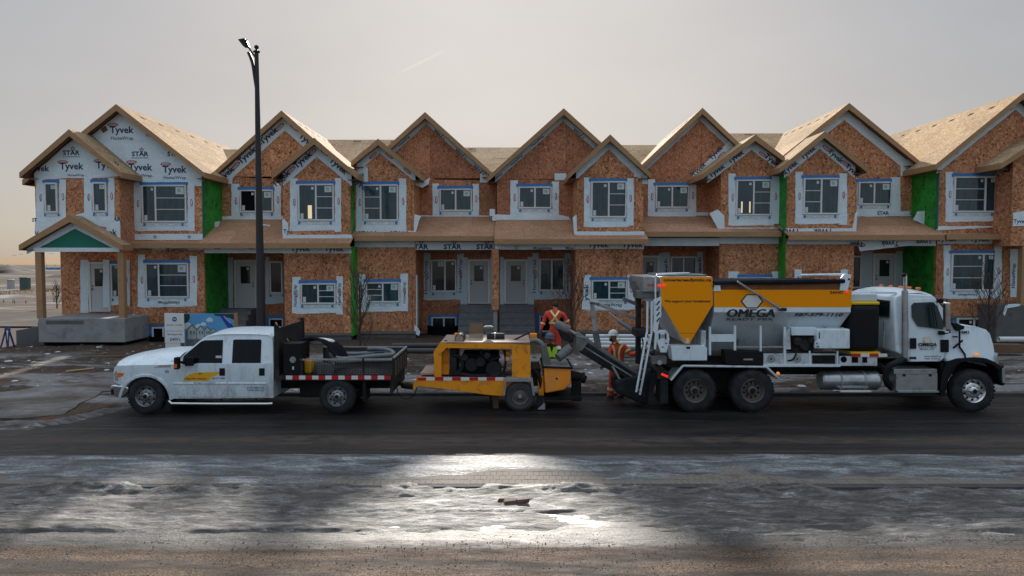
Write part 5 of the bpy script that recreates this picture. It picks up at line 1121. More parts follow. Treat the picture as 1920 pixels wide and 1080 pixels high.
# lamps, grille, bumper
obj('headlight', ps([(213, 699), (219, 694), (222, 715), (215, 714)], YN-0.006, YN+0.25), 'chrome', v, 0.01); obj('indicator', ps([(219.5, 699), (232.5, 699.5), (231, 704), (224, 707.5), (219.5, 707)], YN-0.008, YN+0.02), 'amber_lens', v, 0.006)
x_, z_ = W(212.5, 700, YN); m = MB(); m.box(x_-0.03, x_+0.02, YN+0.3, YFR-0.3, z_-0.22, z_+0.12); obj('grille', m, 'chrome', v, 0.01)
m = ps([(206.5, 724), (211, 722), (235, 724), (241, 727), (240, 736), (228, 747), (214, 744), (206.5, 738)], YN-0.02, YFR+0.02); obj('bumper', m, 'chrome', v, 0.03, 40, 3)
obj('fog_lamp', pbox(208, 730, 213, 740, YN-0.024, YN), 'black_plastic', v)
# mirror
mi = obj('mirror', pbox(330, 669, 338.5, 691.5, YN-0.32, YN-0.18, YN-0.2), 'black_plastic', v, 0.02); obj('indicator', pbox(330.5, 681, 336.5, 688.5, YN-0.33, YN-0.315, YN-0.2), 'amber_lens', mi)
obj('mirror_arm', MB().beam(P3(338, 679, YN-0.2), P3(347, 680, YN), 0.05, 0.05), 'black_plastic', mi); obj('mirror_glass', pbox(347, 669, 364, 686, YN-0.14, YN-0.10, YN-0.1), 'black_plastic', mi, 0.02)
wheel(v, 273, 752, YN-0.03, 0.435, 0.27, 0.59, 'steel', far=YFR+0.03); wheel(v, 632, 749, YN-0.01, 0.425, 0.27, 0.58, 'steel', far=YFR+0.01)
m = ptube([(317, 752, YN-0.05), (322, 757, YN-0.07), (400, 757.5, YN-0.08), (500, 757.5, YN-0.08), (511, 757, YN-0.06)], 0.038, 10); obj('step_bar', m, 'chrome', v, smooth=40)
for px in (345, 415, 480): obj('step_bracket', MB().beam(P3(px, 748, YN+0.1), P3(px, 757, YN-0.06), 0.03, 0.05), 'chassis', v)
obj('mud_flap', pbox(311, 748, 321, 771, YN+0.02, YN+0.28), 'rubber_flap', v); 
m = MB(); x0, x1 = W(235, 740, YN)[0], W(735, 740, YN)[0]
for yy in (YC-0.45, YC+0.38): m.box(x0, x1, yy, yy+0.08, 0.52, 0.72)
m.box(x0+0.2, W(510, 740, YN)[0], YN+0.15, YFR-0.15, 0.36, 0.55); obj('chassis', m, 'chassis', v)
for px, py in ((273, 752), (632, 749)):
    x, z = W(px, py, YN); obj('axle', MB().cyl((x, YN+0.2, 0.43), (x, YFR-0.2, 0.43), 0.07), 'chassis', v)
m = MB(); x, z = W(560, 735, YN+0.2); m.box(x, x+0.7, YN+0.25, YN+0.75, 0.35, 0.75); obj('fuel_tank', m, 'chassis', v, 0.03)
# stake bed
BX0, BX1 = W(535, 700, YN)[0], W(738, 700, YN)[0]; zd = ZP(704, YN)
m = MB(); m.box(BX0-0.25, BX1, YN+0.006, YFR+0.05, zd-0.1, zd-0.01); obj('bed_floor', m, 'black_steel', v)
obj('bed_rail', pbox(535, 703, 739, 714, YN-0.012, YN+0.005), 'black_steel', v); striped(v, 536, 733, 704.3, 711.5, YN-0.013, 12.3, 'white')
zr = ZP(673, YN)
for Y_, zz in ((YN+0.02, zr), (YFR, zr+0.04)):
    m = MB(); m.box(BX0+0.35, BX1, Y_-0.02, Y_+0.02, zz-0.035, zz); obj('side_rail', m, 'galv', v)
    m = MB(); m.box(BX0+0.35, BX1-0.02, Y_-0.002, Y_+0.004, zd-0.01, zz-0.035)
    if Y_ > YC: obj('side_panel', m, 'mesh_dark', v)
for px in (565, 681, 737):
    x = W(px, 690, YN)[0]
    for Y_ in (YN+0.02, YFR): obj('stake', MB().box(x-0.02, x+0.02, Y_-0.025, Y_+0.025, zd, zr+0.02), 'black_steel', v)
m = MB()   # open mesh of the near side
for i in range(34):
    x = BX0+0.4+i*(BX1-BX0-0.45)/34; m.beam((x, YN+0.02, zd), (x+0.05, YN+0.02, zr-0.03), 0.006, 0.006)
for i in range(8):
    z = zd+(zr-zd)*(i+0.5)/8; m.beam((BX0+0.36, YN+0.02, z), (BX1, YN+0.02, z), 0.005, 0.005)
struct(obj('side_mesh', m, 'black_steel', v), 'stuff')
m = MB(); m.box(BX1-0.02, BX1+0.02, YN+0.03, YFR, zr-0.0, zr+0.045); 
tg = obj('tailgate', m, 'galv', v)
for i in range(6): obj('slat', MB().box(BX1-0.018, BX1+0.018, YN+0.05+i*0.38, YN+0.09+i*0.38, zd-0.02, zr), 'black_steel', tg)
obj('tail_panel', MB().box(BX1-0.006, BX1+0.006, YN+0.1, YFR-0.02, zd-0.05, zd+0.30), 'mesh_dark', tg)
hx = W(516, 620, YN)[0]; z1 = ZP(616, YN)
hb_ = obj('headboard', MB().box(hx, hx+0.05, YN+0.02, YFR+0.05, zd-0.1, z1), 'black_steel', v)
for Y_ in (YN+0.03, YFR+0.02): obj('headboard_post', MB().box(hx-0.03, hx+0.07, Y_-0.03, Y_+0.03, zd-0.1, z1+0.08), 'black_steel', hb_)
tb_ = obj('tool_box', pbox(531, 644, 564, 703.5, YN+0.03, YN+0.75), 'black_plastic', v, 0.015); obj('sticker', ps(arc(549, 674.5, 6, 0, 340, 10), YN+0.026, YN+0.029), 'galv', tb_); obj('sticker', pbox(548, 687, 551, 693, YN+0.026, YN+0.029), 'sticker', tb_)
m = MB(); m.beam(P3(740, 715, YC), P3(757, 722, YC), 0.08, 0.08); obj('hitch', m, 'chassis', v); obj('rear_flap', pbox(680, 715, 686, 752, YN+0.1, YN+0.6), 'rubber_flap', v)
obj('rear_skirt', MB().box(BX1-0.1, BX1-0.04, YN+0.05, YFR-0.05, 0.5, zd-0.1), 'black_steel', v)
# load in the bed
def coil(px, py, Y, rx, ry, turns, r, dz): 
    c_ = P3(px, py, Y); return [(c_.x+rx*math.cos(2*math.pi*i/20)*(1-0.04*math.sin(i)), c_.y+ry*math.sin(2*math.pi*i/20), c_.z+dz*i/20+0.03*math.sin(i*0.9)) for i in range(int(turns*20))]
tag(obj('hose', MB().tube(coil(680, 676, YC, 0.78, 0.62, 2.3, 0.055, 0.09), 0.055, 8), 'hose_grey', smooth=50), 'thick grey concrete hose coiled in the pickup bed', 'hose')
m = MB(); rr_ = random.Random(3)
for i in range(9):
    o_ = i*0.045; m.tube(smoothpts([P3(545+i*5, 641-i*0.6, YC-0.5+o_*2), P3(585+i*5, 634+i*0.8, YC-0.35+o_*2), P3(612+i*4, 645+i*1.2, YC-0.4+o_*2), P3(628+i*3, 668+i, YC-0.45+o_*2)], 5), 0.035, 6)
tag(obj('cable_bundle', m, 'tarp_dark', smooth=50), 'bundle of black hoses and cables slumped behind the tool box', 'cables')
m = MB(); m.ball(P3(600, 640, YC+0.1), 0.32, 14, 1.2, 0.6, 0.28); tag(obj('plastic_bag', m, 'white_reflector', smooth=60), 'crumpled white plastic bag on top of the black cables', 'bag')
m = MB(); m.beam(P3(516.5, 604, YC-0.3), P3(541, 640, YC-0.3), 0.035, 0.035); tag(obj('shovel', m, 'lumber', bevel=0.008), 'wooden shovel handle leaning on the pickup headboard', 'shovel')
m = MB(); m.box(*[q for q in (W(578, 690, YN+0.3)[0]-0.09, W(578, 690, YN+0.3)[0]+0.09)], YN+0.25, YN+0.5, zd, ZP(674, YN+0.3)); j = obj('jug', m, 'yellow_decal', None, 0.04); tag(j, 'yellow plastic jug in the front corner of the pickup bed', 'jug'); 
obj('cap', MB().cyl((W(576, 690, YN+0.3)[0], YN+0.37, ZP(674, YN+0.3)), (W(576, 690, YN+0.3)[0], YN+0.37, ZP(671, YN+0.3)), 0.035), 'red_reflector', j)
for px, lab in ((602, 'grey bucket beside the yellow jug in the pickup bed'), (616, 'grey bucket nearest the coiled hose in the pickup bed')):
    c_ = P3(px, 703.5, YN+0.35); m = MB(); m.lathe([(0.001, 0), (0.12, 0), (0.15, 0.28), (0.14, 0.28), (0.115, 0.02)], c_, 'z', 18); b_ = tag(obj('bucket', m, 'cement_grey', smooth=40), lab, 'bucket', 'buckets in the pickup bed')
    obj('bail', MB().tube([(c_.x+0.15*math.cos(a), c_.y, c_.z+0.27+0.06*math.sin(a)) for a in [math.pi*i/8 for i in range(9)]], 0.006, 5), 'galv', b_)
m = pbox(695, 664, 733, 667, YC+0.45, YC+0.7, YC); tag(obj('timber', m, 'saw_board', None, 0.01), 'blue painted board lying along the far side of the bed', 'board')

# ------------------------------------------------------------------ orange trailer concrete pump
YP, YPF = 16.55, 18.15
v = thing('concrete_pump', 'weathered orange trailer concrete pump hitched behind the pickup', 'concrete pump', (W(900, 770, YP)[0], 17.3, 0))
fr = [(774, 729), (775, 718), (782, 708), (945, 709), (999, 711), (999, 738), (945, 742.5), (919, 741), (838, 730), (784, 723.5), (776, 731)]
obj('frame', ps(fr, YP, YP+0.09), 'pump_orange', v, 0.006); obj('frame', ps(fr, YPF-0.09, YPF, YP), 'pump_orange', v, 0.006)
m = MB()
for px in (790, 850, 940): m.beam(P3(px, 714, YP+0.1), Vector((P3(px, 714, YP).x, YPF-0.1, P3(px, 714, YP).z)), 0.12, 0.1)
struct(obj('cross_member', m, 'pump_orange', v), 'stuff')
obj('deck', MB().box(W(783, 707, YP)[0], W(998, 707, YP)[0], YP+0.05, YPF-0.05, ZP(709, YP)-0.02, ZP(709, YP)+0.0), 'pump_dust', v)
striped(v, 783, 944, 707.5, 713.5, YP-0.001, 16.2, 'red')
x0, x1 = W(789, 700, YP+0.3)[0], W(815, 700, YP+0.3)[0]; obj('tongue_plate', MB().box(x0, x1, YP+0.2, YPF-0.2, ZP(706, YP), ZP(702, YP)), 'pump_dust', v, 0.006)
for Y0, Y1 in ((YP, YP+0.03), (YPF-0.03, YPF)):
    obj('cowl_post', ps([(813, 660), (825.5, 642), (837, 642), (837, 652.5), (828, 661.5), (828, 707), (815.5, 707)], Y0, Y1, YP), 'pump_orange', v, 0.004)
    obj('cowl_beam', ps([(837, 642), (960, 645), (960, 654.5), (837, 652.5)], Y0+0.001, Y1-0.001, YP), 'pump_orange', v, 0.004)
    obj('cowl_panel', ps([(960, 645), (994, 646.5), (995, 707), (960, 707)], Y0, Y1, YP), 'pump_orange', v, 0.004)
tp = obj('cowl_top', MB().box(W(826, 641, YP)[0], W(994, 641, YP)[0], YP+0.001, YPF-0.001, ZP(644.5, YP), ZP(641.5, YP)), 'pump_dust', v, 0.01)
m = MB(); a_, b_ = P3(813, 660, YP), P3(825.5, 642, YP); m.quadslab((a_.x, YP+0.002, a_.z), (b_.x, YP+0.002, b_.z), (b_.x, YPF-0.002, b_.z), (a_.x, YPF-0.002, a_.z), 0.03); obj('cowl_nose', m, 'pump_dust', v); obj('cowl_front', MB().box(W(814, 700, YP)[0], W(816, 700, YP)[0], YP+0.03, YPF-0.03, ZP(706, YP), ZP(660, YP)), 'pump_orange', v)
obj('end_panel', MB().box(W(993, 680, YP)[0]-0.03, W(993, 680, YP)[0], YP+0.03, YPF-0.03, ZP(706, YP), ZP(646, YP)), 'pump_orange', v); obj('inner_panel', pbox(829, 656, 842, 702, YP+0.25, YP+0.28, YP+0.25), 'pump_orange', v)
obj('radiator', pbox(843, 655, 856, 704, YP+0.2, YPF-0.3, YP+0.2), 'black_steel', v, 0.01)
en = obj('engine', pbox(866, 664, 935, 703, YP+0.35, YPF-0.4, YP+0.35), 'chassis', v, 0.03)
for (px, py, r_, l_) in ((885, 682, 0.17, 0.18), (902, 676, 0.12, 0.25), (926, 690, 0.20, 0.22), (872, 668, 0.09, 0.2), (914, 664, 0.08, 0.3)):
    c_ = P3(px, py, YP+0.35); obj('pulley', MB().lathe([(0.001, -l_), (r_*0.9, -l_), (r_, -l_+0.02), (r_, 0.05)], c_, 'y', 18), 'black_steel', en, smooth=30)
for i, (pp, r_) in enumerate(([[(850, 665), (864, 672), (866, 690), (852, 703)], 0.05], [[(900, 655), (906, 668), (920, 676), (938, 668)], 0.035], [[(858, 700), (890, 705), (930, 702), (955, 706)], 0.05], [[(918, 656), (920, 668), (932, 684), (950, 690)], 0.025], [[(945, 656), (948, 676), (944, 700)], 0.03])):
    obj('hose', MB().tube(smoothpts([P3(px, py, YP+0.2) for px, py in pp], 5), r_, 8), 'rubber_flap', en, smooth=50)
obj('control_box', pbox(948, 668, 957, 677, YP+0.15, YP+0.3, YP+0.15), 'pump_orange', v, 0.01); obj('gauge', pbox(950, 670, 955, 675, YP+0.145, YP+0.15, YP+0.15), 'sticker', v); obj('valve', pbox(947, 659, 956, 667, YP+0.2, YP+0.4, YP+0.2), 'pump_orange', v, 0.01)
# things on top of the cowl
c_ = P3(863, 633, YP+0.45); fl = obj('filter_can', MB().lathe([(0.001, -0.28), (0.105, -0.28), (0.118, -0.26), (0.118, 0.3), (0.001, 0.3)], c_, 'y', 24), 'black_plastic', v, smooth=30); obj('end_cap', MB().lathe([(0.001, -0.29), (0.098, -0.29), (0.098, -0.278)], c_, 'y', 24), 'pump_dust', fl)
obj('open_lid', MB().beam(P3(893, 642, YP+0.9), P3(893, 606, YP+1.05), 0.03, 0.35, (1, 0, 0)), 'lumber_dark', v); obj('lid_flap', MB().beam(P3(893, 626, YP+0.86), P3(893, 641, YP+0.8), 0.02, 0.36, (1, 0, 0)), 'pump_dust', v)
mf = obj('muffler', MB().cyl(P3(913, 632, YP+0.7), P3(946, 632, YP+0.7), 0.105, n=20), 'black_steel', v, smooth=30); obj('clamp', MB().cyl(P3(927, 632, YP+0.7), P3(929, 632, YP+0.7), 0.112, n=20), 'galv', mf)
c_ = P3(916, 627, YP+0.7); ac = obj('air_intake', MB().lathe([(0.07, 0), (0.07, 0.13), (0.125, 0.15), (0.13, 0.19), (0.10, 0.215), (0.001, 0.225)], c_, 'z', 20), 'cement_grey', v, smooth=40)
obj('lamp_box', pbox(994, 626, 1007, 635.5, YP+0.9, YP+1.1, YP+0.9), 'pump_orange', v, 0.01); obj('small_box', pbox(852, 625, 858, 634, YP+1.1, YP+1.25, YP+1.1), 'pump_orange', v, 0.01)
obj('pipe', MB().tube(smoothpts([P3(958, 640, YP+0.5), P3(975, 632, YP+0.5), P3(992, 624, YP+0.55)], 4), 0.022, 8), 'black_steel', v, smooth=40); obj('delivery_hose', MB().tube(smoothpts([P3(993, 640, YP+0.7), P3(1005, 638, YP+0.7), P3(1016, 645, YP+0.65), P3(1022, 660, YP+0.6)], 5), 0.06, 10), 'hose_grey', v, smooth=40)
obj('lifting_eye', MB().tube([P3(836+3*math.cos(a), 641+2.5*math.sin(a), YP+0.2) for a in [math.pi*2*i/12 for i in range(13)]], 0.012, 6), 'chassis', v)
# wheel, fender, hopper, coupling
wheel(v, 975, 748, YP-0.08, 0.365, 0.24, 0.6, 'dusty', 'tyre_dusty', far=YPF+0.08)
m = ps([(944, 742), (946, 712), (950, 709), (994, 709), (999, 712), (1003, 742), (999, 742), (995, 716), (950, 716), (947, 742)], YP-0.13, YP+0.2); obj('mudguard', m, 'galv', v, 0.006)
hp = obj('hopper', ps([(1020, 688), (1070.5, 690), (1070.5, 720), (1058, 731), (1022, 737.5)], YP-0.02, YPF-0.2, YP), 'hopper_orange', v, 0.035, 40, 3); 
obj('rim', MB().tube([P3(1018, 688, YP-0.04), P3(1073, 690, YP-0.04), Vector((P3(1073, 690, YP).x, YPF-0.2, P3(1073, 690, YP).z)), Vector((P3(1018, 688, YP).x, YPF-0.2, P3(1018, 688, YP).z)), P3(1018, 688, YP-0.04)], 0.028, 8), 'chassis', hp); obj('grate', MB().box(W(1022, 688, YP)[0], W(1069, 688, YP)[0], YP+0.02, YPF-0.25, ZP(689, YP), ZP(688, YP)), 'cement_grey', hp)
obj('nut', MB().lathe([(0.001, -0.01), (0.025, -0.01), (0.03, 0.02)], P3(1044, 710, YP-0.02), 'y', 10), 'chassis', hp)
sg = obj('splash_guard', ps([(1018, 690), (1015, 650), (1024, 643), (1034, 684), (1034, 690)], YP+0.35, YP+0.4, YP+0.35), 'cement_grey', v, 0.01); obj('splash_back', MB().quadslab(P3(1018, 689, YP+0.4), P3(1018, 648, YP+0.4), Vector((P3(1018, 648, YP+0.4).x, YPF-0.25, P3(1018, 648, YP+0.4).z)), Vector((P3(1018, 689, YP+0.4).x, YPF-0.25, P3(1018, 689, YP+0.4).z)), 0.03), 'rubber_flap', v)
obj('support_post', ps([(1008, 706), (1019, 706), (1020, 742), (1010, 742)], YP+0.1, YP+0.3), 'pump_orange', v, 0.01); 
hy = obj('hydraulics', pbox(998, 690, 1014, 724, YP+0.15, YPF-0.4, YP+0.15), 'chassis', v, 0.02)
for k in range(4): obj('hose', MB().tube(smoothpts([P3(995+k*4, 688+k*3, YP+0.1), P3(1006+k*3, 698+k*4, YP+0.02), P3(1012, 722+k*3, YP+0.12)], 4), 0.014, 6), 'rubber_flap', hy, smooth=50)
ou = obj('outlet', MB().tube([P3(1070, 705, YP+0.5), P3(1086, 707, YP+0.5), P3(1098, 712, YP+0.5)], [0.14, 0.12, 0.1], 14), 'chassis', v, smooth=40); obj('clamp', MB().cyl(P3(1089, 707.5, YP+0.5), P3(1092, 709, YP+0.5), 0.15, n=16), 'black_steel', ou)
obj('outrigger', ps([(1072, 716), (1090, 716), (1090, 752), (1072, 752)], YP+0.3, YP+0.45), 'chassis', v, 0.01); obj('rear_step', MB().box(W(1020, 750, YP)[0], W(1092, 750, YP)[0], YP+0.1, YPF-0.3, ZP(752, YP), ZP(746, YP)), 'chassis', v, 0.01)
obj('jack_leg', pbox(924, 741, 935, 766, YP+0.3, YP+0.42, YP+0.3), 'lumber_dark', v, 0.01); obj('jack_leg', MB().cyl(P3(920, 742, YP+0.2), P3(920, 764, YP+0.2), 0.03), 'chassis', v, smooth=30); obj('rear_flap', pbox(1007, 742, 1018, 760, YP+0.05, YP+0.3, YP+0.05), 'rubber_flap', v)
cp_ = obj('coupler', MB().tube([P3(776, 726, YP+0.75), P3(763, 723, YP+0.75), P3(752, 724, YP+0.75)], [0.06, 0.09, 0.045], 12), 'chassis', v, smooth=40)
for dy in (0.6, 0.9): obj('safety_chain', MB().tube(smoothpts([P3(782, 726, YP+dy), P3(775, 742, YP+dy), P3(760, 748, YP+dy-0.03), P3(748, 740, YP+dy), P3(744, 727, YP+dy)], 5), 0.013, 6), 'chassis', cp_)
tag(obj('wheel_chock', ps([(1008, 768), (1022, 768), (1022, 757), (1019, 757)], YP, YP+0.2), 'galv', None, 0.006), 'small grey chock behind the pump wheel', 'chock')
# ------------------------------------------------------------------ volumetric concrete mixer truck
YT, YTF = 16.4, 18.8; YTC = (YT+YTF)/2
v = thing('mixer_truck', 'white and orange volumetric concrete mixer truck with lettered sand bin', 'mixer truck', (W(1540, 775, YT)[0], YTC, 0))
X = lambda px, Y=YT: W(px, 650, Y)[0]
m = MB()
for yy in (YTC-0.45, YTC+0.37): m.box(X(1242), X(1868), yy, yy+0.08, ZP(712, YT), ZP(690, YT))
for px in (1250, 1360, 1500, 1640, 1760, 1860): m.box(X(px)-0.05, X(px)+0.05, YTC-0.37, YTC+0.37, ZP(710, YT), ZP(694, YT))
obj('chassis', m, 'chassis', v)
for px in (1303.6, 1412): wheel(v, px, 733.5, YT-0.04, 0.515, 0.56, 0.57, 'dual', far=YTF+0.04, bolts=10); obj('axle', MB().cyl((X(px), YT+0.4, 0.515), (X(px), YTF-0.4, 0.515), 0.1), 'chassis', v)
wheel(v, 1826.6, 734, YT-0.03, 0.515, 0.30, 0.57, 'alloy', far=YTF+0.03, bolts=10); obj('axle', MB().cyl((X(1826.6), YT+0.2, 0.5), (X(1826.6), YTF-0.2, 0.5), 0.08), 'chassis', v)
m = MB()   # suspension blocks between the tandem wheels
m.box(X(1335), X(1382), YT+0.45, YT+0.75, ZP(740, YT), ZP(700, YT)); m.box(X(1270), X(1450), YT+0.5, YT+0.65, ZP(732, YT), ZP(722, YT)); obj('suspension', m, 'chassis', v)
fp = [(1258, 713), (1280.5, 686), (1437, 688), (1460, 710)]
m = MB()
for (a, b) in zip(fp, fp[1:]): m.quadslab(P3(*a, YT-0.03), P3(*b, YT-0.03), P3(*b, YT-0.03)+Vector((0, 0.62, 0)), P3(*a, YT-0.03)+Vector((0, 0.62, 0)), 0.012); m.tube([P3(*a, YT-0.035), P3(*b, YT-0.035)], 0.028, 8)
obj('mudguard', m, 'truck_white_dirty', v, smooth=40); obj('marker_lamp', MB().lathe([(0.001, -0.03), (0.035, -0.02), (0.04, 0.02)], P3(1459, 700, YT-0.03), 'y', 12), 'lamp_amber', v)
obj('tail_flap', pbox(1238, 712, 1253, 757, YT+0.02, YT+0.55), 'rubber_flap', v, 0.006)
tl = obj('tail_bar', MB().box(X(1236)-0.03, X(1254), YT+0.0, YTF, ZP(711, YT), ZP(696, YT)), 'black_steel', v, 0.01)
for i in range(3): obj('tail_lamp', MB().lathe([(0.001, -0.02), (0.03, -0.016), (0.034, 0.01)], P3(1242+i*4.2, 702+i*1.8, YT), 'y', 12), 'lamp_red', tl)
# sand bin: upright upper sides, sloping lower hopper
zo, zw, zl, zq = ZP(544, YT), ZP(576, YT), ZP(586, YT), ZP(658, YT+0.75)
xl, xr = X(1338), X(1594)
sec = [(YT, zo), (YT, zl), (YT+0.75, zq), (YTF-0.75, zq), (YTF, zl), (YTF, zo)]
m = MB(); n = len(sec); xr_at = lambda z: xr-(zl-z)*0.32 if z < zl else xr
vs = [(xl, y, z) for y, z in sec]+[(xr_at(z), y, z) for y, z in sec]; m.add(vs, [(i, (i+1) % n, (i+1) % n+n, i+n) for i in range(n-1)]+[tuple(range(n)), tuple(range(2*n-1, n-1, -1))]); bn = obj('sand_bin', m, 'bin_grey', v, 0.012)
obj('orange_band', MB().box(xl-0.003, xr+0.003, YT-0.010, YT-0.001, zw, zo+0.01), 'orange_paint', bn); obj('white_band', MB().box(xl-0.002, xr-0.01, YT-0.008, YT-0.001, zl+0.01, zw-0.001), 'truck_white', bn)
obj('extension_board', MB().box(X(1340), X(1581), YT+0.05, YT+0.09, zo, ZP(529, YT)), 'rust_board', bn); obj('extension_board', MB().box(X(1340), X(1581), YTF-0.09, YTF-0.05, zo, ZP(529, YT)), 'rust_board', bn)
obj('sand', MB().quadslab((X(1342), YT+0.1, zo+0.02), (X(1579), YT+0.1, zo+0.02), (X(1579), YTF-0.1, zo+0.02), (X(1342), YTF-0.1, zo+0.02), 0.02), 'lumber_dark', bn)
m = MB(); zt = ZP(526.5, YT); N = 18   # tarp, slightly sagging, with roll along the near edge
for i in range(N+1):
    for j in range(9):
        x = X(1338)+(X(1584)-X(1338))*i/N; q = j/8; m.v.append((x, YT+0.02+(YTF-YT-0.04)*q, zt-0.01+0.02*math.sin(math.pi*q)-0.015*math.sin(i*1.1)*math.sin(math.pi*q)))
for i in range(N):
    for j in range(8): m.f.append((i*9+j, i*9+j+1, (i+1)*9+j+1, (i+1)*9+j))
tp = obj('tarp', m, 'tarp_dark', v, smooth=60); obj('tarp_roll', MB().tube([P3(1337, 531, YT-0.02), P3(1400, 529.5, YT-0.02), P3(1480, 528.5, YT-0.02), P3(1583, 527, YT-0.02)], [0.05, 0.055, 0.06, 0.05], 10), 'tarp_dark', tp, smooth=60); obj('roll_tube', MB().tube([P3(1335, 533.5, YT-0.03), P3(1400, 532.5, YT-0.03)], 0.018, 8), 'galv', tp)
obj('end_cap', ps([(1575, 545), (1577, 521), (1582, 514.5), (1597, 515), (1589, 545)], YT-0.02, YT+0.02), 'truck_white', v, 0.006); obj('end_cap', ps([(1338, 546), (1340, 532), (1350, 531), (1352, 546)], YT-0.03, YT+0.0), 'truck_white', v, 0.006); obj('knob', MB().ball(P3(1592, 523.5, YT-0.03), 0.025), 'chassis', v)
obj('roof_bow', MB().tube([P3(1500, 516, YT+0.8), P3(1585, 514.5, YT+0.8)], 0.03, 8), 'truck_white', v)
ta = obj('tarp_arm', MB().tube([P3(1382, 528, YT-0.07), P3(1463, 579, YT-0.09)], 0.026, 8), 'galv', v, smooth=40); obj('pivot', MB().obox(P3(1467, 580, YT-0.06), (0.09, 0, 0), (0, 0.05, 0), (0, 0, 0.035)), 'black_steel', ta, 0.01); obj('stay', MB().cyl(P3(1455, 570, YT-0.07), P3(1460, 583, YT-0.07), 0.02), 'galv', ta)
def T(par, s, x0, x1, yt, yb, Y, mat='ink_black', bold=0.03, shear=0): return vtext(par, s, x0, yb, Y, x1-x0, yb-yt, mat, bold, shear)
for i_ in range(3): T(bn, 'OMEGA', 1362.3+i_*1.2, 1451.3+i_*1.2, 579.5, 594.8, YT-0.016-0.001*i_, bold=0.0, shear=0.18)
def slopeY(py): 
    z = ZP(py, YT+0.05); return YT+max(0, (zl-z)/(zl-zq))*0.75
y_ = slopeY(600); o_ = P3(1361, 601, slopeY(601)-0.02); u2 = Vector((0, -0.75, zl-zq)).normalized()
lettering('READY MIX', 'ink_black', bn, o_, (1,0,0), u2, width=90*YT/F, height=5.2*YT/F*1.2, bold=0.0, shear=0.1); o_ = P3(1488, 593.5, slopeY(593.5)-0.018); lettering('587-579-1110', 'ink_navy', bn, o_, (1,0,0), u2, width=92*YT/F, height=8.6*YT/F, bold=0.035, shear=0.15)
T(bn, 'SAND', 1556.5, 1581, 545.5, 551, YT-0.014)
obj('marker_lamp', MB().lathe([(0.001, -0.03), (0.03, -0.025), (0.036, 0.0)], P3(1588, 547.5, YT-0.01), 'y', 12), 'lamp_red', bn)
def hexa(par, cx, cy, rx, ry, Y, mat, fill):
    pt = [(cx-rx, cy), (cx-rx*0.5, cy-ry), (cx+rx*0.5, cy-ry), (cx+rx, cy), (cx+rx*0.5, cy+ry), (cx-rx*0.5, cy+ry)]
    e = obj('emblem', ps(pt, Y-0.004, Y), mat, par); obj('emblem_field', ps([(cx+(a-cx)*0.86, cy+(b-cy)*0.86) for a, b in pt], Y-0.007, Y-0.0045), fill, e); return e
hexa(bn, 1410, 565, 21.5, 13.2, YT-0.0105, 'ink_black', 'white_reflector')
# cement hopper at the rear
hq = [(1239.7, 519), (1336, 519), (1337, 571), (1302, 629), (1293, 645), (1285.5, 645), (1274.5, 626), (1239.7, 569)]
hp = obj('cement_hopper', ps(hq, YT+0.004, YTF-0.1, YT), 'bin_grey', v, 0.01); obj('orange_face', ps(hq, YT-0.010, YT+0.002), 'orange_paint', hp, 0.004)
T(hp, 'omegareadymix.ca', 1244, 1334, 522, 529.5, YT-0.013, 'ink_black', 0.035); T(hp, 'We support your investment', 1246, 1332.5, 562, 568.5, YT-0.013, 'ink_black', 0.03)
obj('warning_label', pbox(1286.5, 634, 1292, 643, YT-0.0135, YT-0.0105), 'sticker', hp); obj('joint', pbox(1275, 624.6, 1304, 625.2, YT-0.0125, YT-0.0105), 'lumber_dark', hp); obj('rear_box', MB().box(X(1207), X(1239), YT+0.15, YTF-0.3, ZP(548, YT), ZP(519, YT)), 'galv', v, 0.02); obj('hopper_lid', MB().box(X(1245), X(1328), YT+0.2, YTF-0.3, ZP(519, YT), ZP(515, YT)), 'cement_grey', hp, 0.01)
for px in (1235.5, 1244.3): obj('marker_lamp', MB().lathe([(0.001, -0.03), (0.032, -0.025), (0.04, 0.0)], P3(px, 535.5, YT-0.012), 'y', 12), 'lamp_red', hp)
for px in (1216, 1220.5, 1225): obj('marker_lamp', MB().lathe([(0.001, -0.02), (0.018, -0.015), (0.02, 0.0)], P3(px, 534, YT+0.14), 'y', 10), 'red_reflector', v)
obj('guard_rail', MB().tube(smoothpts([P3(1229, 570, YT-0.03), P3(1229, 525, YT-0.03), P3(1231, 517, YT-0.03), P3(1242, 513.5, YT+0.1), P3(1292, 512, YT+0.4)], 5), 0.02, 8), 'truck_white', v, smooth=50)
# rear column, ladder and control panel
st = obj('slotted_plate', ps([(1225, 562), (1240, 556), (1240, 592), (1236, 600), (1233, 622), (1230, 655), (1226, 655), (1228, 625), (1224, 620), (1226, 600)], YT-0.02, YT+0.01), 'truck_white', v, 0.004)
for i in range(4): obj('slot', MB().obox(P3(1234, 568+i*10.5, YT-0.022), Vector((0.035, 0, 0.05)), Vector((0, 0.003, 0)), Vector((-0.012, 0, 0.008))), 'void_black', st)
ld = obj('ladder_rail', MB().tube([P3(1214, 565, YT-0.05), P3(1213.5, 620, YT-0.05), P3(1193, 735, YT-0.16)], 0.026, 8), 'truck_white', v); l2 = obj('ladder_rail', MB().tube([P3(1222, 565, YT-0.05), P3(1221.5, 625, YT-0.05), P3(1200, 740, YT-0.16)], 0.026, 8), 'truck_white', v)
for i in range(9):
    q = i/8; py = 575+q*155; dx = 0 if py < 622 else (py-622)*-0.178; yy = YT-0.05-(max(0, py-622)/118*0.11); obj('rung', MB().beam(P3(1214+dx, py, yy), P3(1222+dx, py+1.5, yy), 0.03, 0.02), 'galv', v)
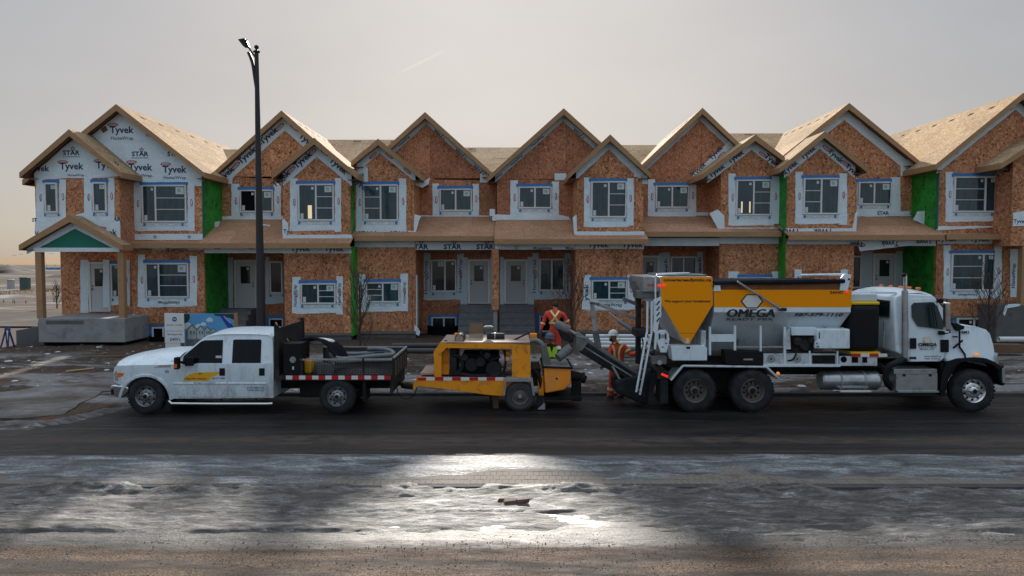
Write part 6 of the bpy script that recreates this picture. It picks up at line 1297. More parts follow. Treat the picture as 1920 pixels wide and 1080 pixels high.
cpn = obj('control_panel', ps([(1232, 625), (1236, 619), (1249, 619), (1254, 627), (1255.5, 637), (1250, 661), (1239, 661), (1232, 641)], YT-0.03, YT+0.05), 'truck_white', v, 0.008); obj('panel_recess', pbox(1235, 627, 1250, 634, YT-0.033, YT-0.0305), 'galv', cpn)
for px in (1235.5, 1247.5): obj('handle', pbox(px, 625, px+2, 636, YT-0.05, YT-0.031), 'black_plastic', cpn)
obj('label_plate', pbox(1240, 650, 1245, 651.5, YT-0.033, YT-0.0305), 'ink_black', cpn); obj('reflector', pbox(1247, 642.5, 1251, 645, YT-0.034, YT-0.0305), 'red_reflector', cpn)
obj('pump_block', pbox(1222, 669, 1250, 683, YT+0.02, YT+0.3), 'cement_grey', v, 0.01); obj('pump_flange', MB().cyl(P3(1237, 680, YT-0.03), P3(1237, 680, YT+0.05), 0.06, n=14), 'galv', v)
for pp in ([(1214, 640), (1210, 655), (1218, 672)], [(1222, 640), (1226, 662), (1214, 690)], [(1203, 630), (1206, 650), (1202, 690)]): obj('hydraulic_hose', MB().tube(smoothpts([P3(a, b, YT+0.2) for a, b in pp], 5), 0.018, 6), 'rubber_flap', v, smooth=50)
tbx = obj('tool_box', ps([(1258, 649), (1322, 648), (1326, 653), (1326, 676), (1261, 676)], YT-0.05, YT+0.35), 'truck_white', v, 0.01); obj('latch', pbox(1287, 650, 1294, 654, YT-0.056, YT-0.048), 'black_plastic', tbx)
# side frames, boxes and deck under the bin
for (a, b, c_) in (((1330, 613), (1333.5, 613), 666), ((1376.5, 611), (1380.5, 611), 657), ((1425, 611), (1428.5, 611), 659), ((1470, 613), (1474, 613), 685)): obj('upright', pbox(a[0], a[1], b[0], c_, YT-0.02, YT+0.05), 'truck_white', v, 0.005)
obj('frame_plate', pbox(1333.5, 627, 1376.5, 641, YT-0.012, YT+0.03), 'truck_white', v, 0.005); obj('bottom_rail', pbox(1380, 649, 1474, 652, YT+0.0, YT+0.04), 'galv', v); obj('side_plate', pbox(1315, 620, 1324, 648, YT+0.02, YT+0.3), 'truck_white_dirty', v, 0.01)
bb = obj('black_box', ps([(1360, 658), (1431, 660), (1431, 684), (1364, 684), (1360, 679)], YT-0.06, YT+0.3), 'black_plastic', v, 0.012); T(bb, 'POWERTEC', 1394.5, 1412, 672.5, 675.5, YT-0.063, 'white_reflector', 0.02)
obj('pot', MB().lathe([(0.09, 0), (0.11, 0.16), (0.001, 0.17)], P3(1388, 648, YT+0.1), 'z', 16), 'cement_grey', v, smooth=30)
dk = obj('deck_plate', pbox(1431.5, 663, 1571, 684, YT+0.02, YT+0.06), 'truck_white_dirty', v, 0.004); obj('deck_rail', pbox(1431, 684, 1576, 688, YT-0.03, YT+0.25), 'truck_white', v, 0.006); obj('sub_frame', MB().box(X(1255), X(1660), YT+0.1, YTF-0.1, ZP(690, YT), ZP(683, YT)), 'chassis', v)
for px in (1446, 1495): obj('oval_slot', ps(arc(px, 673, 8, 0, 350, 12), YT+0.014, YT+0.0195), 'galv', dk); obj('bolt', MB().ball(P3(px, 673, YT+0.012), 0.02), 'chassis', dk)
for px in (1470, 1517, 1569): obj('deck_post', pbox(px, 658, px+3, 684, YT-0.005, YT+0.019), 'truck_white', v)
obj('recess', pbox(1523, 666, 1566, 682, YT+0.01, YT+0.0195), 'chassis', dk); obj('bent_pipe', MB().tube(smoothpts([P3(1477, 676, YT), P3(1487, 674, YT), P3(1493, 662, YT)], 4), 0.02, 6), 'chassis', v, smooth=50)
ge = obj('generator', pbox(1486, 628, 1527, 661, YT+0.06, YT+0.6, YT+0.03), 'chassis', v, 0.015); obj('generator_cover', pbox(1484, 614, 1530, 629, YT-0.02, YT+0.62), 'truck_white', ge, 0.01)
for (px, py, r_) in ((1495, 640, 0.12), (1508, 648, 0.14), (1520, 638, 0.09)): obj('engine_part', MB().lathe([(0.001, -0.05), (r_*0.8, -0.05), (r_, 0.0), (r_, 0.05)], P3(px, py, YT+0.06), 'y', 14), 'black_steel', ge, smooth=30)
obj('side_post', ps([(1471, 634), (1476, 618), (1481, 616), (1483, 655), (1472, 655)], YT-0.03, YT+0.0), 'truck_white_dirty', v, 0.005)
tk = obj('oil_tank', pbox(1531, 617, 1594, 654, YT-0.10, YT+0.5), 'truck_white', v, 0.025); obj('valve_plate', pbox(1528, 640, 1540, 653, YT-0.13, YT-0.10), 'truck_white', tk, 0.006)
for px, py in ((1531.5, 644), (1535, 650), (1532, 650)): obj('port', MB().ball(P3(px, py, YT-0.13), 0.016), 'chassis', tk)
obj('sight_gauge', pbox(1535.5, 623, 1537.5, 635, YT-0.104, YT-0.099), 'chassis', tk)
for px in (1547, 1578): obj('filler_cap', MB().cyl(P3(px, 618, YT+0.2), P3(px, 613.5, YT+0.2), 0.05, n=12), 'galv', tk)
# water tank, perforated step frame
wt = obj('water_tank', MB().box(X(1594), X(1652), YT+0.02, YTF-0.02, ZP(660, YT), ZP(571, YT)), 'black_plastic', v, 0.14, 60, 4); obj('yellow_rim', MB().box(X(1594), X(1651), YT+0.06, YTF-0.06, ZP(572, YT), ZP(566, YT)), 'yellow_band', wt, 0.03); obj('tank_neck', MB().box(X(1596), X(1648), YT+0.12, YTF-0.12, ZP(566, YT), ZP(551, YT)), 'bin_grey', wt, 0.03); obj('yellow_foot', MB().box(X(1596), X(1651), YT+0.0, YTF-0.1, ZP(664, YT), ZP(660, YT)), 'yellow_band', wt)
obj('walkway_rail', MB().box(X(1597), X(1690), YT+0.25, YT+0.32, ZP(552, YT), ZP(548.5, YT)), 'truck_white', v); obj('tank_rear_panel', ps([(1581, 613), (1594, 572), (1600, 572), (1600, 655), (1590, 655)], YT+0.35, YT+0.4, YT+0.1), 'black_plastic', v)
striped(v, 1597, 1664, 663, 669, YT-0.02, 16.8, 'red'); sf = obj('step_frame', pbox(1574, 668, 1645, 686, YT+0.0, YT+0.05), 'truck_white_dirty', v, 0.006); obj('hole', ps(arc(1582, 674, 6, 0, 350, 12), YT-0.004, YT-0.001), 'void_black', sf)
for px in (1597, 1617): obj('hole', pbox(px, 669.5, px+12 if px < 1600 else px+9, 680, YT-0.004, YT-0.001), 'void_black', sf)
# fuel tank, exhaust
x0, x1 = X(1547), X(1657); zc = ZP(715, YT+0.1)
ft = obj('fuel_tank', MB().lathe([(0.001, 0), (0.2, 0.0), (0.235, 0.04), (0.235, x1-x0-0.04), (0.2, x1-x0), (0.001, x1-x0)], (x0, YT+0.26, zc), 'x', 28), 'aluminium', v, smooth=30)
for px in (1580, 1625): obj('tank_strap', MB().lathe([(0.238, 0), (0.244, 0), (0.244, 0.05), (0.238, 0.05)], (X(px), YT+0.26, zc), 'x', 28), 'galv', ft)
obj('tank_step', MB().box(X(1578), X(1635), YT-0.02, YT+0.1, ZP(735, YT), ZP(732.5, YT)), 'white_reflector', ft)
ex = obj('exhaust_stack', MB().tube([P3(1696.5, 672, YT-0.06), P3(1696.5, 545, YT-0.06)], 0.07, 18), 'aluminium', v, smooth=30); obj('stack_pipe', MB().tube([P3(1697, 545, YT-0.06), P3(1697, 521, YT-0.06), P3(1695.5, 514, YT-0.06)], 0.045, 14), 'chrome', ex, smooth=40); obj('rain_cap', MB().ball(P3(1695, 516, YT-0.06), 0.055), 'chassis', ex)
obj('exhaust_elbow', MB().tube(smoothpts([P3(1697, 672, YT-0.06), P3(1680, 680, YT-0.06), P3(1664, 690, YT+0.0), P3(1661, 712, YT+0.1), P3(1672, 728, YT+0.25)], 5), 0.075, 14), 'black_steel', v, smooth=50)
bx = obj('battery_box', pbox(1680, 700, 1758, 733, YT-0.04, YT+0.5), 'aluminium', v, 0.01); obj('box_lid', pbox(1676, 692, 1757, 701.5, YT-0.06, YT+0.5), 'aluminium', bx, 0.008); obj('box_step', pbox(1684, 733, 1761, 736.5, YT-0.08, YT+0.2), 'aluminium', bx, 0.005)
for px in (1693, 1742): obj('latch', pbox(px, 701, px+5, 706, YT-0.05, YT-0.039), 'black_plastic', bx)
# cab and hood
cab = [(1680, 565), (1684, 556), (1700, 550), (1752, 553), (1758, 558), (1772, 578), (1783, 600), (1786, 640), (1776, 655), (1771, 672), (1764, 678.5), (1704, 679), (1702, 672), (1680, 660)]
zb3, zt3 = ZP(622, YT), ZP(552, YT)
def yc(z): return YT+max(0, (z-zb3)/(zt3-zb3))*0.10
def cabprism(pts, a, b=None):
    P_ = ccw(pts_m(pts, YT)); n = len(P_); mm = MB()
    mm.add([(x, yc(z)-a, z) for x, z in P_]+[(x, (2*YTC-yc(z)+a) if b is None else yc(z)-a+b, z) for x, z in P_], [tuple(range(n)), tuple(range(2*n-1, n-1, -1))]+[(i, i+n, (i+1) % n+n, (i+1) % n) for i in range(n)]); return mm
cb = obj('cab', cabprism(cab, 0), 'truck_white', v, 0.04, 40, 3)
m = MB(); xs8 = [1682, 1690, 1702, 1725, 1750, 1762]; zs8 = [560, 552.5, 549, 549.5, 553, 561]
for a in range(6):
    for b in range(9):
        q = -1+b/4; x, z = W(xs8[a], zs8[a], YT+0.08); m.v.append((x, YTC+q*(YTC-YT-0.12), z+0.10*(1-abs(q)**2.2)*(0.4 if a in (0, 5) else 1)-0.005))
for a in range(5):
    for b in range(8): m.f.append((a*9+b, a*9+b+1, (a+1)*9+b+1, (a+1)*9+b))
obj('cab_roof', m, 'truck_white', v, smooth=60)
for i in range(5): obj('roof_lamp', MB().ball((X(1738)-0.02*abs(i-2), YT+0.35+i*0.42, zs8 and ZP(549.5, YT+0.08)+0.10), 0.045, 10, 1.5, 1, 0.7), 'amber_lens', v, smooth=60)
dr = obj('door', cabprism([(1705, 566), (1712, 560), (1751, 560), (1759, 566), (1771, 590), (1778, 606), (1779, 636), (1772, 655), (1764, 668), (1758, 677), (1706, 677.5)], 0.012, 0.011), 'truck_white', v, 0.008)
obj('pane', cabprism([(1711, 573), (1716, 568), (1752, 566.5), (1760, 574), (1770, 606), (1769, 618), (1721, 611.5), (1711, 595)], 0.020, 0.006), 'cab_glass', dr, 0.006); obj('pane_divider', cabprism([(1751, 567), (1753, 567), (1758, 615), (1756, 615)], 0.025, 0.004), 'black_plastic', dr)
obj('handle', pbox(1706.5, 634, 1718.5, 654, YT-0.03, YT-0.0125), 'black_plastic', dr, 0.02, None, 3); obj('vent', pbox(1763.5, 637, 1779.5, 660.5, YT-0.026, YT-0.0125), 'black_plastic', dr, 0.03, None, 3)
e_ = hexa(dr, 1739, 637.5, 8, 6, YT-0.013, 'yellow_decal', 'white_reflector'); T(dr, 'OMEGA', 1721.5, 1757, 642.5, 649.5, YT-0.0145, bold=0.05, shear=0.1); T(dr, 'READY MIX', 1723, 1756, 650.5, 652.5, YT-0.0145, 'ink_grey', 0.01); T(dr, '587-579-1110', 1724.5, 1751, 653.5, 656.2, YT-0.0145, 'ink_black', 0.02); T(dr, 'GVW 28,077 kg', 1733, 1765, 667, 670, YT-0.0145, 'ink_black', 0.02); T(dr, 'TARE 17,477 kg', 1733, 1763, 671.5, 674.5, YT-0.0145, 'ink_black', 0.02); obj('plate', pbox(1705.5, 669, 1718, 673.5, YT-0.016, YT-0.0125), 'ink_navy', dr)
xb = W(1680, 565, YT)[0]-0.012; ro = obj('rear_window', MB().box(xb-0.012, xb+0.004, YT+0.25, YTF-0.25, ZP(596, YT), ZP(565, YT)), 'cab_glass', v, 0.004)
for i in range(4): obj('rear_rib', MB().box(xb-0.014, xb, YT+0.45+i*0.4, YT+0.5+i*0.4, ZP(655, YT), ZP(604, YT)), 'truck_white_dirty', v)
a0, a1 = P3(1784, 602, YT+0.1), P3(1757, 559, YT+0.16); obj('windscreen', MB().quadslab((a1.x+0.02, a1.y, a1.z), (a0.x+0.02, a0.y, a0.z), (a0.x+0.02, 2*YTC-a0.y, a0.z), (a1.x+0.02, 2*YTC-a1.y, a1.z), 0.012), 'cab_glass', v)
hood = [(1782, 603), (1790, 606.5), (1812, 609), (1840, 613.5), (1862, 620), (1870, 628), (1875, 650), (1879.5, 684), (1871, 693.5), (1862, 684), (1848, 679), (1828, 676.5), (1812, 677), (1796, 681), (1784, 690), (1772, 672), (1778, 655), (1785, 640)]
P_ = ccw(pts_m(hood, YT)); n = len(P_); m = MB()   # hood narrows upwards and forwards
def hy_(x, z): return YT+0.03+max(0, z-ZP(660, YT))*0.22+max(0, x-X(1845))*0.35
m.add([(x, hy_(x, z), z) for x, z in P_]+[(x, 2*YTC-hy_(x, z), z) for x, z in P_], [tuple(range(n)), tuple(range(2*n-1, n-1, -1))]+[(i, i+n, (i+1) % n+n, (i+1) % n) for i in range(n)]); hd = obj('hood', m, 'truck_white', v, 0.05, 40, 4)
m = MB(); m.slab(ccw(pts_m([(1871, 694), (1862, 684.5), (1848, 679.5), (1828, 677), (1812, 677.5), (1796, 681.5), (1783, 691), (1771, 720), (1762, 735), (1766, 700), (1776, 678), (1795, 672), (1828, 670), (1850, 672), (1866, 679), (1880, 690)], YT)), YT-0.015, YT+0.32); obj('wheel_arch', m, 'black_plastic', v, 0.01)
obj('arch_liner', ps([(1764, 680), (1800, 680), (1790, 692), (1778, 712), (1772, 742), (1764, 742)], YT+0.06, YT+0.5), 'black_plastic', v); obj('bumper', ps([(1872, 690), (1883, 684), (1885, 722), (1879, 724), (1874, 708)], YT+0.02, YTF-0.02), 'black_plastic', v, 0.02); obj('bumper_corner', ps([(1879, 690), (1884.5, 690), (1885, 718), (1880, 718)], YT-0.005, YT+0.02), 'galv', v)
obj('cowl_vent', ps([(1789, 606), (1795, 606), (1809, 612), (1808, 617), (1796, 621), (1793, 615)], YT+0.03, YTF-0.1), 'black_plastic', v, 0.01); obj('hood_seam', ps([(1799, 620), (1801, 620), (1801, 650), (1811, 664), (1812, 677), (1810, 677), (1809, 665), (1799, 651)], YT+0.012, YT+0.05), 'black_plastic', hd)
obj('hood_strap', MB().beam(P3(1787, 653, YT-0.01), P3(1805, 638, YT+0.02), 0.02, 0.05), 'black_plastic', hd, 0.008); obj('grip', pbox(1788, 630.5, 1796, 633, YT-0.02, YT+0.03), 'black_plastic', hd)
x, z = W(1809.5, 627, YT); lettering('RM3', 'ink_black', hd, (x, hy_(x, z)-0.006, z), (1,0,0), (0, 0.215, 1), width=14.5*YT/F, height=6*YT/F, bold=0.03)
obj('side_lamp', MB().ball(P3(1832, 665, YT+0.02), 0.05, 12, 1.3, 0.5, 0.7), 'lamp_amber', hd, smooth=60); obj('headlight', ps([(1868, 668), (1871, 662), (1873, 682), (1871, 684)], YT+0.1, YT+0.5), 'chrome', hd)
mr_ = obj('mirror', pbox(1769, 566, 1777.5, 620, YT-0.42, YT-0.25, YT-0.3), 'chrome', v, 0.04, None, 3); obj('mirror_bracket', MB().tube([P3(1763, 560, YT), P3(1774, 562, YT-0.3), P3(1781, 570, YT-0.3), P3(1781, 624, YT-0.3), P3(1770, 626, YT)], 0.016, 8), 'black_plastic', mr_, smooth=40); obj('mirror_mount', pbox(1763, 621, 1772, 628, YT-0.1, YT+0.0), 'black_plastic', mr_, 0.01); obj('mirror_top', pbox(1760, 561, 1770, 568, YT-0.06, YT+0.04), 'black_plastic', mr_, 0.01)
# mixing auger swung out at the rear
ag = obj('auger_trough', ps([(1085, 645), (1095, 638), (1200, 706), (1204, 722), (1133, 688), (1086, 659)], 17.0, 17.5, 17.2), 'rubber_flap', v, 0.02)
obj('trough_edge', MB().beam(P3(1087, 645, 16.98), P3(1197, 713, 16.98), 0.02, 0.03), 'galv', ag); obj('auger_tube', MB().tube([P3(1080, 626, 17.25), P3(1130, 660, 17.25), P3(1200, 706, 17.25)], 0.075, 12), 'cement_grey', ag, smooth=40); obj('trough_brace', MB().beam(P3(1148, 686, 16.97), P3(1162, 711, 17.0), 0.03, 0.05), 'galv', ag); obj('end_plate', ps([(1078, 656), (1080, 628), (1097, 632), (1100, 641), (1090, 655)], 16.95, 17.6, 17.2), 'cement_grey', ag, 0.01); obj('auger_shaft', MB().tube([P3(1064, 618, 17.25), P3(1082, 628, 17.25)], 0.045, 10), 'galv', ag, smooth=40)
obj('auger_motor', MB().tube([P3(1040, 607, 17.25), P3(1046, 610, 17.25), P3(1066, 620, 17.25)], [0.075, 0.13, 0.13], 14), 'cement_grey', ag, smooth=35); obj('spout', ps([(1045, 616), (1066, 624), (1076, 640), (1070, 642), (1052, 634)], 17.1, 17.5, 17.2), 'rubber_flap', ag, 0.03); obj('discharge_chute', MB().tube([P3(1046, 671, 16.9), P3(1058, 662, 17.0), P3(1068, 653, 17.1)], [0.11, 0.12, 0.12], 14), 'cement_grey', ag, smooth=40)
bt = obj('mixing_boot', ps([(1152, 712), (1200, 702), (1222, 690), (1224, 720), (1214, 757), (1206, 758), (1153, 735)], 16.9, 17.7, 17.0), 'rubber_flap', v, 0.06, None, 3); obj('boot_flap', ps([(1214, 757), (1222, 700), (1236, 700), (1226, 730), (1222, 762)], 16.6, 16.64, 16.6), 'rubber_flap', v)
obj('lift_cylinder', MB().tube([P3(1158, 600, 17.2), P3(1196, 625, 17.2)], 0.06, 12), 'galv', v, smooth=40); obj('lift_rod', MB().tube([P3(1141, 586, 17.2), P3(1160, 601, 17.2)], 0.022, 8), 'chrome', v); obj('boom_arm', MB().beam(P3(1113, 567, 17.3), P3(1202, 601, 17.3), 0.07, 0.08), 'galv', v, 0.01); obj('boom_link', MB().beam(P3(1168, 560, 17.1), P3(1206, 575, 17.1), 0.06, 0.09), 'cement_grey', v, 0.01)
obj('hanger', MB().beam(P3(1110, 567, 17.2), P3(1116, 620, 17.2), 0.03, 0.11, (1, 0, 0)), 'galv', v); obj('hanger', MB().beam(P3(1116, 620, 17.2), P3(1122, 652, 17.2), 0.05, 0.16, (1, 0, 0)), 'cement_grey', v, 0.01); obj('boom_head', MB().tube([P3(1106, 566, 17.2), P3(1124, 568, 17.2)], 0.05, 10), 'galv', v, smooth=40)
m = MB()
m.box(X(1202), X(1211), YT+0.6, YT+0.8, ZP(690, YT), ZP(560, YT)); obj('swing_post', m, 'black_steel', v, 0.02)
for (a, b, c_, d_) in ((1181, 520, 1194, 560), (1188, 526, 1199, 552)): obj('rear_strut', MB().beam(P3(a, b, 17.0), P3(c_, d_, 17.0), 0.04, 0.09), 'cement_grey', v, 0.008)
obj('rear_bracket', pbox(1196, 545, 1226, 560, YT+0.2, YT+0.9, YT+0.2), 'cement_grey', v, 0.02); obj('rear_bracket', pbox(1192, 618, 1216, 632, YT+0.2, YT+0.9, YT+0.2), 'black_steel', v, 0.02)
# ------------------------------------------------------------------ street lamp
plain('lamp_black', (0.012,0.014,0.019), 0.45, 0.15, 3)
YL = 19.3
v = thing('street_lamp', 'tall black street lamp standing behind the pickup cab', 'street lamp', (W(491, 640, YL)[0], YL, 0.1))
b0, b1 = P3(491, 655, YL), P3(480.5, 98, YL); x = (b0.x+b1.x)/2; zt = b1.z
obj('pole', MB().tube([(x, YL, 0.05), (x, YL, 2.3), (x, YL, zt)], [0.145, 0.12, 0.055], 18), 'lamp_black', v, smooth=40); obj('base', MB().lathe([(0.24, 0.0), (0.24, 0.06), (0.17, 0.12), (0.15, 0.55), (0.13, 0.6)], (x, YL, 0.1), 'z', 18), 'lamp_black', v, smooth=40)
obj('finial', MB().lathe([(0.055, 0), (0.095, 0.02), (0.095, 0.05), (0.04, 0.07), (0.03, 0.1), (0.062, 0.14), (0.062, 0.19), (0.001, 0.23)], (x, YL, zt-0.02), 'z', 14), 'lamp_black', v, smooth=40)
k = YL/F; Q = lambda px, py: Vector((x+(px-480.5)*k, YL, W(480.5, py, YL)[1]))
obj('bracket_arm', MB().tube(smoothpts([Q(480.5, 175), Q(477, 150), Q(472.5, 118), Q(465.5, 98)], 6), 0.045, 10), 'lamp_black', v, smooth=50); obj('arm_stay', MB().tube([Q(481, 112), Q(466, 89)], 0.025, 8), 'lamp_black', v)
hd = obj('lamp_head', MB().add([Q(449, 76)+Vector((0, -0.13, 0)), Q(462, 75.5)+Vector((0, -0.13, 0.03)), Q(468, 89)+Vector((0, -0.06, 0)), Q(458, 88.5)+Vector((0, -0.1, 0)), Q(449, 76)+Vector((0, 0.13, 0)), Q(462, 75.5)+Vector((0, 0.13, 0.03)), Q(468, 89)+Vector((0, 0.06, 0)), Q(458, 88.5)+Vector((0, 0.1, 0))], [(0,1,2,3),(7,6,5,4),(0,4,5,1),(1,5,6,2),(2,6,7,3),(3,7,4,0)]), 'lamp_black', v, 0.02); obj('photocell', MB().cyl(Q(463, 76), Q(464, 74.5), 0.03, n=10), 'galv', hd)
obj('cable_clip', MB().tube(smoothpts([Q(478, 417), Q(482, 421), Q(490, 422), Q(500, 423)], 4), 0.018, 6), 'white_reflector', v)

# ------------------------------------------------------------------ bare saplings
plain('bark', (0.075,0.055,0.045), 0.9, 0.25, 12, spec=0.2); plain('twig', (0.085,0.055,0.045), 0.9, 0.2, 8, spec=0.2)
def sapling(label, px, py, Y, h, seed, spread=0.5, twist=0.0):
    rr = random.Random(seed); base = P3(px, py, Y); base.z = 0.2
    t_ = thing('sapling', label, 'tree', base, 'bare young street trees'); tr = MB(); cr = MB()
    top = base+Vector((twist*h, 0, h*0.92)); n = 9; pts = [base+(top-base)*i/n+Vector((rr.uniform(-.02, .02), rr.uniform(-.02, .02), 0)) for i in range(n+1)]
    tr.tube(pts, [0.04*(1-0.75*i/n)+0.006 for i in range(n+1)], 7); o = obj('trunk', tr, 'bark', t_, smooth=60)
    def branch(p, d, L, r, lv):
        q = [p]; dd = d.copy()
        for i in range(5):
            dd = (dd+Vector((rr.uniform(-.14, .14), rr.uniform(-.14, .14), 0.06))).normalized(); q.append(q[-1]+dd*L/5)
        cr.tube(q, [max(0.0055, r*(1-0.7*i/5)) for i in range(6)], 5, False)
        if lv:
            for i in range(2, 6):
                for _ in range(2):
                    a = rr.uniform(0, 6.28); s_ = (dd+Vector((math.cos(a), math.sin(a), 0.35))*0.75).normalized(); branch(q[min(i, 5)], s_, L*rr.uniform(.3, .5), r*0.5, lv-1)
    for i in range(18):
        f = 0.22+0.72*i/18; p = pts[min(n, int(f*n))]; a = i*2.4+rr.uniform(-.4, .4); d = Vector((math.cos(a)*spread, math.sin(a)*spread, 0.85)).normalized(); branch(p, d, h*0.42*(1-0.55*f)*rr.uniform(.8, 1.2), 0.016, 1)
    obj('crown', cr, 'twig', t_)
sapling('leafless sapling before the green strip, behind the pickup bed', 675, 660, 23.0, 3.3, 5)
sapling('leafless sapling beside the worker in red at the porch steps', 1072, 640, 25.5, 3.6, 9, 0.38)
sapling('leafless sapling rising behind the mixer hood', 1852, 650, 24.0, 3.3, 13, 0.45)
sapling('small leafless sapling far off beside the blue barrier', 107, 590, 46.0, 1.9, 17, 0.4)

# ------------------------------------------------------------------ sale sign and picture board
YS = 20.6
def stext(par, s, x0, x1, yt, yb, mat, bold=0.01, Y=YS-0.031): 
    xx, zz = W(x0, yb, Y); return lettering(s, mat, par, (xx, Y, zz), (1,0,0), (0,0,1), width=(x1-x0)*Y/F, height=(yb-yt)*Y/F, bold=bold)
sg = thing('sale_sign', 'white upright sales sign with blue round logo behind the pickup hood', 'sign', (W(327, 680, YS)[0], YS, 0.1))
obj('panel', ps([(308, 587), (344, 587.5), (346, 643), (309, 643)], YS-0.03, YS), 'white_reflector', sg, 0.004); obj('panel', ps([(310, 643.5), (338, 643.5), (338, 690), (311, 690)], YS-0.025, YS), 'white_reflector', sg)
for px in (312, 336): obj('post', MB().box(W(px, 660, YS)[0], W(px, 660, YS)[0]+0.06, YS+0.002, YS+0.06, 0.05, ZP(589, YS)), 'lumber', sg)
lg_ = obj('logo', ps(arc(327, 598.5, 4.4, 0, 345, 18), YS-0.034, YS-0.031), 'ink_blue', sg); stext(lg_, 'M', 324.8, 329.3, 596.5, 600.5, 'white_reflector', 0.03, YS-0.036); stext(sg, 'MAQEL HOMES', 312.5, 343, 608, 611.5, 'ink_grey'); stext(sg, 'Two Garage Townhomes', 311.5, 343.5, 619.5, 622, 'ink_blue'); stext(sg, 'Starting in the', 314, 342, 625, 629.5, 'ink_blue', 0.02); stext(sg, "$400's", 318.5, 338.5, 633, 640, 'ink_blue', 0.02)
YB = 20.9
plain('print_sky', (0.10,0.36,0.66), 0.5, 0.15, 0.6); plain('print_cloud', (0.62,0.72,0.80), 0.5, 0.1); plain('print_tree', (0.02,0.035,0.03), 0.6, 0.3, 8); plain('print_house', (0.14,0.17,0.18), 0.6, 0.3, 5); plain('print_pale', (0.42,0.50,0.52), 0.6, 0.2, 5); plain('print_ribbon', (0.012,0.05,0.36), 0.5, 0.1)
bd = thing('picture_board', 'wide picture board showing townhouses under a blue sky, behind the pickup cab', 'sign', (W(390, 660, YB)[0], YB, 0.1))
pn = obj('panel', ps([(345, 588), (438, 588), (441, 650), (345, 650)], YB-0.03, YB), 'print_sky', bd, 0.004)
obj('post', MB().box(W(439.5, 620, YB)[0], W(445, 620, YB)[0], YB-0.03, YB+0.06, 0.05, ZP(587, YB)), 'lumber', bd); obj('post', MB().box(W(348, 620, YB)[0], W(352, 620, YB)[0], YB+0.002, YB+0.06, 0.05, ZP(590, YB)), 'lumber', bd)
def pr(pts, mat, k): obj('print', ps(pts, YB-0.0305-0.0006*k, YB-0.030), mat, pn)
pr([(345, 588.5), (355, 588.5), (356, 596), (352, 604), (345, 606)], 'print_tree', 1); pr([(400, 588.5), (438, 588.5), (439, 600), (430, 596), (415, 593), (404, 592)], 'print_tree', 1)
for cx, cy, rx in ((393, 600, 6), (381, 608, 5), (352, 612, 9), (372, 612, 6)): pr([(cx+rx*1.1*math.cos(a), cy+rx*0.7*math.sin(a)*(1+.2*math.sin(3*a))) for a in [6.2832*i/14 for i in range(14)]], 'print_cloud', 2)
for i, cx in enumerate((360, 376, 389, 400)):
    s_ = 1-0.16*i; yb = 650; yp = 607+i*2.5; hw = 11*s_
    pr([(cx-hw, yb), (cx+hw, yb), (cx+hw, yp+11*s_), (cx, yp), (cx-hw, yp+11*s_)], 'print_house', 3+i); pr([(cx-hw*0.7, yb-14), (cx+hw*0.7, yb-14), (cx+hw*0.7, yp+12*s_), (cx, yp+4*s_), (cx-hw*0.7, yp+12*s_)], 'print_pale', 8+i)
    for q in (-0.35, 0.2): pr(rect(cx+hw*q, yp+13*s_, cx+hw*(q+0.3), yp+20*s_), 'print_house', 14+i)
pr([(412, 592), (417, 590), (437, 611), (437, 618), (430, 618)], 'print_ribbon', 20)
x, z = W(419, 594, YB-0.045); lettering('Possession', 'white_reflector', pn, (x, YB-0.045, z), (0.68, 0, -0.73), (0.73, 0, 0.68), height=3*YB/F, bold=0.01)

# ------------------------------------------------------------------ pipes, timber and rubble in the yard
plain('pvc_white', (0.62,0.67,0.68), 0.45, 0.1, 3, dirt=((0.25,0.24,0.22), 3, 0.55, 0.5)); plain('pipe_black', (0.04,0.043,0.046), 0.5, 0.2, 3); plain('stone', (0.17,0.15,0.135), 0.85, 0.3, 4, bump=0.4); plain('brick_red', (0.11,0.06,0.05), 0.85, 0.25, 6, bump=0.3); plain('snow_bit', (0.62,0.65,0.68), 0.6, 0.1, 5)
def pipe(label, p, q, r, mat, g): 
    a, b = P3(*p), P3(*q); a.z = b.z = r+p[3] if len(p) > 3 else a.z
    m = MB(); d = (b-a); n = 14; ax = d.normalized(); up = Vector((0,0,1)); sd = ax.cross(up)
    for ri in (r, r*0.86):
        pass
    m.tube([a, b], r, 16, False); m.tube([a, b], r*0.85, 16, False); ring = []
    k0 = len(m.v)
    m.f += [(i, (i+1) % 16, 32+(i+1) % 16, 32+i) for i in range(16)]+[(16+i, 16+(i+1) % 16, 48+(i+1) % 16, 48+i) for i in range(16)]
    return tag(obj('pipe', m, mat, smooth=40), label, 'pipe', g)
for i, (lab, p, q, r) in enumerate((('upper black pipe lying across the yard behind the pickup bed', (735, 648, 22.6), (832, 648.5, 22.6), 0.09), ('lower black pipe lying across the yard behind the pickup bed', (725, 658, 21.8), (835, 658.5, 21.8), 0.09))): pipe(lab, p, q, r, 'pipe_black', 'black pipes in the yard')
for i, (py, Y, x0, x1, lab) in enumerate(((630, 24.5, 1098, 1218, 'topmost white pipe of the stack behind the worker in white hard hat'), (637, 24.1, 1104, 1220, 'second white pipe of the stack behind the worker in white hard hat'), (643, 23.9, 1110, 1216, 'third white pipe of the stack behind the worker in white hard hat'), (650, 23.6, 1120, 1214, 'lowest white pipe of the stack behind the worker in white hard hat'))): pipe(lab, (x0, py, Y), (x1, py-1.5, Y), 0.07, 'pvc_white', 'white pipes stacked in the yard')
pipe('long white pipe lying on the ground beyond the mixer hood', (1872, 636, 23.5), (1935, 637, 23.5), 0.09, 'pvc_white', 'white pipes in the yard')
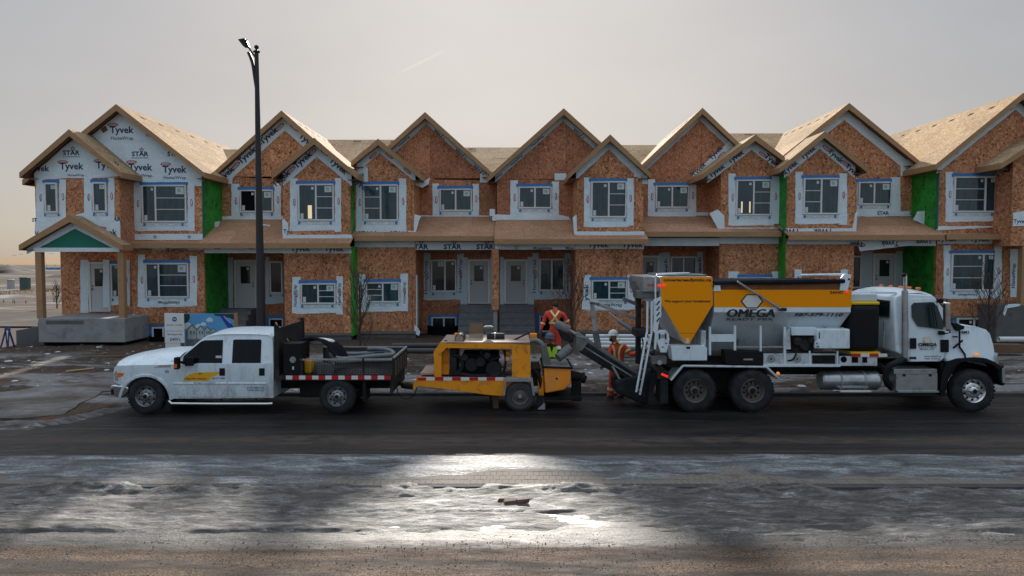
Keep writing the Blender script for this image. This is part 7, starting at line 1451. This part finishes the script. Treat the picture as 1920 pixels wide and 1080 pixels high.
m = ps([(1560, 640), (1920, 646), (1925, 662), (1560, 655)], 24.2, 24.5, 24.2); tag(obj('timber', m, 'lumber_dark', None, 0.02), 'dark timber baulk lying along the yard beyond the mixer hood', 'timber')
m = MB(); c_ = P3(962, 948, 10.3); c_.z = 0.03; rr = random.Random(4); m.obox(c_, (0.13, 0.02, 0), (-0.02, 0.05, 0), (0.01, 0, 0.03)); m.obox(c_+Vector((0.13, -0.03, 0.02)), (0.1, 0, 0.02), (0, 0.05, 0), (0, 0, 0.04)); m.obox(c_+Vector((-0.12, 0.03, 0.0)), (0.09, 0, -0.01), (0, 0.05, 0), (0, 0, 0.035)); m.v = [(x+rr.uniform(-.045, .045), y+rr.uniform(-.04, .04), z*0.75+rr.uniform(-.012, .012)) for x, y, z in m.v]
tag(obj('rubble', m, 'brick_red', None, 0.012), 'broken reddish lump of rubble lying in the slush of the near lane', 'rubble')
rr = random.Random(21)
def clods(name, n, xr, yr, zf, rmin, rmax, mat, label, flat=0.5):
    m = MB()
    for i in range(n):
        x, y = rr.uniform(*xr), rr.uniform(*yr); r = rmin+(rmax-rmin)*rr.random()**2.5; z = zf(x, y); k = len(m.v); b = MB(); b.ball((0,0,0), r, 6)
        m.add([(x+a*rr.uniform(.7, 1.3), y+bb*rr.uniform(.7, 1.2), z+c*flat*rr.uniform(.6, 1.2)) for a, bb, c in b.v], b.f)
    return struct(obj(name, m, mat), 'stuff', label)
gz = lambda x, y: float(ground_z(np.array([[x]]), np.array([[y]]))[0, 0])
clods('mud_clods', 900, (-22, 22), (18.8, 27.4), gz, 0.015, 0.11, 'stone', 'lumps of frozen mud scattered over the yard')
clods('snow_bits', 260, (-22, 22), (18.6, 26.5), gz, 0.02, 0.13, 'snow_bit', 'bits of old snow scattered over the yard', 0.3)
clods('gravel', 5000, (-8.5, 8.5), (7.4, 9.1), lambda x, y: -0.008, 0.003, 0.011, 'stone', 'loose gravel along the bottom of the near lane', 0.7)
def debris(label, px, py, Y, sx, sy, sz, mat, rot):
    c_ = P3(px, py, Y); c_.z = gz(c_.x, Y)+sz*0.6; m = MB(); m.obox(c_, (sx*math.cos(rot), sx*math.sin(rot), 0.02), (-sy*math.sin(rot), sy*math.cos(rot), 0), (0, 0, sz)); return tag(obj('board', m, mat, None, 0.004), label, 'board', 'scrap boards in the yard')
debris('short scrap board on the mud left of the yellow pump', 700, 690, 20.2, 0.5, 0.06, 0.02, 'lumber', 0.3); debris('scrap board on the mud beneath the left porch step', 200, 668, 24.0, 0.6, 0.07, 0.02, 'lumber_dark', -0.2); debris('flat scrap of pale board left of the pickup hood', 150, 690, 22.0, 0.4, 0.1, 0.015, 'lumber', 0.5)

# ------------------------------------------------------------------ sawhorse, utility boxes, barriers, far field
plain('saw_blue', (0.015,0.05,0.22), 0.5, 0.15); plain('utility_green', (0.055,0.10,0.09), 0.6, 0.15); plain('utility_grey', (0.36,0.37,0.37), 0.6, 0.1); plain('barrier_blue', (0.02,0.27,0.62), 0.45, 0.25, 1.2); plain('dry_grass', (0.36,0.24,0.10), 0.9, 0.25, 2)
Yh = 26.2; v = thing('sawhorse', 'blue folding sawhorse at the left edge by the porch steps', 'sawhorse', (W(14, 650, Yh)[0], Yh, 0.1))
obj('top_rail', MB().beam(P3(9, 617, Yh), P3(19, 617, Yh), 0.06, 0.09), 'saw_blue', v, 0.01)
for (a, b) in (((10.5, 619), (6.5, 652)), ((17, 619), (20, 652))):
    for dy in (0.0, 0.35): obj('leg', MB().beam(P3(*a, Yh), P3(*b, Yh)+Vector((0, dy-0.15, 0)), 0.04, 0.05), 'saw_blue', v)
def ubox(label, px, py0, py1, Y, w, mat):
    c_ = P3(px, py1, Y); z0 = 0.2; z1 = ZP(py0, Y); o = thing('utility_box', label, 'utility box', (c_.x, Y, z0), 'utility boxes in the field'); ww = w*Y/F/2
    obj('cabinet', MB().box(c_.x-ww, c_.x+ww, Y-ww*0.8, Y+ww*0.8, z0+0.05, z1-0.1), mat, o, 0.04); obj('lid', MB().box(c_.x-ww*1.06, c_.x+ww*1.06, Y-ww*0.88, Y+ww*0.88, z1-0.1, z1), mat, o, 0.04); obj('pad', MB().box(c_.x-ww*1.2, c_.x+ww*1.2, Y-ww, Y+ww, z0-0.3, z0+0.05), 'concrete', o)
ubox('green utility cabinet in the field left of the houses', 47.5, 520, 537, 72, 14, 'utility_green'); ubox('pale grey utility cabinet in the field, left of the green one', 20.5, 524, 536, 74, 10, 'utility_grey')
def barrier(label, x0, x1, y0, y1, Y, seed):
    r3 = random.Random(seed); o = thing('barrier_sheet', label, 'barrier', (W((x0+x1)/2, y1, Y)[0], Y, 0.2), 'blue barrier sheets in the field'); m = MB(); n = 14; a, b = W(x0, y0, Y)[0], W(x1, y0, Y)[0]
    for i in range(n+1):
        x = a+(b-a)*i/n; yy = Y+0.25*math.sin(i*0.9+seed); zt_ = ZP(y0, Y)-0.15*abs(math.sin(i*0.7+seed)); 
        for j in range(4): m.v.append((x, yy+r3.uniform(-.08, .08), 0.2+(zt_-0.2)*j/3))
    for i in range(n):
        for j in range(3): m.f.append((i*4+j, i*4+j+1, (i+1)*4+j+1, (i+1)*4+j))
    obj('sheet', m, 'barrier_blue', o, smooth=60)
    for px in (x0+1, (x0+x1)/2, x1-1): x = W(px, y1, Y)[0]; obj('stake', MB().cyl((x, Y+0.05, 0.1), (x, Y+0.05, ZP(y0-7, Y)), 0.03, n=6), 'lumber_grey', o)
barrier('sagging blue barrier sheet at the left edge of the field', -12, 25, 569, 582, 52, 1); barrier('blue barrier sheet behind the left porch post', 26, 70, 570, 581, 51, 2); barrier('blue barrier sheet between porch post and end house wall', 80, 121, 567, 577, 53, 4); barrier('faint far blue sheet across the snowy field', 86, 120, 501.5, 504.5, 190, 6)
m = MB(); rr = random.Random(31)
for i in range(600):
    x = W(rr.uniform(-30, 60), 545, 66)[0]; y = rr.uniform(60, 74); h = rr.uniform(.15, .5); a = rr.uniform(0, 3.14); m.add([(x-.05*math.cos(a), y-.05*math.sin(a), .15), (x+.05*math.cos(a), y+.05*math.sin(a), .15), (x+rr.uniform(-.15, .15), y, .15+h)], [(0,1,2)])
struct(obj('dry_grass_patch', m, 'dry_grass'), 'stuff', 'tufts of dry yellow grass round the utility boxes')
def grid_mound(name, label, px0, px1, Y, h, mat, seed):
    x0, x1 = W(px0, 500, Y)[0], W(px1, 500, Y)[0]; xs = np.linspace(x0, x1, 60); ys = np.linspace(Y-6, Y+6, 10)
    o = grid(name, xs, ys, lambda X_, Y_: 0.1+h*(np.maximum(0, 1-((Y_-Y)/6)**2))*np.clip(0.7+0.6*fbm(X_*0.25, Y_*0.2, seed, 4), 0, 2)*np.clip(np.minimum(X_-x0, x1-X_)/4, 0, 1), mat); return struct(o, 'structure', label)
plain('dark_soil', (0.045,0.036,0.03), 0.9, 0.3, 0.4); grid_mound('earth_bank', 'low dark bank of soil across the field', -60, 66, 150, 2.2, 'dark_soil', 3); grid_mound('earth_bank', 'low dark bank of soil behind the end house', 84, 200, 120, 1.1, 'dark_soil', 5)
for i, (px, py, lab) in enumerate(((97, 473, 'thin far pylon on the horizon right of the porch post'), (40, 474, 'faint far pylon on the horizon at the left'), (27, 476, 'faintest far pylon on the horizon at the far left'))):
    c_ = P3(px, 482, 700); tag(obj('pylon', MB().beam((c_.x, 700, 0), (c_.x, 700, ZP(py, 700)), 0.5, 0.5).beam((c_.x-2, 700, ZP(py, 700)-1.5), (c_.x+2, 700, ZP(py, 700)-1.5), 0.3, 0.3), 'lumber_grey'), lab, 'pylon', 'far pylons')
# ------------------------------------------------------------------ workers
plain('coverall_red', (0.74,0.075,0.035), 0.8, 0.18, 5, dirt=((0.16,0.05,0.04), 4, 0.55, 0.5), bump=0.3); plain('hivis_yellow', (0.78,0.72,0.30), 0.6, 0.1, 6); plain('vest_lime', (0.42,0.78,0.03), 0.6, 0.12, 6); plain('vest_orange', (0.80,0.20,0.05), 0.6, 0.12, 6)
plain('skin_tone', (0.36,0.19,0.13), 0.55, 0.1, 8); plain('glove', (0.10,0.09,0.08), 0.8, 0.2, 6); plain('boot_dark', (0.055,0.045,0.032), 0.7, 0.25, 5); plain('hat_white', (0.74,0.76,0.76), 0.35, 0.05); plain('hat_blue', (0.05,0.10,0.17), 0.4, 0.2, 20); plain('hair_dark', (0.02,0.016,0.013), 0.8, 0.2, 8); plain('jacket_dark', (0.035,0.034,0.036), 0.85, 0.2, 5)
def figure(name, label, root, J, suit, skinv=1.0):
    """J: joint positions (world). One continuous skinned surface; colours by body region."""
    names = ['pelvis', 'waist', 'chest', 'neck', 'head', 'crown', 'shL', 'elL', 'wrL', 'haL', 'shR', 'elR', 'wrR', 'haR', 'hipL', 'knL', 'anL', 'toL', 'hipR', 'knR', 'anR', 'toR', 'heL', 'heR']
    rad = dict(pelvis=(.165, .13), waist=(.155, .125), chest=(.175, .135), neck=(.062, .062), head=(.088, .098), crown=(.075, .085), shL=(.085, .085), elL=(.062, .062), wrL=(.05, .05), haL=(.042, .03), shR=(.085, .085), elR=(.062, .062), wrR=(.05, .05), haR=(.042, .03), hipL=(.11, .11), knL=(.08, .08), anL=(.07, .07), toL=(.05, .04), hipR=(.11, .11), knR=(.08, .08), anR=(.07, .07), toR=(.05, .04), heL=(.05, .05), heR=(.05, .05))
    edges = [('pelvis', 'waist'), ('waist', 'chest'), ('chest', 'neck'), ('neck', 'head'), ('head', 'crown'), ('chest', 'shL'), ('shL', 'elL'), ('elL', 'wrL'), ('wrL', 'haL'), ('chest', 'shR'), ('shR', 'elR'), ('elR', 'wrR'), ('wrR', 'haR'), ('pelvis', 'hipL'), ('hipL', 'knL'), ('knL', 'anL'), ('anL', 'toL'), ('pelvis', 'hipR'), ('hipR', 'knR'), ('knR', 'anR'), ('anR', 'toR'), ('anL', 'heL'), ('anR', 'heR')]
    J = dict(J)
    for s_ in 'LR':
        f = (J['to'+s_]-J['an'+s_]); f.z = 0; J['he'+s_] = J['an'+s_]-f.normalized()*0.06+Vector((0, 0, -0.04))
    t_ = thing(name, label, 'person', root)
    bm = bmesh.new(); sk = bm.verts.layers.skin.verify(); V = {}
    for n in names: V[n] = bm.verts.new(J[n]-root); V[n][sk].radius = rad[n]; V[n][sk].use_root = n == 'pelvis'
    fing = []
    for s_ in 'LR':   # fingers as short chains rooted in the palm
        h, w = J['ha'+s_], J['wr'+s_]; d = (h-w).normalized(); sd = d.cross(Vector((0, 1, 0.2))).normalized()
        for k, (off, L_) in enumerate(((-.033, .075), (-.011, .085), (.011, .082), (.033, .065))):
            a = bm.verts.new(h+d*0.035+sd*off-root); b = bm.verts.new(h+d*(0.035+L_*.6)+sd*off*1.1-root); c_ = bm.verts.new(h+d*(0.035+L_)+sd*off+Vector((0, 0.02, -0.02))-root)
            for q, r_ in ((a, .011), (b, .010), (c_, .008)): q[sk].radius = (r_, r_)
            bm.edges.new((V['ha'+s_], a)); bm.edges.new((a, b)); bm.edges.new((b, c_))
        a = bm.verts.new(h-sd*0.05-root); b = bm.verts.new(h-sd*0.075+d*0.045-root)
        for q in (a, b): q[sk].radius = (.012, .012)
        bm.edges.new((V['ha'+s_], a)); bm.edges.new((a, b))
    for a, b in edges: bm.edges.new((V[a], V[b]))
    me = bpy.data.meshes.new('body'); bm.to_mesh(me); bm.free(); o = bpy.data.objects.new('body', me); C.objects.link(o)
    o.modifiers.new('skin', 'SKIN').use_smooth_shade = True; ss_ = o.modifiers.new('sub', 'SUBSURF'); ss_.levels = 2; ss_.render_levels = 2
    dg = bpy.context.evaluated_depsgraph_get(); nm = bpy.data.meshes.new_from_object(o.evaluated_get(dg)); bpy.data.objects.remove(o)
    for mm in (suit, 'skin_tone', 'glove', 'boot_dark'): nm.materials.append(M[mm])
    for p in nm.polygons:
        c_ = p.center+root; p.use_smooth = True
        dn = [(c_-J[k]).length for k in ('haL', 'haR')]
        if c_.z > J['neck'].z+0.0 and (c_-J['head']).length < 0.3: p.material_index = 1
        elif min(dn) < 0.11: p.material_index = 2
        elif c_.z < max(J['anL'].z, J['anR'].z)+0.04 and min((c_-J[k]).length for k in ('anL', 'anR', 'toL', 'toR')) < 0.2: p.material_index = 3
    b_ = bpy.data.objects.new('body', nm); C.objects.link(b_); b_.parent = t_
    return t_, J
def band(t_, name, p, q, w, r, mat):
    "reflective band round a limb between p and q"
    p, q = Vector(p), Vector(q); d = (q-p).normalized(); c_ = (p+q)/2; obj(name, MB().tube([c_-d*w/2, c_+d*w/2], r, 16), mat, t_, smooth=40)
def strap(t_, pts, w, mat, off=0.012):
    m = MB(); P_ = [Vector(p) for p in pts]
    for a, b in zip(P_, P_[1:]): m.beam(a, b, 0.012, w, (1, 0, 0.001) if abs((b-a).normalized().x) < 0.8 else (0, 0, 1))
    obj('reflective_strap', m, mat, t_)
def face(t_, c_, fwd, hair=True):
    fwd = Vector(fwd).normalized(); sd = fwd.cross(Vector((0, 0, 1))).normalized(); up = Vector((0, 0, 1))
    obj('nose', MB().add([c_+fwd*0.115+up*0.02, c_+fwd*0.135-up*0.025, c_+fwd*0.105-up*0.03+sd*0.018, c_+fwd*0.105-up*0.03-sd*0.018], [(0,1,2),(0,3,1),(1,3,2),(0,2,3)]), 'skin_tone', t_)
    for s_ in (-1, 1): obj('eye', MB().ball(c_+fwd*0.095+sd*0.034*s_+up*0.025, 0.012, 8), 'hair_dark', t_); obj('ear', MB().ball(c_+sd*0.095*s_, 0.028, 8, .5, .7, 1), 'skin_tone', t_)
    obj('mouth', MB().obox(c_+fwd*0.105-up*0.06, sd*0.026, fwd*0.006, up*0.006), 'hair_dark', t_)
def hardhat(t_, c_, mat, fwd, r=0.135):
    fwd = Vector(fwd).normalized(); m = MB(); m.lathe([(r*1.12, 0.0), (r*1.12, 0.012), (r, 0.02), (r*0.95, 0.07), (r*0.75, 0.115), (r*0.4, 0.14), (0.001, 0.148)], c_, 'z', 24)
    h = obj('hard_hat', m, mat, t_, smooth=50); a = c_+fwd*r*1.2+Vector((0, 0, 0.004)); obj('brim', MB().obox(a, fwd*0.05, fwd.cross(Vector((0, 0, 1)))*r*0.75, Vector((0, 0, 0.006))), mat, h, 0.02); obj('ridge', MB().tube([c_+fwd*r*q+Vector((0, 0, 0.15-0.11*q*q)) for q in (-.7, -.4, 0, .4, .7)], 0.012, 6), mat, h)
# standing worker behind the auger, white hard hat, facing left
Yw = 18.15; k = Yw/F; g0 = P3(1155, 745, Yw); z0 = gz(g0.x, Yw); root = Vector((g0.x, Yw, z0))
def at(px, py, dy=0): 
    p = P3(px, py, Yw); p.y += dy; return p
J = dict(pelvis=at(1156, 688), waist=at(1159, 672), chest=at(1157, 655), neck=at(1152, 640), head=at(1150, 632.5), crown=at(1150.5, 626), shL=at(1145, 650, -.04), elL=at(1141, 668, -.12), wrL=at(1134, 682, -.22), haL=at(1130, 684, -.24), shR=at(1172, 651, .03), elR=at(1181, 664, -.1), wrR=at(1192, 660, -.25), haR=at(1197, 657, -.28), hipL=at(1149, 694), knL=at(1146, 718, -.02), anL=at(1145, 741), toL=at(1134, 748, -.05), hipR=at(1163, 694), knR=at(1164, 718, .02), anR=at(1165, 741, .05), toR=at(1156, 748, 0))
J['anL'].z = J['anR'].z = z0+0.10; J['toL'].z = J['toR'].z = z0+0.045
t_, J = figure('person', 'worker in red coveralls and white hard hat beside the slanted auger', root, J, 'coverall_red'); hardhat(t_, J['head']+Vector((0, 0, 0.06)), 'hat_white', (-1, -.15, 0)); face(t_, J['head'], (-1, -.25, -.1))
c_ = J['chest']; strap(t_, [at(1147, 646, -.17), at(1150, 656, -.19), at(1151, 676, -.17)], 0.05, 'hivis_yellow'); strap(t_, [at(1166, 644, -.13), at(1160, 652, -.18), at(1158, 662, -.19), at(1160, 676, -.17)], 0.05, 'hivis_yellow'); strap(t_, [at(1150, 643, -.1), at(1158, 640, -.02), at(1163, 636, .06)], 0.05, 'hivis_yellow')
band(t_, 'reflective_band', J['shR']+(J['elR']-J['shR'])*.45, J['shR']+(J['elR']-J['shR'])*.65, 0.05, 0.093, 'hivis_yellow'); band(t_, 'reflective_band', J['knL']+(J['anL']-J['knL'])*.35, J['knL']+(J['anL']-J['knL'])*.55, 0.06, 0.098, 'hivis_yellow'); band(t_, 'reflective_band', J['knR']+(J['anR']-J['knR'])*.35, J['knR']+(J['anR']-J['knR'])*.55, 0.06, 0.098, 'hivis_yellow')
obj('beard', MB().ball(J['head']+Vector((-0.055, -0.02, -0.065)), 0.06, 10, 1, 1, .9), 'hair_dark', t_, smooth=60)
# worker with his back turned, yellow cross straps
Yw = 20.6; g0 = P3(1040, 700, Yw); z0 = gz(g0.x, Yw); root = Vector((g0.x, Yw, z0))
J = dict(pelvis=at(1040, 621), waist=at(1040, 608), chest=at(1039, 592), neck=at(1041, 580), head=at(1041, 574.5, .08), crown=at(1041, 569, .12), shL=at(1025, 588), elL=at(1019, 604, .02), wrL=at(1014, 618, -.03), haL=at(1013, 624, -.05), shR=at(1055, 588), elR=at(1062, 600, .02), wrR=at(1067, 612, .02), haR=at(1068, 618, .02), hipL=at(1034, 627), knL=at(1034, 648, .04), anL=at(1033, 669), toL=at(1031, 676, .18), hipR=at(1046, 627), knR=at(1047, 648, .04), anR=at(1048, 669), toR=at(1050, 676, .18))
hgt = J['pelvis'].z-z0
for s_ in 'LR': J['kn'+s_].z = z0+hgt*0.52; J['an'+s_].z = z0+0.10; J['to'+s_].z = z0+0.045
t_, J = figure('person', 'worker in red coveralls with yellow crossed straps, back turned to the street', root, J, 'coverall_red')
strap(t_, [at(1032, 582, -.09), at(1040, 593, -.19), at(1047, 604.5, -.17)], 0.055, 'hivis_yellow'); strap(t_, [at(1048, 582, -.09), at(1040, 593, -.205), at(1032, 604.5, -.17)], 0.055, 'hivis_yellow'); strap(t_, [at(1029, 604.5, -.15), at(1040, 604.5, -.19), at(1051, 604.5, -.15)], 0.05, 'hivis_yellow')
for s_ in 'LR': band(t_, 'reflective_band', J['el'+s_]+(J['wr'+s_]-J['el'+s_])*.1, J['el'+s_]+(J['wr'+s_]-J['el'+s_])*.3, 0.05, 0.078, 'hivis_yellow'); band(t_, 'reflective_band', J['kn'+s_]+(J['an'+s_]-J['kn'+s_])*.3, J['kn'+s_]+(J['an'+s_]-J['kn'+s_])*.5, 0.06, 0.098, 'hivis_yellow')
obj('hair', MB().ball(J['head']+Vector((0, -0.01, 0.03)), 0.115, 12, .95, 1, 1.05), 'hair_dark', t_, smooth=60); face(t_, J['head'], (0, 1, 0))
# worker bending over the pump hopper, lime vest
Yw = 18.6; g0 = P3(1032, 700, Yw); z0 = gz(g0.x, Yw); root = Vector((g0.x, Yw, z0))
J = dict(pelvis=at(1036, 684, .25), waist=at(1036, 672, .12), chest=at(1034, 656, 0), neck=at(1031, 644, -.06), head=at(1030, 636, -.10), crown=at(1029.5, 629, -.12), shL=at(1024, 652, -.02), elL=at(1023, 668, -.15), wrL=at(1027, 680, -.3), haL=at(1029, 684, -.36), shR=at(1045, 652, 0), elR=at(1049, 666, -.12), wrR=at(1046, 678, -.28), haR=at(1045, 682, -.34), hipL=at(1030, 690, .25), knL=at(1029, 712, .15), anL=at(1029, 730, .25), toL=at(1028, 735, .05), hipR=at(1043, 690, .25), knR=at(1044, 712, .15), anR=at(1044, 730, .25), toR=at(1045, 735, .05))
hgt = J['pelvis'].z-z0
for s_ in 'LR': J['kn'+s_].z = z0+hgt*0.52; J['an'+s_].z = z0+0.10; J['to'+s_].z = z0+0.045
t_, J = figure('person', 'worker in lime vest and blue helmet bending over the pump hopper', root, J, 'jacket_dark'); hardhat(t_, J['head']+Vector((0, -.01, 0.05)), 'hat_blue', (.2, -1, 0), 0.125); face(t_, J['head'], (.1, -1, -.2))
m = MB()
for a, b, w in ((at(1025, 650, -.16), at(1031, 668, -.22), .16), (at(1041, 650, -.16), at(1037, 668, -.22), .13)): m.beam(a, b, 0.02, w, (1, 0, 0))
obj('vest', m, 'vest_lime', t_, 0.008); 
for s_ in 'LR': band(t_, 'reflective_band', J['sh'+s_]+(J['el'+s_]-J['sh'+s_])*.0, J['sh'+s_]+(J['el'+s_]-J['sh'+s_])*.35, 0.10, 0.10, 'vest_orange' if s_ == 'L' else 'white_reflector')
